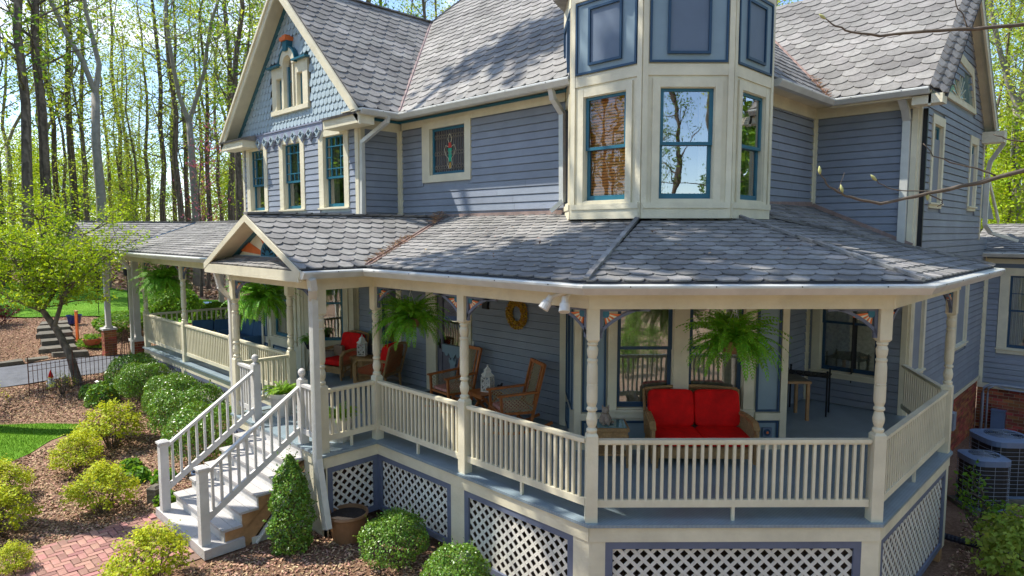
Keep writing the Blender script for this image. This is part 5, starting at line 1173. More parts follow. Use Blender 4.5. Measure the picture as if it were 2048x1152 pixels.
# ================================================================ VEGETATION
def make_tree(name, bark, leaf, h=24, r=.3, n_br=26, c0=.35, nleaf=7000, lsize=.2, spread=4.5, seed=1, lean=(0, 0), fork=False, twigs=3, cl=.55, label='', cat='tree'):
    rg = random.Random(seed); nr = np.random.default_rng(seed); T = thing(name, label, cat); mb = MB(); tips = []
    n = 11; tp = []
    for i in range(n):
        k = i/(n-1); tp.append(Vector((lean[0]*k*h+rg.gauss(0, .26)*k*(h/20), lean[1]*k*h+rg.gauss(0, .26)*k*(h/20), -.4+k*h)))
    rr = [r*(1.45 if i == 0 else 1.08 if i == 1 else 1)*(1-.8*(i/(n-1))**1.15) for i in range(n)]
    if fork: kf = int(n*.42); 
    mb.tube(tp if not fork else tp[:kf+1], rr if not fork else rr[:kf+1], 9)
    def limb(p0, d, L, r0, nseg=6, up=.18, sub=twigs, leafy=True):
        pts = [p0]; dd = d.normalized()
        for j in range(nseg):
            dd = (dd+Vector((rg.gauss(0, .16), rg.gauss(0, .16), rg.gauss(0, .12)+up*.35))).normalized(); pts.append(pts[-1]+dd*L/nseg)
        mb.tube(pts, [r0*(1-.82*j/nseg) for j in range(nseg+1)], 5 if r0 < .06 else 7, cap=False)
        if leafy: tips.extend(pts[max(1, nseg//3):])
        for s_ in range(sub):
            j = rg.randint(max(1, nseg//4), nseg-1); q = pts[j]; e = (dd+Vector((rg.gauss(0, .8), rg.gauss(0, .8), rg.gauss(.1, .4)))).normalized(); Ls = L*rg.uniform(.25, .5)
            ps = [q, q+e*Ls*.5+Vector((0, 0, rg.uniform(-.05, .1))), q+e*Ls+Vector((0, 0, rg.uniform(-.1, .25)))]; mb.tube(ps, [r0*.38, r0*.24, r0*.08], 4, cap=False); tips.append(ps[1]); tips.append(ps[2])
        return pts
    if fork:
        for az in (0.4, 3.6, 2.2)[:2 if not fork == 3 else 3]:
            pts = limb(tp[kf], Vector((math.cos(az)*.35, math.sin(az)*.35, 1)), h*.55, rr[kf]*.75, 9, .35, 0, False)
            for j in range(2, 9):
                for b in range(2):
                    a = rg.uniform(0, 6.28); limb(pts[j], Vector((math.cos(a), math.sin(a), rg.uniform(.2, .9))), spread*rg.uniform(.4, .9)*(1-.06*j), rr[kf]*.22)
    else:
        for b in range(n_br):
            k = c0+(1-c0)*(b+rg.random())/n_br; i = min(n-2, int(k*(n-1))); p0 = tp[i].lerp(tp[i+1], k*(n-1)-i); a = rg.uniform(0, 6.28)
            L = spread*rg.uniform(.45, 1.05)*(1.15-.75*k); limb(p0, Vector((math.cos(a), math.sin(a), rg.uniform(.15, .8))), L, max(.018, rr[i]*rg.uniform(.18, .36)))
    O('trunk', mb, M[bark], T, smooth=True)
    tp_ = np.array([list(t) for t in tips]); idx = nr.integers(0, len(tp_), nleaf); c = tp_[idx]+nr.normal(size=(nleaf, 3))*cl*np.array([1, 1, .55])
    # clump the leaves: pull towards cluster centres
    sub = nr.random(nleaf) < .6; cc = tp_[idx]+(nr.normal(size=(len(tp_), 3))*cl*.8)[idx]; c[sub] = cc[sub]+nr.normal(size=(sub.sum(), 3))*cl*.28
    c = c[c[:, 2] > min(1.2, h*.15)]
    quads('crown', c, lsize, M[leaf], T, up=.5, rng=nr)
    return T
G_T = 'tall trees of the woods behind the lawn'
PT = {}
PT['a'] = make_tree('forest_tree', 'bark1', 'leafspring', 27, .21, 30, .3, 2300, .18, 5.0, 3, (.01, -.01), label='tall grey-brown tree with thin spring leaves in the woods')
PT['b'] = make_tree('forest_tree', 'bark2', 'leafspring', 25, .25, 26, .3, 2200, .18, 5.0, 5, (.0, .01), fork=True, label='pale smooth-barked tree forking into two leaders in the woods')
PT['c'] = make_tree('forest_tree', 'bark3', 'leafgreen', 28, .23, 28, .34, 2300, .18, 4.5, 8, (.02, .01), label='dark-barked tree with fresh green crown in the woods')
PT['d'] = make_tree('slender_tree', 'bark1', 'leafspring', 17, .11, 26, .22, 2300, .15, 3.0, 12, (.03, .02), label='slender young tree leaning among the tall trunks')
PT['e'] = make_tree('understory_tree', 'twig', 'leafbright', 7.5, .07, 26, .12, 4200, .15, 2.6, 15, (.02, 0), label='low yellow-green understory tree at the edge of the woods')
PT['f'] = make_tree('understory_tree', 'twig', 'leafgreen', 6, .06, 24, .10, 4200, .15, 2.4, 18, (-.02, 0), label='low fresh green understory tree at the edge of the woods')
PT['r'] = make_tree('redbud_tree', 'bark3', 'blossom', 9, .09, 24, .25, 420, .12, 2.6, 21, (.03, 0), cl=.16, label='small tree with sparse pink blossom before the woods')
PT['g'] = make_tree('leafy_tree', 'bark3', 'leafgreen', 17, .2, 40, .1, 9000, .36, 4.6, 44, (.01, .01), cl=.7, label='dense leafy tree on the near side of the garden')
LB = {'g': 'dense leafy tree', 'a': 'tall grey-brown trunk with thin yellow-green leaves', 'b': 'pale smooth trunk forking high with thin leaves', 'c': 'dark tall trunk with fresh green leaves', 'd': 'slender leaning young tree', 'e': 'low yellow-green understory tree', 'f': 'low fresh green understory tree', 'r': 'small tree with pink blossom'}
used = set()
def plant(k, s, t, sc=1, rot=None, label=None, group=G_T):
    rot = random.uniform(0, 6.28) if rot is None else rot; z = g(s, t)-.05
    if k not in used:
        used.add(k); o = PT[k]; o.location = (s, t, z); o.rotation_euler = (0, 0, rot); o.scale = (sc,)*3
        if label: o['label'] = label
        o['group'] = group; return o
    return dup(PT[k], (s, t, z), rot, sc, label or LB[k]+' in the woods', group)
special = [((-40.4, 6.4), 'a', 1.25, 'thick tall trunk leaning beside a dark one, leftmost big pair before the woods'), ((-41.0, 7.2), 'c', 1.15, 'dark trunk pressed against the thick tall trunk at left'), ((-48.1, 10.1), 'c', 1.05, 'dark curving trunk just left of the pale forked tree'), ((-41.3, 9.8), 'b', 1.1, 'pale smooth trunk forking high above the small garden tree')]
for (p, k, s_, lb) in special: plant(k, p[0], p[1], s_, 2.3 if k == 'b' else None, lb)
for (p, k, s_) in [((-56.6, 10.2), 'b', .9), ((-54.8, 10.5), 'c', .9), ((-54.7, 12.1), 'a', .95), ((-63.5, 15.9), 'a', .8), ((-64.7, 17.6), 'c', .8), ((-54.8, 16.1), 'a', .8), ((-47.5, 14.9), 'a', .95), ((-64.1, 21.1), 'c', .9), ((-44.5, 15.1), 'a', 1), ((-54.6, 19.1), 'c', .9), ((-40.7, 14.6), 'b', 1.0), ((-47.3, 17.9), 'c', .8), ((-57.9, 22.9), 'a', .9), ((-43.2, 17.7), 'a', 1.05), ((-51.7, 22.0), 'b', .95), ((-59.6, 8.6), 'b', .9), ((-46.4, 6.2), 'c', 1), ((-56.1, 6.4), 'a', 1), ((-46.5, 4.7), 'b', 1), ((-58.6, 26.5), 'a', 1), ((-34.5, 16.5), 'a', 1.0), ((-32.5, 17.8), 'b', 1.0), ((-36.8, 15.4), 'c', .95), ((-30.5, 19.5), 'c', 1),
                   ((-7.5, 54.4), 'a', 1.0), ((-5.3, 41.2), 'b', 1.05), ((-5.9, 50.4), 'c', 1), ((-10.0, 67.4), 'b', .9), ((-6.0, 57.4), 'a', 1), ((-4.3, 49.2), 'c', 1), ((-9.9, 74.6), 'c', .9), ((-3.5, 36.5), 'a', .9)]:
    plant(k, p[0], p[1], s_)
f2 = np.array([-.7030, .7112]); r2_ = np.array([.7112, .7030]); RT = random.Random(5)
def sector(a0, a1, d0, d1): a = RAD(RT.uniform(a0, a1)); d = math.sqrt(RT.uniform(d0*d0, d1*d1)); q = f2*d*math.cos(a)+r2_*d*math.sin(a); return float(q[0]), float(q[1])
for i in range(20): s, t = sector(-46, -19, 62, 115); plant(RT.choice('aabccd'), s, t, RT.uniform(.75, 1.1), label='distant tall tree deep in the left woods')
for i in range(14): s, t = sector(-42, -19, 42, 60); plant('d', s, t, RT.uniform(.8, 1.2), label='slender young tree among the tall trunks of the left woods')
for i in range(32): s, t = sector(-46, -17.5, 50, 95); plant(RT.choice('eeef'), s, t, RT.uniform(.8, 1.5), label='low bright green tree under the tall trunks of the left woods')
for i in range(26): s, t = sector(-18, 22, 42, 72); plant(RT.choice('abccd'), s, t, RT.uniform(.9, 1.15), label='tall tree whose top shows above the house roof')
for i in range(22): s, t = sector(33, 43, 36, 80); plant(RT.choice('abcdd'), s, t, RT.uniform(.8, 1.1), label='tall tree in the woods to the right of the house')
for i in range(16): s, t = sector(34, 42, 34, 70); plant(RT.choice('eef'), s, t, RT.uniform(.9, 1.5), label='low bright green tree right of the house gable')
for (s, t, sc) in ((-36.5, 13.2, .95), (-39, 14.5, 1.1), (-31, 15.8, .8)): plant('r', s, t, sc)
for (s, t, k) in ((-33, 15.2, 'e'), (-43, 11.5, 'e'), (-47, 9, 'f'), (-44, 5, 'e'), (-28, 17.5, 'f')): plant(k, s, t, .7)
# trees round the camera's side of the garden (they stand in the window reflections and throw the dappled shade)
for i in range(60):
    a = RAD(RT.uniform(62, 298)); d = RT.uniform(26, 60); q = f2*d*math.cos(a)+r2_*d*math.sin(a)
    if q[0] < -16 and -16 < q[1] < 3 and d < 34: continue
    plant(RT.choice('aabcegff'), float(q[0]), float(q[1]), RT.uniform(.8, 1.1), label='tree on the near side of the garden', group='trees around the near side of the garden')
for i in range(26):
    a = RAD(RT.uniform(88, 262)); d = RT.uniform(34, 58); q = f2*d*math.cos(a)+r2_*d*math.sin(a); plant('g' if not 160 < math.degrees(a) < 203 else RT.choice('cef'), float(q[0]), float(q[1]), RT.uniform(.7, 1.15), label='dense leafy tree on the near side of the garden', group='leafy trees around the near side of the garden')
for (s, t, sc) in ((27, -27, .62), (31, -25, .7), (24, -30, .6), (34, -34, .9)): plant('g', s, t, sc, label='leafy tree straight behind the viewpoint', group='leafy trees around the near side of the garden')
for (s, t, sc) in ((-40, -6, 1), (-46, -10, 1.1), (-36, -8.5, .8), (-50, -5, 1.2), (-43.5, -2.5, 1), (-38, -3.5, .8), (-33, -7, .7), (-48, -15, 1.2), (-55, -12, 1.2)): plant('g', s, t, sc, label='dense leafy tree beyond the left end of the garden', group='leafy trees around the near side of the garden')
for i in range(34):
    a = RAD(RT.uniform(266, 302) if i % 2 else RT.uniform(50, 92)); d = RT.uniform(36, 64) if i % 2 else RT.uniform(28, 60); q = f2*d*math.cos(a)+r2_*d*math.sin(a); plant('g' if i % 3 else 'c', float(q[0]), float(q[1]), RT.uniform(.8, 1.2), label='dense leafy tree on the near side of the garden', group='leafy trees around the near side of the garden')
for i in range(34):
    a = RAD(RT.uniform(110, 250)); d = RT.uniform(4.5, 15); q = f2*d*math.cos(a)+r2_*d*math.sin(a); plant('f', float(q[0]), float(q[1]), RT.uniform(.16, .34), label='low leafy bush on the near side of the garden', group='bushes around the near side of the garden')
for i in range(34):
    a = RAD(RT.uniform(95, 255)); d = RT.uniform(9, 28); q = f2*d*math.cos(a)+r2_*d*math.sin(a)
    if RT.random() < .45 and d > 14: plant(RT.choice('ac'), float(q[0]), float(q[1]), RT.uniform(.8, 1.0), label='tree on the near side of the garden', group='trees around the near side of the garden')
    else: plant(RT.choice('ef'), float(q[0]), float(q[1]), RT.uniform(.3, .6) if d < 16 else RT.uniform(.6, 1.2), label='low leafy tree on the near side of the garden', group='low trees around the near side of the garden')
shade = make_tree('shade_tree', 'bark1', 'leafgreen', 21, .24, 24, .66, 3400, .30, 3.1, 33, (.13, .10), cl=.42, label='tall tree beside the azalea bed shading the porch roof'); shade.location = (-15.0, .1, g(-15, .1)); shade['group'] = 'trees around the near side of the garden'
shade2 = make_tree('shade_tree', 'bark1', 'leafgreen', 28, .24, 13, .80, 1500, .26, 1.9, 36, (.075, .11), cl=.42, label='very tall tree beyond the small lawn shading the main roof'); shade2.location = (-20.6, .4, g(-20.6, .4)); shade2['group'] = 'trees around the near side of the garden'
# ---- shrubs
def shrub(name, kind, leaf, rx, rz, n, ls, label, cat, seed, stems=12, airy=0, bark='twig', shape='ball', up=.3, bump=.16, stray=0):
    rg = np.random.default_rng(seed); T = thing(name, label, cat)
    lob = rg.normal(size=(26, 3)); lob /= np.linalg.norm(lob, axis=1)[:, None]
    d = rg.normal(size=(n, 3)); d /= np.linalg.norm(d, axis=1)[:, None]; d[:, 2] = np.where(d[:, 2] < -.55, -d[:, 2], d[:, 2])
    bumpv = (np.clip((d@lob.T-.8)/.2, 0, 1).max(1))*bump
    rad = (1-bump*.6+bumpv)*(1-np.abs(rg.normal(size=n))*(.10+.16*airy)-airy*.12*rg.random(n))
    hz = rz
    if shape == 'ball': c = d*rad[:, None]*np.array([rx, rx, hz/2]); c[:, 2] += hz*.54
    elif shape == 'cone':
        zz = rg.random(n)**.85; pr = np.interp(zz, [0, .08, .3, .6, .85, 1], [.55, .85, 1.0, .85, .5, .08]); a = rg.random(n)*6.283; nb = .84+.13*np.sin(a*5+zz*9)*np.sin(zz*17+a*2)+.09*np.sin(a*3-zz*23+1)
        rr_ = pr*nb*(1-np.abs(rg.normal(size=n))*.10); c = np.column_stack([np.cos(a)*rr_*rx, np.sin(a)*rr_*rx, zz*hz]); d = np.column_stack([np.cos(a), np.sin(a), zz*.8-.1])
    elif shape == 'mound':
        d[:, 2] = np.abs(d[:, 2]); c = d*rad[:, None]*np.array([rx, rx, hz])
        if airy:   # leaves in tufts on twig ends
            tuf = rg.normal(size=(150, 3)); tuf /= np.linalg.norm(tuf, axis=1)[:, None]; tuf[:, 2] = np.abs(tuf[:, 2])*.9+.22
            tr_ = (.72+.34*rg.random(150))[:, None]; tc_ = tuf*tr_*np.array([rx, rx, hz*.8]); tc_[:, 2] += hz*.22
            k = rg.integers(0, 150, n); c = tc_[k]+rg.normal(size=(n, 3))*.045; d = tuf[k]
    if stray:
        m_ = n//14; k = rg.integers(0, n, m_//6+1); base = np.repeat(c[k], 6, 0); dirs = np.repeat(d[k]*.6+rg.normal(size=(len(k), 3))*.35+np.array([0, 0, .5]), 6, 0); st_ = np.tile(np.arange(6), len(k))[:, None]*.017
        c = np.vstack([c, base+dirs*st_+rg.normal(size=base.shape)*.006]); d = np.vstack([d, dirs/np.linalg.norm(dirs, axis=1)[:, None]])
    quads('foliage', c, ls, M[leaf], T, up=up, rng=rg, normals=d, nbias=.35, aspect=.6)
    mb = MB()
    for i in range(stems):
        a = 6.28*i/stems+rg.random(); q = rx*(.25+.55*rg.random())
        ps = [(0+.04*math.cos(a), .04*math.sin(a), -.05), (q*.45*math.cos(a), q*.45*math.sin(a), hz*.35), (q*math.cos(a+.3), q*math.sin(a+.3), hz*(.62+.2*rg.random()))]
        mb.tube(ps, [.012, .009, .003], 4, cap=False)
        if airy:
            for b in range(7):
                k = .35+.6*rg.random(); p0 = Vector(ps[1]).lerp(Vector(ps[2]), k); e = p0+Vector((rg.normal()*.14, rg.normal()*.14, .05+.12*rg.random())); mb.tube([p0, e], [.005, .002], 3, cap=False)
    if stray:
        for i in range(26):
            k = int(rg.integers(0, n)); p_ = Vector(c[k]); e = p_+Vector(d[k])*.05+Vector((rg.normal()*.02, rg.normal()*.02, .05+.05*rg.random())); mb.tube([p_*.8+Vector((0, 0, .02)), p_, e], [.003, .003, .0015], 3, cap=False)
    O('stems', mb, M[bark], T); return T
def setp(o, s, t, sc=1, rot=0, label=None, group=None, z=None):
    o.location = (s, t, (g(s, t) if z is None else z)-.02); o.rotation_euler = (0, 0, rot); o.scale = (sc,)*3 if not hasattr(sc, '__len__') else sc
    if label: o['label'] = label
    if group: o['group'] = group
az = shrub('azalea_shrub', 'az', 'leafaz', .5, .74, 3900, .044, '', 'shrub', 41, 16, airy=1, shape='mound', up=.6)
GA = 'yellow-green azaleas along the mulch bed'
AZ = [(-15.0, 3.55, 1.15, 'yellow-green azalea at the top of the row, farthest from the camera'), (-14.25, 2.78, .88, 'smaller azalea second from the top of the row by the small lawn'), (-13.75, 1.6, .8, 'broad yellow azalea spreading at the lawn edge below the second azalea'), (-12.2, 1.3, .98, 'large yellow azalea nearest the left picture edge in the mulch'),
      (-11.95, 2.65, 1.0, 'lime azalea standing alone left of the stair landing'), (-9.05, 2.5, .95, 'thin azalea in front of the stair landing over the brick path'), (-10.75, 1.3, .5, 'small tuft of yellow-green leaves on the left edge of the brick path')]
for i, (s, t, sc, lb) in enumerate(AZ):
    if i == 0: setp(az, s, t, sc, 0, lb, GA)
    else: dup(az, (s, t, g(s, t)-.02), i*1.3, sc, lb, GA)
bx = shrub('boxwood_shrub', 'bx', 'leafbox', .52, .85, 7000, .034, '', 'shrub', 51, 10, bump=.3, stray=1)
dup(bx, (-6.0, 5.1, g(-6.0, 5.1)-.1), 1.0, .88, 'round boxwood at the bottom edge before the front lattice', 'boxwoods before the porch lattice'); setp(bx, -7.25, 5.03, .86, 0, 'round boxwood between the bronze planter and the front lattice', 'boxwoods before the porch lattice')
GB = 'clipped evergreen shrubs along the left porch'
hb = shrub('evergreen_shrub', 'hb', 'leafbox', .75, 1.1, 9500, .042, '', 'shrub', 61, 10, bump=.34, stray=1)
BX = [(-14.4, 4.85, 1.04, 'large round evergreen nearest the stairs beside the left porch'), (-15.95, 5.0, .82, 'lighter evergreen second from the stairs beside the left porch'), (-17.35, 4.85, .84, 'dark evergreen in the middle of the row beside the left porch'), (-18.55, 4.95, .84, 'dark evergreen at the far end of the row near the leaning tree'), (-12.75, 4.55, .95, 'evergreen seen through the left stair balusters')]
for i, (s, t, sc, lb) in enumerate(BX):
    sc3 = (sc*.93, sc*.93, sc*(1.12 if i else 1.05))
    if i == 0: setp(hb, s, t, sc3, 0, lb, GB)
    else: dup(hb, (s, t, g(s, t)-.02), i*1.7, sc3, lb, GB)
cn = shrub('cone_shrub', 'cn', 'leafbox', .37, 1.42, 9000, .036, 'tall cone-shaped evergreen between the stairs and the bronze planter', 'shrub', 71, 6, shape='cone', stray=1); setp(cn, -8.62, 4.22, (.98, .98, 1.0))
fb = shrub('laurel_shrub', 'fb', 'leafgreen', 1.0, 1.55, 5200, .10, 'large dark green laurel behind the brick piers', 'shrub', 81, 8); setp(fb, -26.6, 8.6, 1.0)
dup(fb, (-27.2, 7.0, g(-27.2, 7.0)-.05), 2, (.95, .95, .55), 'low spreading green shrub left of the large laurel'); dup(fb, (-24.2, 9.3, g(-24.2, 9.3)-.05), 4, .8, 'dark shrub glimpsed between the brick piers')
rm = make_tree('japanese_maple', 'bark3', 'leafred', 2.0, .04, 22, .15, 3200, .075, 1.3, 91, cl=.16, label='dark red lace-leaf maple at the left picture edge'); rm.location = (-31.2, 3.6, -.5)
# sparse small plants
sp = shrub('bare_shrub', 'sp', 'leafaz', .45, .75, 260, .05, '', 'shrub', 95, 18, airy=1, shape='mound')
setp(sp, -19.4, 2.0, 1.0, 0, 'thin nearly bare shrub at the edge of the driveway'); dup(sp, (-19.6, 3.6, g(-19.6, 3.6)), 2, .7, 'small bare twiggy plant by the leaning tree')
sl = shrub('silver_plant', 'sl', 'leafbox', .32, .5, 900, .07, 'grey-green leafy plant between leaning tree and evergreen row', 'plant', 97, 6, shape='mound'); setp(sl, -18.2, 4.15, 1.15)
dup(sl, (-19.0, 4.05, g(-19, 4.05)), 3, .7, 'small leafy plant right of the leaning trunk')
hst = shrub('hosta_plant', 'hs', 'leafgreen', .16, .16, 160, .10, '', 'plant', 98, 3, shape='mound')
hl = ['pale hosta clump below the second azalea', 'small hosta between azalea row and stairs', 'hosta sprouting near the white stone', 'hosta clump beside the lime azalea', 'hosta at the foot of the left stair newel']
for i, (s, t, sc) in enumerate([(-13.6, 3.5, 1.2), (-12.9, 3.4, 1.4), (-12.5, 3.75, 1.3), (-13.2, 3.0, 1.1), (-11.6, 3.5, 1.2)]):
    if i == 0: setp(hst, s, t, sc, 0, hl[0], 'hostas in the mulch')
    else: dup(hst, (s, t, g(s, t)), i, sc, hl[i], 'hostas in the mulch')
# right corner plants
pj = shrub('pieris_shrub', 'pj', 'leafspring', .62, .9, 3600, .075, 'light green pieris with pale new leaves in the lower right corner', 'shrub', 99, 9, airy=.6, shape='mound'); setp(pj, -1.0, 11.2, 1.1)
wp = make_tree('young_shrub', 'twig', 'leafgreen', .95, .012, 16, .2, 420, .07, .75, 101, cl=.07, label='spindly green sapling in front of the air conditioner', cat='sapling'); wp.location = (-1.75, 12.35, g(-1.75, 12.35)+.3)

# ---- the leaning ornamental tree in front of the left porch
ot = thing('ornamental_tree', 'leaning garden tree with lime-yellow leaves at the left before the driveway', 'tree', (-20.2, 4.1, -.85), world=True)
mb = MB(); tp1 = [(-20.15, 4.13, -1.0), (-20.25, 4.08, -.7), (-20.42, 3.97, .02), (-20.72, 3.78, .66), (-21.02, 3.53, 1.2), (-21.3, 3.3, 1.86), (-21.62, 3.1, 2.5), (-21.85, 2.95, 3.0)]
mb.tube(tp1, [.15, .112, .098, .088, .07, .05, .034, .018], 10, cap=False)
tipsO = [tp1[5], tp1[6], tp1[7]]; rg = random.Random(77)
def lb_(p0, d, L, r0, n=6, up=.12):
    pts = [Vector(p0)]; dd = Vector(d).normalized()
    for j in range(n): dd = (dd+Vector((rg.gauss(0, .2), rg.gauss(0, .2), rg.gauss(0, .14)+up*.3))).normalized(); pts.append(pts[-1]+dd*L/n)
    mb.tube(pts, [r0*(1-.85*j/n) for j in range(n+1)], 5, cap=False); tipsO.extend(pts[2:]); return pts
mains = [[(-20.72, 3.72, .78), (-20.68, 3.88, 1.34), (-20.6, 4.0, 1.87), (-20.5, 4.2, 2.5), (-20.35, 4.4, 3.2)], [(-20.68, 3.9, 1.5), (-20.45, 4.18, 1.93), (-20.2, 4.43, 2.2), (-19.9, 4.8, 2.6)], [(-21.02, 3.53, 1.2), (-21.0, 3.9, 1.8), (-21.2, 3.7, 2.7), (-21.3, 3.6, 3.6)], [(-21.02, 3.5, 1.2), (-21.5, 3.0, 1.5), (-22.0, 2.5, 1.9), (-22.4, 2.0, 2.5)], [(-20.9, 3.6, 1.0), (-21.4, 3.4, 1.6), (-21.9, 3.3, 2.4), (-22.2, 3.3, 3.2)]]
for mpts in mains: mb.tube(mpts, [.06*(1-.8*i/(len(mpts)-1)) for i in range(len(mpts))], 6, cap=False); tipsO += mpts[1:]
for mpts in mains+[tp1[4:]]:
    for q in mpts[1:]:
        for b in range(5):
            a = rg.uniform(0, 6.28); pp_ = lb_(q, (math.cos(a), math.sin(a), rg.uniform(-.15, .6)), rg.uniform(.7, 1.7), .022)
            for e in range(2): lb_(pp_[rg.randint(2, 5)], (rg.gauss(0, 1), rg.gauss(0, 1), rg.uniform(-.2, .6)), rg.uniform(.3, .8), .01, 4)
O('trunk', mb, M['bark1'], ot, smooth=True)
ta = np.array([list(Vector(t)) for t in tipsO]); nr = np.random.default_rng(78); n = 17000; k = nr.integers(0, len(ta), n); c = ta[k]+nr.normal(size=(n, 3))*np.array([.14, .14, .10]); sub = nr.random(n) < .5; c[sub] = (ta+nr.normal(size=ta.shape)*.16)[k][sub]+nr.normal(size=(sub.sum(), 3))*.05
c = c[c[:, 2] > 1.3]; quads('crown', c, .075, M['leafbright'], ot, up=.5, rng=nr)

# ---- magnolia reaching in from the right, close to the camera
mg = thing('magnolia_tree', 'bare magnolia branches with green buds reaching in from the right', 'tree', (1.6, 6.4, -1.7), world=True)
mb = MB(); mb.tube([(1.6, 6.4, -1.8), (1.55, 6.4, 1), (1.6, 6.35, 4), (1.7, 6.5, 8)], [.14, .12, .09, .04], 9, cap=False); O('trunk', mb, M['bark2'], mg, smooth=True)
BR = [([(-1.389, 3.85, 4.454), (-1.343, 3.89, 4.413), (-1.286, 3.942, 4.377), (-1.168, 4.056, 4.358), (-.994, 4.232, 4.386), (-.8, 4.426, 4.399), (-.586, 4.64, 4.424), (.4, 5.6, 4.35), (1.6, 6.36, 4.0)], .005, .022),
      ([(-.92, 4.333, 4.75), (-.881, 4.36, 4.522), (-.853, 4.382, 4.473), (-.829, 4.397, 4.402)], .004, .007),
      ([(-1.357, 3.778, 3.606), (-1.33, 3.799, 3.557), (-1.282, 3.84, 3.505), (-1.231, 3.886, 3.475), (-1.112, 4.0, 3.439), (-.978, 4.137, 3.48), (-.844, 4.275, 3.521), (-.729, 4.393, 3.557), (-.538, 4.591, 3.63), (.4, 5.5, 3.6), (1.58, 6.37, 3.2)], .005, .026),
      ([(-.964, 4.186, 3.77), (-.921, 4.221, 3.702), (-.813, 4.322, 3.652), (-.733, 4.398, 3.63), (-.672, 4.453, 3.595)], .004, .008), ([(-1.136, 3.992, 3.57), (-1.088, 4.034, 3.529), (-1.019, 4.101, 3.51), (-.901, 4.216, 3.508)], .004, .006),
      ([(-.93, 4.19, 3.50), (-.875, 4.237, 3.461), (-.868, 4.241, 3.439), (-.889, 4.227, 3.425)], .006, .004), ([(-.694, 4.46, 3.819), (-.646, 4.505, 3.797), (-.547, 4.6, 3.778), (.6, 5.6, 3.7), (1.58, 6.37, 3.5)], .004, .012), ([(-1.28, 3.84, 3.50), (-1.27, 3.85, 3.56), (-1.255, 3.86, 3.61)], .003, .002)]
BR = [(q, r0*.62, r1*.62) for q, r0, r1 in BR]
for pts, r0, r1 in BR:
    P2 = []; 
    for a, b in zip(pts, pts[1:]):
        for q in range(3): P2.append(Vector(a).lerp(Vector(b), q/3)+Vector((random.gauss(0, .002),)*3))
    P2.append(Vector(pts[-1])); mb = MB(); mb.tube(P2, [r0+(r1-r0)*i/(len(P2)-1)*(1+.12*(i % 3 == 0)) for i in range(len(P2))], 6); O('branch', mb, M['twig'], mg, smooth=True)
for (p, d) in (((-1.357, 3.778, 3.606), (-.1, -.05, 1)), ((-1.262, 3.855, 3.505), (-.2, -.2, 1)), ((-1.136, 3.992, 3.57), (-.6, -.5, .8)), ((-.93, 4.19, 3.50), (0, 0, -1)), ((-1.389, 3.85, 4.454), (-.6, -.5, .6))):
    d = Vector(d).normalized(); p = Vector(p); mb = MB(); mb.tube([p-d*.004, p+d*.008, p+d*.02, p+d*.032, p+d*.042], [.004, .0085, .0095, .006, .001], 8); O('bud', mb, M['bud'], mg, smooth=True)
# ================================================================ OBJECTS
def fern_mesh(T, n=90, R=.55, drop=.55, rise=.25, leaf='leaffern', seed=1, ll=.075, upright=0.0, part_name='fronds'):
    rg = random.Random(seed); V = []; Fc = []
    def rh(a, b, c, d): k = len(V); V.extend([a, b, c, d]); Fc.append((k, k+1, k+2, k+3))
    for i in range(n):
        az_ = rg.uniform(0, 6.283); L = R*rg.uniform(.65, 1.15)*1.5; el = rg.uniform(-.35, 1.35) if not upright else rg.uniform(.7, 1.45); p = Vector((math.cos(az_)*.04, math.sin(az_)*.04, 0)); m = 17; pts = [p]
        e = el
        for j in range(m): 
            d = Vector((math.cos(az_)*math.cos(e), math.sin(az_)*math.cos(e), math.sin(e))); pts.append(pts[-1]+d*L/m); e -= (drop*rg.uniform(.8, 1.2))*(.12+.012*j)*(2.2 if not upright else 1.0)
            e = max(e, -1.45)
        side = Vector((-math.sin(az_), math.cos(az_), 0)); tw = rg.uniform(-.4, .4)
        for j in range(1, m):
            q = pts[j]; t_ = (pts[j+1]-pts[j-1]).normalized(); nrm = side.cross(t_); s2 = (side*math.cos(tw)+nrm*math.sin(tw)).normalized(); k = j/m; w = ll*(math.sin(math.pi*min(1, .12+k*.88))**.6)*rg.uniform(.85, 1.1)*(.75+.25*(1-k))
            for sg in (-1, 1):
                e_ = q+s2*sg*w+t_*w*.28-Vector((0, 0, .012)); h = t_*L/m*.42; rh(q-h, q+s2*sg*w*.6-h*.9, e_, q+s2*sg*w*.5+h)
        for j in range(m): a, b = pts[j], pts[j+1]; rh(a-side*.002, b-side*.002, b+side*.002, a+side*.002)
    me = bpy.data.meshes.new(part_name); me.from_pydata([tuple(v) for v in V], [], Fc); me.materials.append(M[leaf]); me.update(); return O(part_name, me, None, T)
def hanging_fern(label, seed, group='hanging ferns under the porch beam'):
    T = thing('hanging_fern', label, 'fern', group=group); fern_mesh(T, 190, .44, .19, seed=seed, ll=.07)
    mb = MB(); mb.lathe((0, 0, 0), [(.05, -.16), (.12, -.13), (.155, -.02), (.16, .0), (.14, .005)], 12); O('basket', mb, M['planter'], T)
    mb = MB()
    for k in range(3): a = k*2.09; mb.tube([(.15*math.cos(a), .15*math.sin(a), 0), (0, 0, .42)], .003, 4)
    mb.tube([(0, 0, .42), (.02, 0, .45), (.015, 0, .49), (-.01, 0, .5)], .004, 5); O('hanger', mb, M['can'], T); return T
hf = hanging_fern('large hanging fern over the right half of the red loveseat', 3); hf.location = (-3.72, 7.70, 1.93); hf.scale = (1.04,)*3
dup(hf, (-8.32, 6.15, 1.93), 1.2, 1.02, 'hanging fern in front of the front door, lower fronds over the red chair'); dup(hf, (-12.78, 5.8, 1.93), 2.6, 1.15, 'hanging fern left of the stairs inside the portico'); dup(hf, (-19.1, 5.95, 1.95), 4.0, 1.25, 'farthest hanging fern over the left porch railing')
mb = MB()
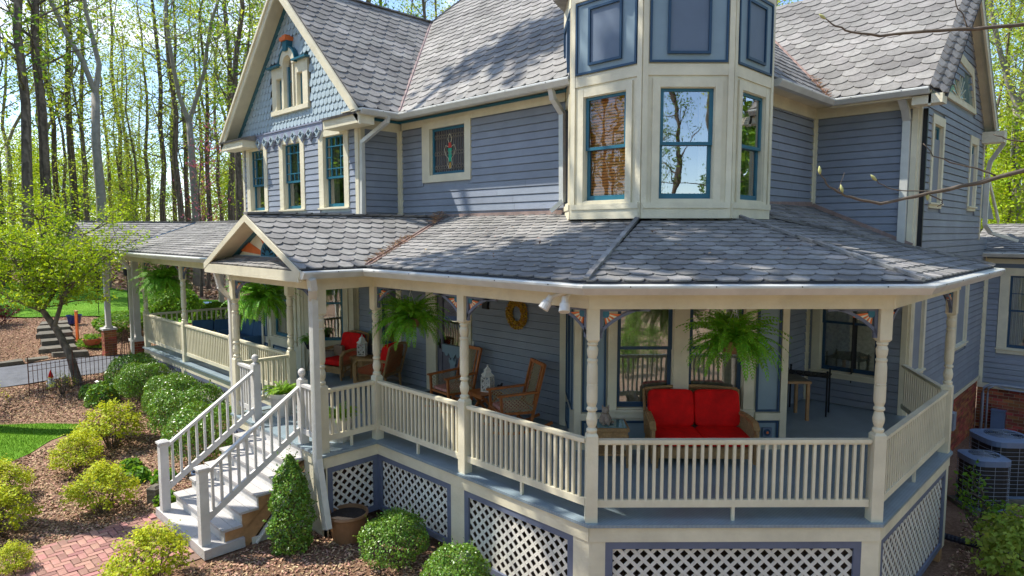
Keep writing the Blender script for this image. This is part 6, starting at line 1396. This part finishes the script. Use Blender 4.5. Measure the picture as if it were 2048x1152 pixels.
def pot(mb, r, h, z=0): mb.lathe((0, 0, z), [(r*.66, 0), (r*.95, h*.80), (r*1.0, h*.82), (r*1.06, h*.84), (r*1.06, h), (r*.98, h), (r*.92, h*.93)], 20)
T = thing('potted_fern', 'bright potted fern on the top step of the stairs', 'potted plant', (-11.02, 5.3, 0)); mb = MB(); pot(mb, .24, .4, .03); mb.box(-.14, .14, -.14, .14, 0, .03); O('pot', mb, M['pot'], T); f = fern_mesh(T, 90, .24, .5, seed=9, leaf='leafpot', ll=.05, upright=1); f.location = (0, 0, .36)
dup(T, (-9.05, 5.3, 0), 2, .95, 'potted fern behind the short railing right of the stairs')
# plant on iron stand near the bay
T = thing('plant_stand', 'small fern in an iron basket stand beside the red armchair', 'plant stand', (-13.75, 7.35, 0)); mb = MB()
for k in range(4): a = k*1.571+.4; mb.tube([(.18*math.cos(a), .18*math.sin(a), 0), (.08*math.cos(a), .08*math.sin(a), .3), (.06*math.cos(a), .06*math.sin(a), .55), (.16*math.cos(a), .16*math.sin(a), .78)], .007, 5)
mb.lathe((0, 0, .6), [(.1, 0), (.16, .16), (.165, .18)], 10); O('stand', mb, M['iron'], T); f = fern_mesh(T, 60, .22, .6, seed=14, ll=.05, upright=1); f.location = (0, 0, .76)
# small plants and sign at the entrance: door mat
mb = MB(); T = thing('door_mat', 'black rubber mat on the porch floor before the front door', 'mat', (-10.1, 8.0, 0)); mb.box(-.45, .45, -.28, .28, 0, .012); O('mat', mb, M['mat'], T)

# ---- wicker furniture
def weave(mb, f, nu, nv, w=.008):
    """open diagonal weave over a patch f(u,v) in [0,1]^2"""
    for k in range(-nv, nu):
        for sg in (1, -1):
            pts = []
            for j in range(9):
                v_ = j/8; u_ = (k+nv*v_)/nu if sg > 0 else (k+nv*(1-v_))/nu
                if 0 <= u_ <= 1: pts.append(f(u_, v_))
            if len(pts) > 1: mb.tube(pts, w/2, 3, cap=False)
def cushion(mb, x0, x1, y0, y1, z0, z1, r=.04):
    # rounded box by superellipse rings
    cx, cy, cz = (x0+x1)/2, (y0+y1)/2, (z0+z1)/2; hx, hy, hz = (x1-x0)/2, (y1-y0)/2, (z1-z0)/2; n, m = 28, 10; vs = []; fs = []
    def se(t, e): c, s = math.cos(t), math.sin(t); return math.copysign(abs(c)**e, c), math.copysign(abs(s)**e, s)
    for i in range(m+1):
        ph = -math.pi/2+math.pi*i/m; cp, sp_ = se(ph, .3)
        for j in range(n):
            th = 2*math.pi*j/n; c, s = se(th, .2); vs.append((cx+hx*cp*c, cy+hy*cp*s, cz+hz*sp_))
    for i in range(m):
        for j in range(n): fs.append((i*n+j, i*n+(j+1) % n, (i+1)*n+(j+1) % n, (i+1)*n+j))
    mb.add(vs, fs); return mb
def tilt(mb, ang, piv):
    c, s = math.cos(ang), math.sin(ang); mb.v = [(x, piv[0]+(y-piv[0])*c-(z-piv[1])*s, piv[1]+(y-piv[0])*s+(z-piv[1])*c) for x, y, z in mb.v]; return mb
def wicker_chair(T, W, ncush, red='red'):
    h = W/2
    mb = MB(); mb.box(-h+.06, h-.06, -.30, -.26, .14, .31); mb.box(-h+.04, h-.04, -.3, .33, .29, .31); O('seat_frame', mb, M['wicker'], T)
    for sx in (-1, 1):
        for y in (-.30, .36): m_ = MB(); m_.tube([(sx*(h-.04), y, 0), (sx*(h-.06), y*.96, .3)], [.022, .03], 8); O('leg', m_, M['wicker'], T)
        m_ = MB(); pts = [(sx*(h+.01), -.33, .08), (sx*(h+.02), -.35, .35), (sx*(h+.02), -.34, .55), (sx*(h+.02), -.26, .63), (sx*(h+.01), .0, .65), (sx*(h-.01), .25, .64), (sx*(h-.03), .4, .62)]
        for a, b in zip(pts, pts[1:]): m_.bar(a, b, .085, .04, (1, 0, 0) if abs(a[2]-b[2]) > .1 else (0, 0, 1))
        m_.tube(pts, .03, 8); O('armrest', m_, M['wicker'], T)
        m_ = MB(); weave(m_, lambda u, v, sx=sx: (sx*(h+.01), -.33+.70*u, .10+.53*v-.03*math.sin(u*3.14)*(1-v)), 16, 11, .011); m_.tube([(sx*(h), -.33, .16), (sx*h, 0, .26), (sx*h, .36, .16)], .014, 5); O('side_weave', m_, M['wicker'], T)
    mb = MB(); top = lambda u: .93+.045*math.sin(u*math.pi)
    weave(mb, lambda u, v: (-h+W*u, .34+.17*v, .3+(top(u)-.3)*v), int(W*22), 13, .011)
    mb.tube([(-h+W*k/14, .34+.17+.0, top(k/14)) for k in range(15)], .026, 8); mb.tube([(-h, .34, .3), (-h-.01, .51, .93)], .024, 8); mb.tube([(h, .34, .3), (h+.01, .51, .93)], .024, 8)
    O('back_frame', mb, M['wicker'], T)
    cw = (W-.05)/ncush
    for i in range(ncush):
        a = -h+.025+cw*i; O('seat_cushion', cushion(MB(), a+.004, a+cw-.004, -.34, .28, .31, .45), M[red], T, smooth=True)
        O('back_cushion', tilt(cushion(MB(), a+.002, a+cw-.002, .18, .36, .42, .97), -.22, (.28, .43)), M[red], T, smooth=True)
T = thing('wicker_loveseat', 'two-seat wicker loveseat with bright red cushions before the corner bay', 'loveseat', (-4.55, 8.40, 0), rot=RAD(43)); wicker_chair(T, 1.38, 2)
T = thing('wicker_armchair', 'wicker armchair with red cushions beside the portico post', 'armchair', (-13.05, 7.72, 0), rot=RAD(12), group='red-cushioned wicker armchairs'); wicker_chair(T, .66, 1)
mb = MB(); mb.box(-.28, .02, .0, .28, .45, .62); O('lumbar_pillow', cushion(MB(), -.3, -.02, .02, .12, .46, .70), M['stripe'], T)
ch2 = dup(T, (-11.6, 7.72, 0), RAD(-68), 1, 'wicker armchair seen from its woven side under the hanging fern', 'red-cushioned wicker armchairs')
def wicker_table(T, w=.24, h=.55, glass=True):
    mb = MB(); mb.box(-w, w, -w, w, h-.05, h); mb.box(-w+.02, w-.02, -w+.02, w-.02, h-.16, h-.05); O('table_frame', mb, M['wicker'], T)
    for sx in (-1, 1):
        for sy in (-1, 1): m_ = MB(); m_.tube([(sx*(w-.02), sy*(w-.02), 0), (sx*(w-.03), sy*(w-.03), h-.1)], [.02, .024], 8); O('leg', m_, M['wicker'], T)
    m_ = MB(); m_.box(-w+.03, w-.03, -w+.03, w-.03, .16, .19); O('shelf', m_, M['wicker'], T)
    m_ = MB(); m_.box(-w+.03, w-.03, -w+.03, w-.03, h+.001, h+.008); O('glass_top', m_, M['glasstop'] if glass else M['wicker'], T)
T = thing('wicker_side_table', 'square wicker side table with glass top left of the loveseat', 'side table', (-5.42, 7.48, 0), rot=RAD(43)); wicker_table(T, .235, .56)
T = thing('wicker_end_table', 'small wicker table between the two red armchairs', 'side table', (-12.62, 7.98, 0), rot=RAD(10)); wicker_table(T, .2, .5, False)
# cat statue
T = thing('cat_statue', 'stone cat figurine sitting on the glass-topped wicker table', 'figurine', (-5.47, 7.42, .568), rot=RAD(43))
mb = MB(); mb.lathe((0, .01, 0), [(.075, 0), (.09, .03), (.085, .08), (.06, .13), (.045, .155)], 12, 1, 1.1); O('body', mb, M['statue'], T, smooth=True)
mb = MB(); mb.ball((0, -.02, .19), .055, 12); mb.tube([(0, -.06, .18), (0, -.085, .175)], [.025, .018], 8); O('head', mb, M['statue'], T, smooth=True)
for sx in (-1, 1):
    m_ = MB(); m_.tube([(sx*.035, -.015, .225), (sx*.05, -.01, .275)], [.022, .003], 6); O('ear', m_, M['statue'], T)
    m_ = MB(); m_.tube([(sx*.03, -.06, .11), (sx*.035, -.085, .02), (sx*.035, -.11, .012)], [.022, .02, .018], 8); O('front_leg', m_, M['statue'], T, smooth=True)
mb = MB(); mb.tube([(.06, .06, .02), (.11, .0, .02), (.09, -.06, .022)], [.018, .016, .01], 6); O('tail', mb, M['statue'], T)
# lanterns
def lantern(label, loc, rot, sc):
    T = thing('lantern', label, 'lantern', loc, group='white fretwork lanterns', rot=rot); T.scale = (sc,)*3; w = .075
    mb = MB(); mb.box(-w-.012, w+.012, -w-.012, w+.012, 0, .02); mb.box(-w, w, -w, w, .235, .25); O('base', mb, M['lantern'], T)
    for sx in (-1, 1):
        for sy in (-1, 1): m_ = MB(); m_.box(sx*w-.008, sx*w+.008, sy*w-.008, sy*w+.008, .02, .235); O('corner_post', m_, M['lantern'], T)
    for k in range(4):
        a = k*math.pi/2; R_m = Matrix.Rotation(a, 4, 'Z'); m_ = MB()
        for (p, q) in (((-.07, .03), (.07, .13)), ((.07, .03), (-.07, .13)), ((-.07, .13), (.07, .225)), ((.07, .13), (-.07, .225)), ((-.07, .13), (.07, .13)), ((0, .03), (0, .225))): m_.bar((p[0], -w, p[1]), (q[0], -w, q[1]), .018, .006, (0, 1, 0))
        m_.v = [tuple(R_m@Vector(v)) for v in m_.v]; O('fretwork', m_, M['lantern'], T)
    m_ = MB(); m_.lathe((0, 0, 0), [(.115, .25), (.12, .26), (.065, .31), (.06, .335), (.07, .34), (.025, .39), (.01, .40)], 4); m_.ball((0, 0, .415), .018, 8); O('roof', m_, M['lantern'], T)
    m_ = MB(); m_.lathe((0, 0, .02), [(.03, 0), (.03, .11)], 10); O('candle', m_, M['pot'], T); return T
# teak rockers
def rocker(T):
    def b(n, a, c, w, h, up=(0, 0, 1), m='teak'): q = MB(); q.bar(a, c, w, h, up); O(n, q, M[m], T)
    for sx in (-1, 1):
        x = sx*.27
        q = MB(); rk_ = [(x, -.42, .075), (x, -.25, .035), (x, 0, .018), (x, .25, .03), (x, .45, .07), (x, .62, .13)]
        for a, c in zip(rk_, rk_[1:]): q.bar(a, c, .035, .04)
        O('rocker_runner', q, M['teak'], T)
        b('front_leg', (x, -.26, .04), (x, -.29, .64), .045, .035, (0, 1, 0)); b('back_post', (x, .20, .04), (x, .48, 1.12), .045, .04, (0, 1, 0)); b('armrest', (x, -.35, .65), (x, .36, .67), .07, .028)
        q = MB(); weave(q, lambda u, v, x=x: (x, -.27+.56*u, .36+.28*v), 9, 5, .014); O('cord_side', q, M['cord'], T)
        b('seat_rail', (x, -.27, .36), (x, .25, .34), .035, .04)
    for (y, z) in ((-.27, .36), (.26, .34), (-.26, .14), (.22, .14)): b('cross_rail', (-.27, y, z), (.27, y, z), .03, .035)
    b('top_rail', (-.27, .475, 1.10), (.27, .475, 1.10), .035, .055); b('lower_back_rail', (-.27, .30, .42), (.27, .30, .42), .03, .04)
    for sx in (-1, 1): b('back_slat', (sx*.17, .31, .44), (sx*.17, .472, 1.08), .03, .02, (0, 1, 0))
    q = MB(); weave(q, lambda u, v: (-.16+.32*u, .30+.165*v, .44+.64*v), 7, 12, .016); O('cord_back', q, M['cord'], T)
    q = MB(); weave(q, lambda u, v: (-.25+.5*u, -.26+.5*v, .375-.0*v), 9, 9, .016); O('cord_seat', q, M['cord'], T)
    O('seat_cushion', cushion(MB(), -.24, .24, -.27, .24, .38, .44), M['floral'], T, smooth=True)
T = thing('rocking_chair', 'teak rocking chair beside the front door with corded back', 'rocking chair', (-9.2, 7.72, 0), group='teak and cord rocking chairs', rot=RAD(-4)); rocker(T)
dup(T, (-7.5, 7.58, 0), RAD(-24), 1, 'teak rocking chair below the yellow wreath, right of the teak table', 'teak and cord rocking chairs')
T = thing('teak_table', 'low slatted teak table between the rocking chairs', 'side table', (-8.4, 7.8, 0), rot=RAD(-12))
for k in range(6): m_ = MB(); m_.box(-.25+k*.084, -.25+k*.084+.078, -.22, .22, .43, .452); O('table_slat', m_, M['teak'], T)
for sx in (-1, 1):
    m_ = MB(); m_.bar((sx*.2, -.18, 0), (sx*.2, .16, .42), .03, .04); O('leg', m_, M['teak'], T); m_ = MB(); m_.bar((sx*.2, .2, 0), (sx*.2, -.16, .42), .03, .04); O('leg', m_, M['teak'], T)
m_ = MB(); m_.box(-.24, .24, -.2, -.17, .38, .43); m_.box(-.24, .24, .17, .2, .38, .43); O('table_apron', m_, M['teak'], T)
lantern('white fretwork lantern on the teak table between the rocking chairs', (-8.38, 7.86, .453), RAD(20), 1.1)
lantern('white fretwork lantern on the small table between the red armchairs', (-12.62, 7.98, .51), RAD(40), 1.1)
T = thing('iron_bird', 'dark iron bird ornament behind the lantern', 'ornament', (-8.22, 7.98, .453)); mb = MB(); mb.tube([(-.05, 0, .05), (0, 0, .09), (.05, 0, .1), (.08, 0, .15), (.11, 0, .16)], [.01, .035, .03, .02, .004], 8); O('body', mb, M['iron'], T); mb = MB(); mb.tube([(0, 0, 0), (0, 0, .07)], .006, 5); O('leg', mb, M['iron'], T)
# wreath
T = thing('wreath', 'yellow berry wreath hanging on the siding above the rocking chair', 'wreath', (-8.12, 8.33, 1.82)); n = 3000; a = NR.random(n)*6.283; b = NR.random(n)*6.283; rr = .055*np.sqrt(NR.random(n))+.012; R0 = .19
c = np.column_stack([(R0+rr*np.cos(b))*np.cos(a)*1.0, rr*np.sin(b)*.8, (R0+rr*np.cos(b))*np.sin(a)*1.12]); quads('berries', c, .028, M['gold'], T, up=0, aspect=.9)
mb = MB(); mb.tube([(R0*math.cos(k*.4488), 0, R0*1.12*math.sin(k*.4488)) for k in range(15)], .03, 6); O('ring', mb, M['straw'], T)
# wooden table and iron stand in the recess
T = thing('pine_table', 'small pine table with dark top in the recess right of the bay', 'table', (-4.55, 11.6, 0), rot=RAD(43)); mb = MB(); mb.box(-.27, .27, -.3, .3, .66, .7); O('table_top', mb, M['pine'], T); mb = MB(); mb.box(-.25, .25, -.28, .28, .702, .712); O('top_inlay', mb, M['stone'], T)
for sx in (-1, 1):
    for sy in (-1, 1): m_ = MB(); m_.box(sx*.23-.025, sx*.23+.025, sy*.25-.025, sy*.25+.025, 0, .66); O('leg', m_, M['pine'], T)
T = thing('iron_stand', 'black scrolled iron plant stand behind the pine table', 'plant stand', (-4.42, 12.15, 0), rot=RAD(12)); mb = MB(); mb.box(-.36, .36, -.2, .2, .70, .715); O('shelf', mb, M['iron'], T)
for sx in (-1, 1):
    for sy in (-1, 1): m_ = MB(); m_.box(sx*.33-.014, sx*.33+.014, sy*.17-.014, sy*.17+.014, 0, .78); m_.ball((sx*.33, sy*.17, .80), .022, 8); O('leg', m_, M['iron'], T)
for k in range(5): m_ = MB(); x = -.26+k*.13; m_.tube([(x+.05*math.cos(q*.7), -.18, .75+.03*math.sin(q*.7)) for q in range(10)], .005, 4); O('scroll', m_, M['iron'], T)
# blue lounge furniture on the left porch
def lounge(label, loc, rot, sc):
    T = thing('outdoor_sofa', label, 'sofa', loc, rot=rot); T.scale = (sc,)*3; mb = MB(); mb.box(-.8, .8, -.35, .4, .1, .3); O('sofa_frame', mb, M['iron'], T)
    for i in (0, 1): O('seat_cushion', cushion(MB(), -.78+i*.79, .0+i*.79, -.35, .3, .3, .46), M['bluecloth'], T, smooth=True); O('back_cushion', tilt(cushion(MB(), -.78+i*.79, i*.79, .2, .38, .44, .9), -.2, (.28, .44)), M['bluecloth'], T, smooth=True)
    for sx in (-1, 1): m_ = MB(); m_.box(sx*.84-.05, sx*.84+.05, -.35, .4, .1, .6); O('armrest', m_, M['bluecloth'], T)
lounge('blue cushioned sofa behind the left porch railing', (-17.3, 7.3, 0), RAD(0), 1); lounge('rounded blue lounge at the far end of the left porch', (-19.7, 7.4, 0), RAD(60), .75)
# planters and pots on the ground
def open_pot(name, label, loc, r, h, m, soil=True, cat='planter'):
    T = thing(name, label, cat, loc); mb = MB(); n = 26; pr = [(r*.7, 0), (r*.86, h*.45), (r*.95, h*.86), (r*1.0, h*.88), (r*1.03, h*.93), (r*1.0, h), (r*.93, h), (r*.90, h*.86)]
    vs = []; fs = []
    for q, z in pr:
        for k in range(n): a = 6.2832*k/n; vs.append((q*math.cos(a), q*math.sin(a), z))
    for i in range(len(pr)-1):
        for k in range(n): fs.append((i*n+k, i*n+(k+1) % n, (i+1)*n+(k+1) % n, (i+1)*n+k))
    mb.add(vs, fs+[tuple(range(n))[::-1]]); O('pot', mb, m, T, smooth=False)
    mb = MB(); mb.lathe((0, 0, 0), [(r*.915, h*.86), (r*.915, h*.88)], n); O('soil', mb, M['soil'], T); return T
open_pot('bronze_planter', 'large bronze planter with bare soil under the downspout', (-8.36, 4.98, -1.30), .30, .44, M['planter'])
T = open_pot('blue_pot', 'glossy cobalt blue pot on the upper stone step', (-29.3, 5.9, -.22), .26, .34, M['bluepot'], cat='pot'); fm = fern_mesh(T, 14, .2, .4, seed=31, ll=.03, upright=1, part_name='sprouts'); fm.location = (0, 0, .3)
T = open_pot('terracotta_bowl', 'low terracotta bowl of greenery beside the curb', (-26.1, 5.75, -.62), .30, .22, M['terra'], cat='bowl'); quads('greenery', NR.normal(size=(500, 3))*np.array([.14, .14, .05])+np.array([0, 0, .26]), .06, M['leafgreen'], T)
open_pot('dark_pot', 'dark round pot behind the nearer brick pier', (-20.85, 5.95, -.62), .2, .25, M['iron'], cat='pot')
open_pot('grey_bucket', 'round grey bucket under the left edge of the stairs', (-11.9, 4.15, -1.25), .14, .3, M['acbody'], cat='bucket')
gh = quads('groundcover', scatter([(-26.9, 5.5), (-26.4, 6.3), (-25.6, 5.9), (-26, 5.2)], 700)+np.array([0, 0, .1]), .07, M['leafgreen'], None, kind='stuff', label='low green groundcover around the terracotta bowl', cat='groundcover')
T = thing('windchime_post', 'tall orange slatted garden ornament by the stone steps', 'garden ornament', (-27.0, 5.5, g(-27, 5.5)))
for k in range(3): m_ = MB(); m_.box(-.14+k*.12, -.14+k*.12+.06, -.02, .02, 0, 1.05); O('slat', m_, M['orange'], T)
m_ = MB(); m_.box(-.17, .19, -.03, .03, 1.05, 1.09); O('cap', m_, M['pine'], T)
T = thing('stone_steps', 'three flagstone steps climbing from the driveway to the lawn', 'steps', (-28, 5, -.6), world=True)
for i, (s, t) in enumerate([(-26.0, 4.75), (-26.75, 4.85), (-27.5, 4.95), (-28.5, 5.1), (-29.6, 5.4)]):
    z = -.72+.15*(i+1) if i < 3 else -.24+.02*i; mb = MB(); w = .5
    dv = Vector((.15, .99, 0)); nv = Vector((-.99, .15, 0)); c_ = Vector((s, t, 0)); q = [c_+dv*a+nv*b for a, b in ((-w+random.uniform(-.08, .08), -.18), (w, -.16+random.uniform(-.07, .07)), (w-.05, .68), (-w+.05, .7))]
    mb.hexa([(p.x, p.y, z-.15) for p in q]+[(p.x, p.y, z) for p in q]); O('stone_slab', mb, M['stone'], T)
T = thing('stone_curb', 'row of rough flat stones edging the driveway and mulch', 'curb', (-25.3, 4, -.8), world=True); k = 0
line = [(-25.4, -1.5), (-25.3, 1.0), (-25.25, 3.0), (-25.4, 4.4), (-24.95, 5.4)]
for a, b in zip(line, line[1:]):
    a = Vector((*a, 0)); b = Vector((*b, 0)); L = (b-a).length; n = max(1, int(L/.6))
    for i in range(n):
        p = a.lerp(b, (i+.03)/n); q = a.lerp(b, (i+.97)/n); z = g(p.x, p.y)+.10+random.uniform(-.02, .03); zq = z+random.uniform(-.03, .03); mb = MB(); w = random.uniform(.16, .24)
        mb.hexa([(p.x-w, p.y, z-.25), (p.x+w, p.y, z-.25), (q.x+w*.9, q.y, z-.25), (q.x-w, q.y, z-.25), (p.x-w*.9, p.y+.03, z), (p.x+w*.9, p.y+.02, z+.02), (q.x+w*.85, q.y-.03, zq), (q.x-w*.9, q.y-.03, zq+.02)]); O('curb_stone', mb, M['stone'], T)
# rusty garden fence panels and trellis
T = thing('wire_fence', 'rusty iron border fence around the foot of the leaning tree', 'fence', (-19.9, 3.5, -.85), world=True)
fa, fb_ = Vector((-20.1, 3.0, 0)), Vector((-20.0, 4.9, 0)); n = 20
for k in range(n+1):
    p = fa.lerp(fb_, k/n); z = g(p.x, p.y); mb = MB(); hh = .78 if k % 10 else 1.0; mb.tube([(p.x, p.y, z), (p.x, p.y, z+hh)], .007 if k % 10 else .012, 4)
    if k % 10: mb.ball((p.x, p.y, z+hh*.5), .014, 5)
    O('picket', mb, M['rust'], T)
for hh in (.08, .74, .62): mb = MB(); mb.tube([(fa.x, fa.y, g(fa.x, fa.y)+hh), (fb_.x, fb_.y, g(fb_.x, fb_.y)+hh)], .007, 4); O('fence_rail', mb, M['rust'], T)
T = thing('obelisk_trellis', 'rusty iron obelisk trellis right of the border fence', 'trellis', (-19.9, 5.15, g(-19.9, 5.15)))
for k in range(6): a = k*1.047; m_ = MB(); m_.tube([(.24*math.cos(a), .24*math.sin(a), 0), (.13*math.cos(a), .13*math.sin(a), .7), (.03*math.cos(a), .03*math.sin(a), 1.35)], .009, 4); O('upright', m_, M['rust'], T)
for z, r in ((.3, .2), (.7, .135), (1.05, .085)): m_ = MB(); m_.tube([(r*math.cos(q*.524), r*math.sin(q*.524), z) for q in range(13)], .007, 4); O('hoop', m_, M['rust'], T)
T = thing('garden_gnome', 'small red and white garden figure behind the border fence', 'garden figure', (-20.6, 3.55, g(-20.6, 3.55)), rot=.6); mb = MB(); mb.lathe((0, 0, 0), [(.09, 0), (.11, .1), (.07, .2)], 10); O('body', mb, M['white'], T); mb = MB(); mb.ball((0, 0, .24), .055, 8); O('head', mb, M['pot'], T); mb = MB(); mb.lathe((0, 0, .26), [(.065, 0), (.04, .1), (.005, .2)], 10); O('hat', mb, M['red'], T)
T = thing('garden_rock', 'upright brown rock beside the small red garden figure', 'rock', (-20.25, 3.8, g(-20.25, 3.8))); mb = MB(); mb.lathe((0, 0, 0), [(.11, -.05), (.12, .1), (.10, .24), (.03, .32)], 7, 1, .6); O('rock', mb, M['statue'], T)
T = thing('white_block', 'pale squared stone block left of the bottom newel post', 'stone', (-11.75, 3.38, g(-11.75, 3.38)), rot=.5); mb = MB(); mb.box(-.09, .09, -.1, .1, -.02, .26); mb.hexa([(-.08, -.09, .26), (.08, -.09, .26), (.08, .09, .26), (-.08, .09, .26), (-.05, -.06, .3), (.05, -.06, .3), (.05, .06, .3), (-.05, .06, .3)]); O('block', mb, M['stone'], T)
T = thing('bird_feeder', 'black cylindrical bird feeder on a pole by the lawn edge', 'bird feeder', (-30.5, 7.0, g(-30.5, 7.0))); mb = MB(); mb.tube([(0, 0, 0), (0, 0, 2.1)], .015, 6); O('pole', mb, M['iron'], T); mb = MB(); mb.lathe((0, 0, 1.0), [(.1, 0), (.12, .05), (.12, .85), (.1, .9)], 12); O('baffle', mb, M['iron'], T)
T = thing('tube_feeder', 'second dark feeder with a domed lid before the trees', 'bird feeder', (-30.2, 8.0, g(-30.2, 8.0))); mb = MB(); mb.tube([(0, 0, 0), (0, 0, 1.7)], .015, 6); O('pole', mb, M['iron'], T); mb = MB(); mb.lathe((0, 0, 1.7), [(.12, 0), (.13, .25), (.2, .3), (.12, .4), (.02, .44)], 12); O('feeder', mb, M['iron'], T)
T = thing('bird_bath', 'dark blue bird bath on the back lawn beyond the porch', 'bird bath', (-27.2, 9.9, g(-27.2, 9.9))); mb = MB(); mb.lathe((0, 0, 0), [(.16, 0), (.14, .04), (.05, .1), (.05, .75), (.09, .8)], 14); O('pedestal', mb, M['bluecloth'], T); mb = MB(); mb.lathe((0, 0, .8), [(.1, 0), (.3, .05), (.34, .08), (.33, .085), (.25, .05)], 18); O('basin', mb, M['bluecloth'], T)
# air conditioners
def ac(label, loc, rot, w, h, sc=1):
    T = thing('air_conditioner', label, 'air conditioner', loc, rot=rot, group='air conditioning units by the brick wall'); q = w*.42
    def rr_(k, w_): # rounded square
        a = k*math.pi/12; c, s = math.cos(a), math.sin(a); return (w_*math.copysign(abs(c)**.5, c), w_*math.copysign(abs(s)**.5, s))
    mb = MB(); vs = [(*rr_(k, w*.93), z) for z in (.04, h-.1) for k in range(24)]; mb.add(vs, [(k, (k+1) % 24, 24+(k+1) % 24, 24+k) for k in range(24)]); O('coil', mb, M['acdark'], T)
    mb = MB()
    m0 = MB(); m0.add([(*rr_(k, w), z) for z in (0, .05) for k in range(24)], [(k, (k+1) % 24, 24+(k+1) % 24, 24+k) for k in range(24)]+[tuple(range(24))[::-1]]); O('base_pan', m0, M['acbody'], T)
    for (z0, z1, e0, e1) in ((h-.13, h-.03, 1.02, 1.02),):
        vs = [(*rr_(k, w*e), z) for z, e in ((z0, e0), (z1, e1)) for k in range(24)]; mb.add(vs, [(k, (k+1) % 24, 24+(k+1) % 24, 24+k) for k in range(24)]+[tuple(range(24))[::-1]])
    vs = [(*rr_(k, w*1.02), h-.03) for k in range(24)]+[(w*.72*math.cos(k*math.pi/12), w*.72*math.sin(k*math.pi/12), h+.0) for k in range(24)]+[(w*.70*math.cos(k*math.pi/12), w*.70*math.sin(k*math.pi/12), h-.06) for k in range(24)]
    mb.add(vs, [(k, (k+1) % 24, 24+(k+1) % 24, 24+k) for k in range(48) if k % 24 != 23]+[(23, 0, 24, 47), (47, 24, 48, 71)]); O('casing', mb, M['acbody'], T)
    mb = MB()
    for z in np.arange(.12, h-.14, .075): mb.tube([(*rr_(k, w*1.0), z) for k in range(25)], .0045, 3)
    for k in range(0, 24, 2): x, y = rr_(k, w*1.0); mb.tube([(x, y, .05), (x, y, h-.12)], .0045, 3)
    O('wire_guard', mb, M['acwire'], T)
    mb = MB()
    for r in np.arange(.1, .72, .075): mb.tube([(w*r*math.cos(k*.2618), w*r*math.sin(k*.2618), h+.02-.03*r) for k in range(25)], .0035, 3)
    for k in range(6): a = k*1.047; mb.tube([(0, 0, h+.02), (w*.72*math.cos(a), w*.72*math.sin(a), h)], .006, 3)
    O('fan_grille', mb, M['acwire'], T)
    mb = MB(); mb.lathe((0, 0, h-.12), [(.07, 0), (.07, .05), (.04, .07)], 10); O('fan_hub', mb, M['acbody'], T)
    for k in range(3):
        a = k*2.094; mb = MB(); mb.add([(.06*math.cos(a-.4), .06*math.sin(a-.4), h-.1), (w*.62*math.cos(a-.35), w*.62*math.sin(a-.35), h-.12), (w*.62*math.cos(a+.35), w*.62*math.sin(a+.35), h-.07), (.06*math.cos(a+.5), .06*math.sin(a+.5), h-.07)], [(0, 1, 2, 3)]); O('fan_blade', mb, M['acbody'], T)
    mb = MB(); mb.box(-w*1.12, w*1.12, -w*1.12, w*1.12, -.1, 0); O('pad', mb, M['stone'], T); return T
ac('smaller dark air conditioner in front, behind the sapling', (-2.02, 14.0, -1.58), RAD(40), .33, .92)
ac('larger grey air conditioner right behind the smaller one', (-1.9, 15.1, -1.60), RAD(42), .44, 1.08)
ac('third air conditioner cut off by the right picture edge', (-1.05, 16.1, -1.60), RAD(42), .42, 1.0)
# electrics
T = thing('meter_box', 'small grey electrical disconnect box on the side brick foundation', 'electrical box', (-3.06, 16.6, -1.0)); mb = MB(); mb.box(-.02, .12, -.12, .12, 0, .38); O('box', mb, M['pvc'], T)
mb = MB(); mb.tube([(.05, 0, .38), (.05, 0, .9)], .02, 6); O('conduit', mb, M['pvc'], T)
T = thing('wall_conduit', 'grey conduit rising in the brick corner and bending along the siding', 'conduit', (-3.0, 19.8, -2), world=True)
for dx, r in ((0, .035), (.1, .022)): mb = MB(); mb.tube([(-2.95+dx, 19.72, -2.2), (-2.95+dx, 19.72, -.75), (-2.93+dx, 19.72, -.6), (-2.8+dx, 19.74, -.5), (-2.5, 19.76, -.49-dx*.9), (2.5, 19.76, -.52-dx*.9)], r, 8); O('pipe', mb, M['pvc'], T, smooth=True)
T = thing('utility_box', 'pale green utility cabinet on the brick wall by the corner', 'electrical box', (-2.62, 19.76, -2.1)); mb = MB(); mb.box(-.14, .14, -.02, .14, 0, .95); O('cabinet', mb, M['acbody'], T); mb = MB(); mb.box(-.15, .15, -.04, .14, .95, .98); O('lid', mb, M['acbody'], T)
T = thing('drain_pipe', 'black corrugated drain pipe lying on the mulch by the lattice', 'pipe', (-1.2, 12, -1.6), world=True); mb = MB(); P_ = [Vector((-3.0, 11.9, -1.50)).lerp(Vector((.2, 12.15, -1.63)), k/120) for k in range(121)]; mb.tube(P_, [.05+.008*(k % 2) for k in range(121)], 8); O('pipe', mb, M['drain'], T)
T = thing('soaker_stake', 'thin white garden tag standing in the mulch below the cone shrub', 'plant tag', (-7.9, 3.2, g(-7.9, 3.2))); mb = MB(); mb.tube([(0, 0, 0), (.02, .02, .14), (.08, .06, .15), (.1, .1, .03)], .006, 4); O('stake', mb, M['white'], T)
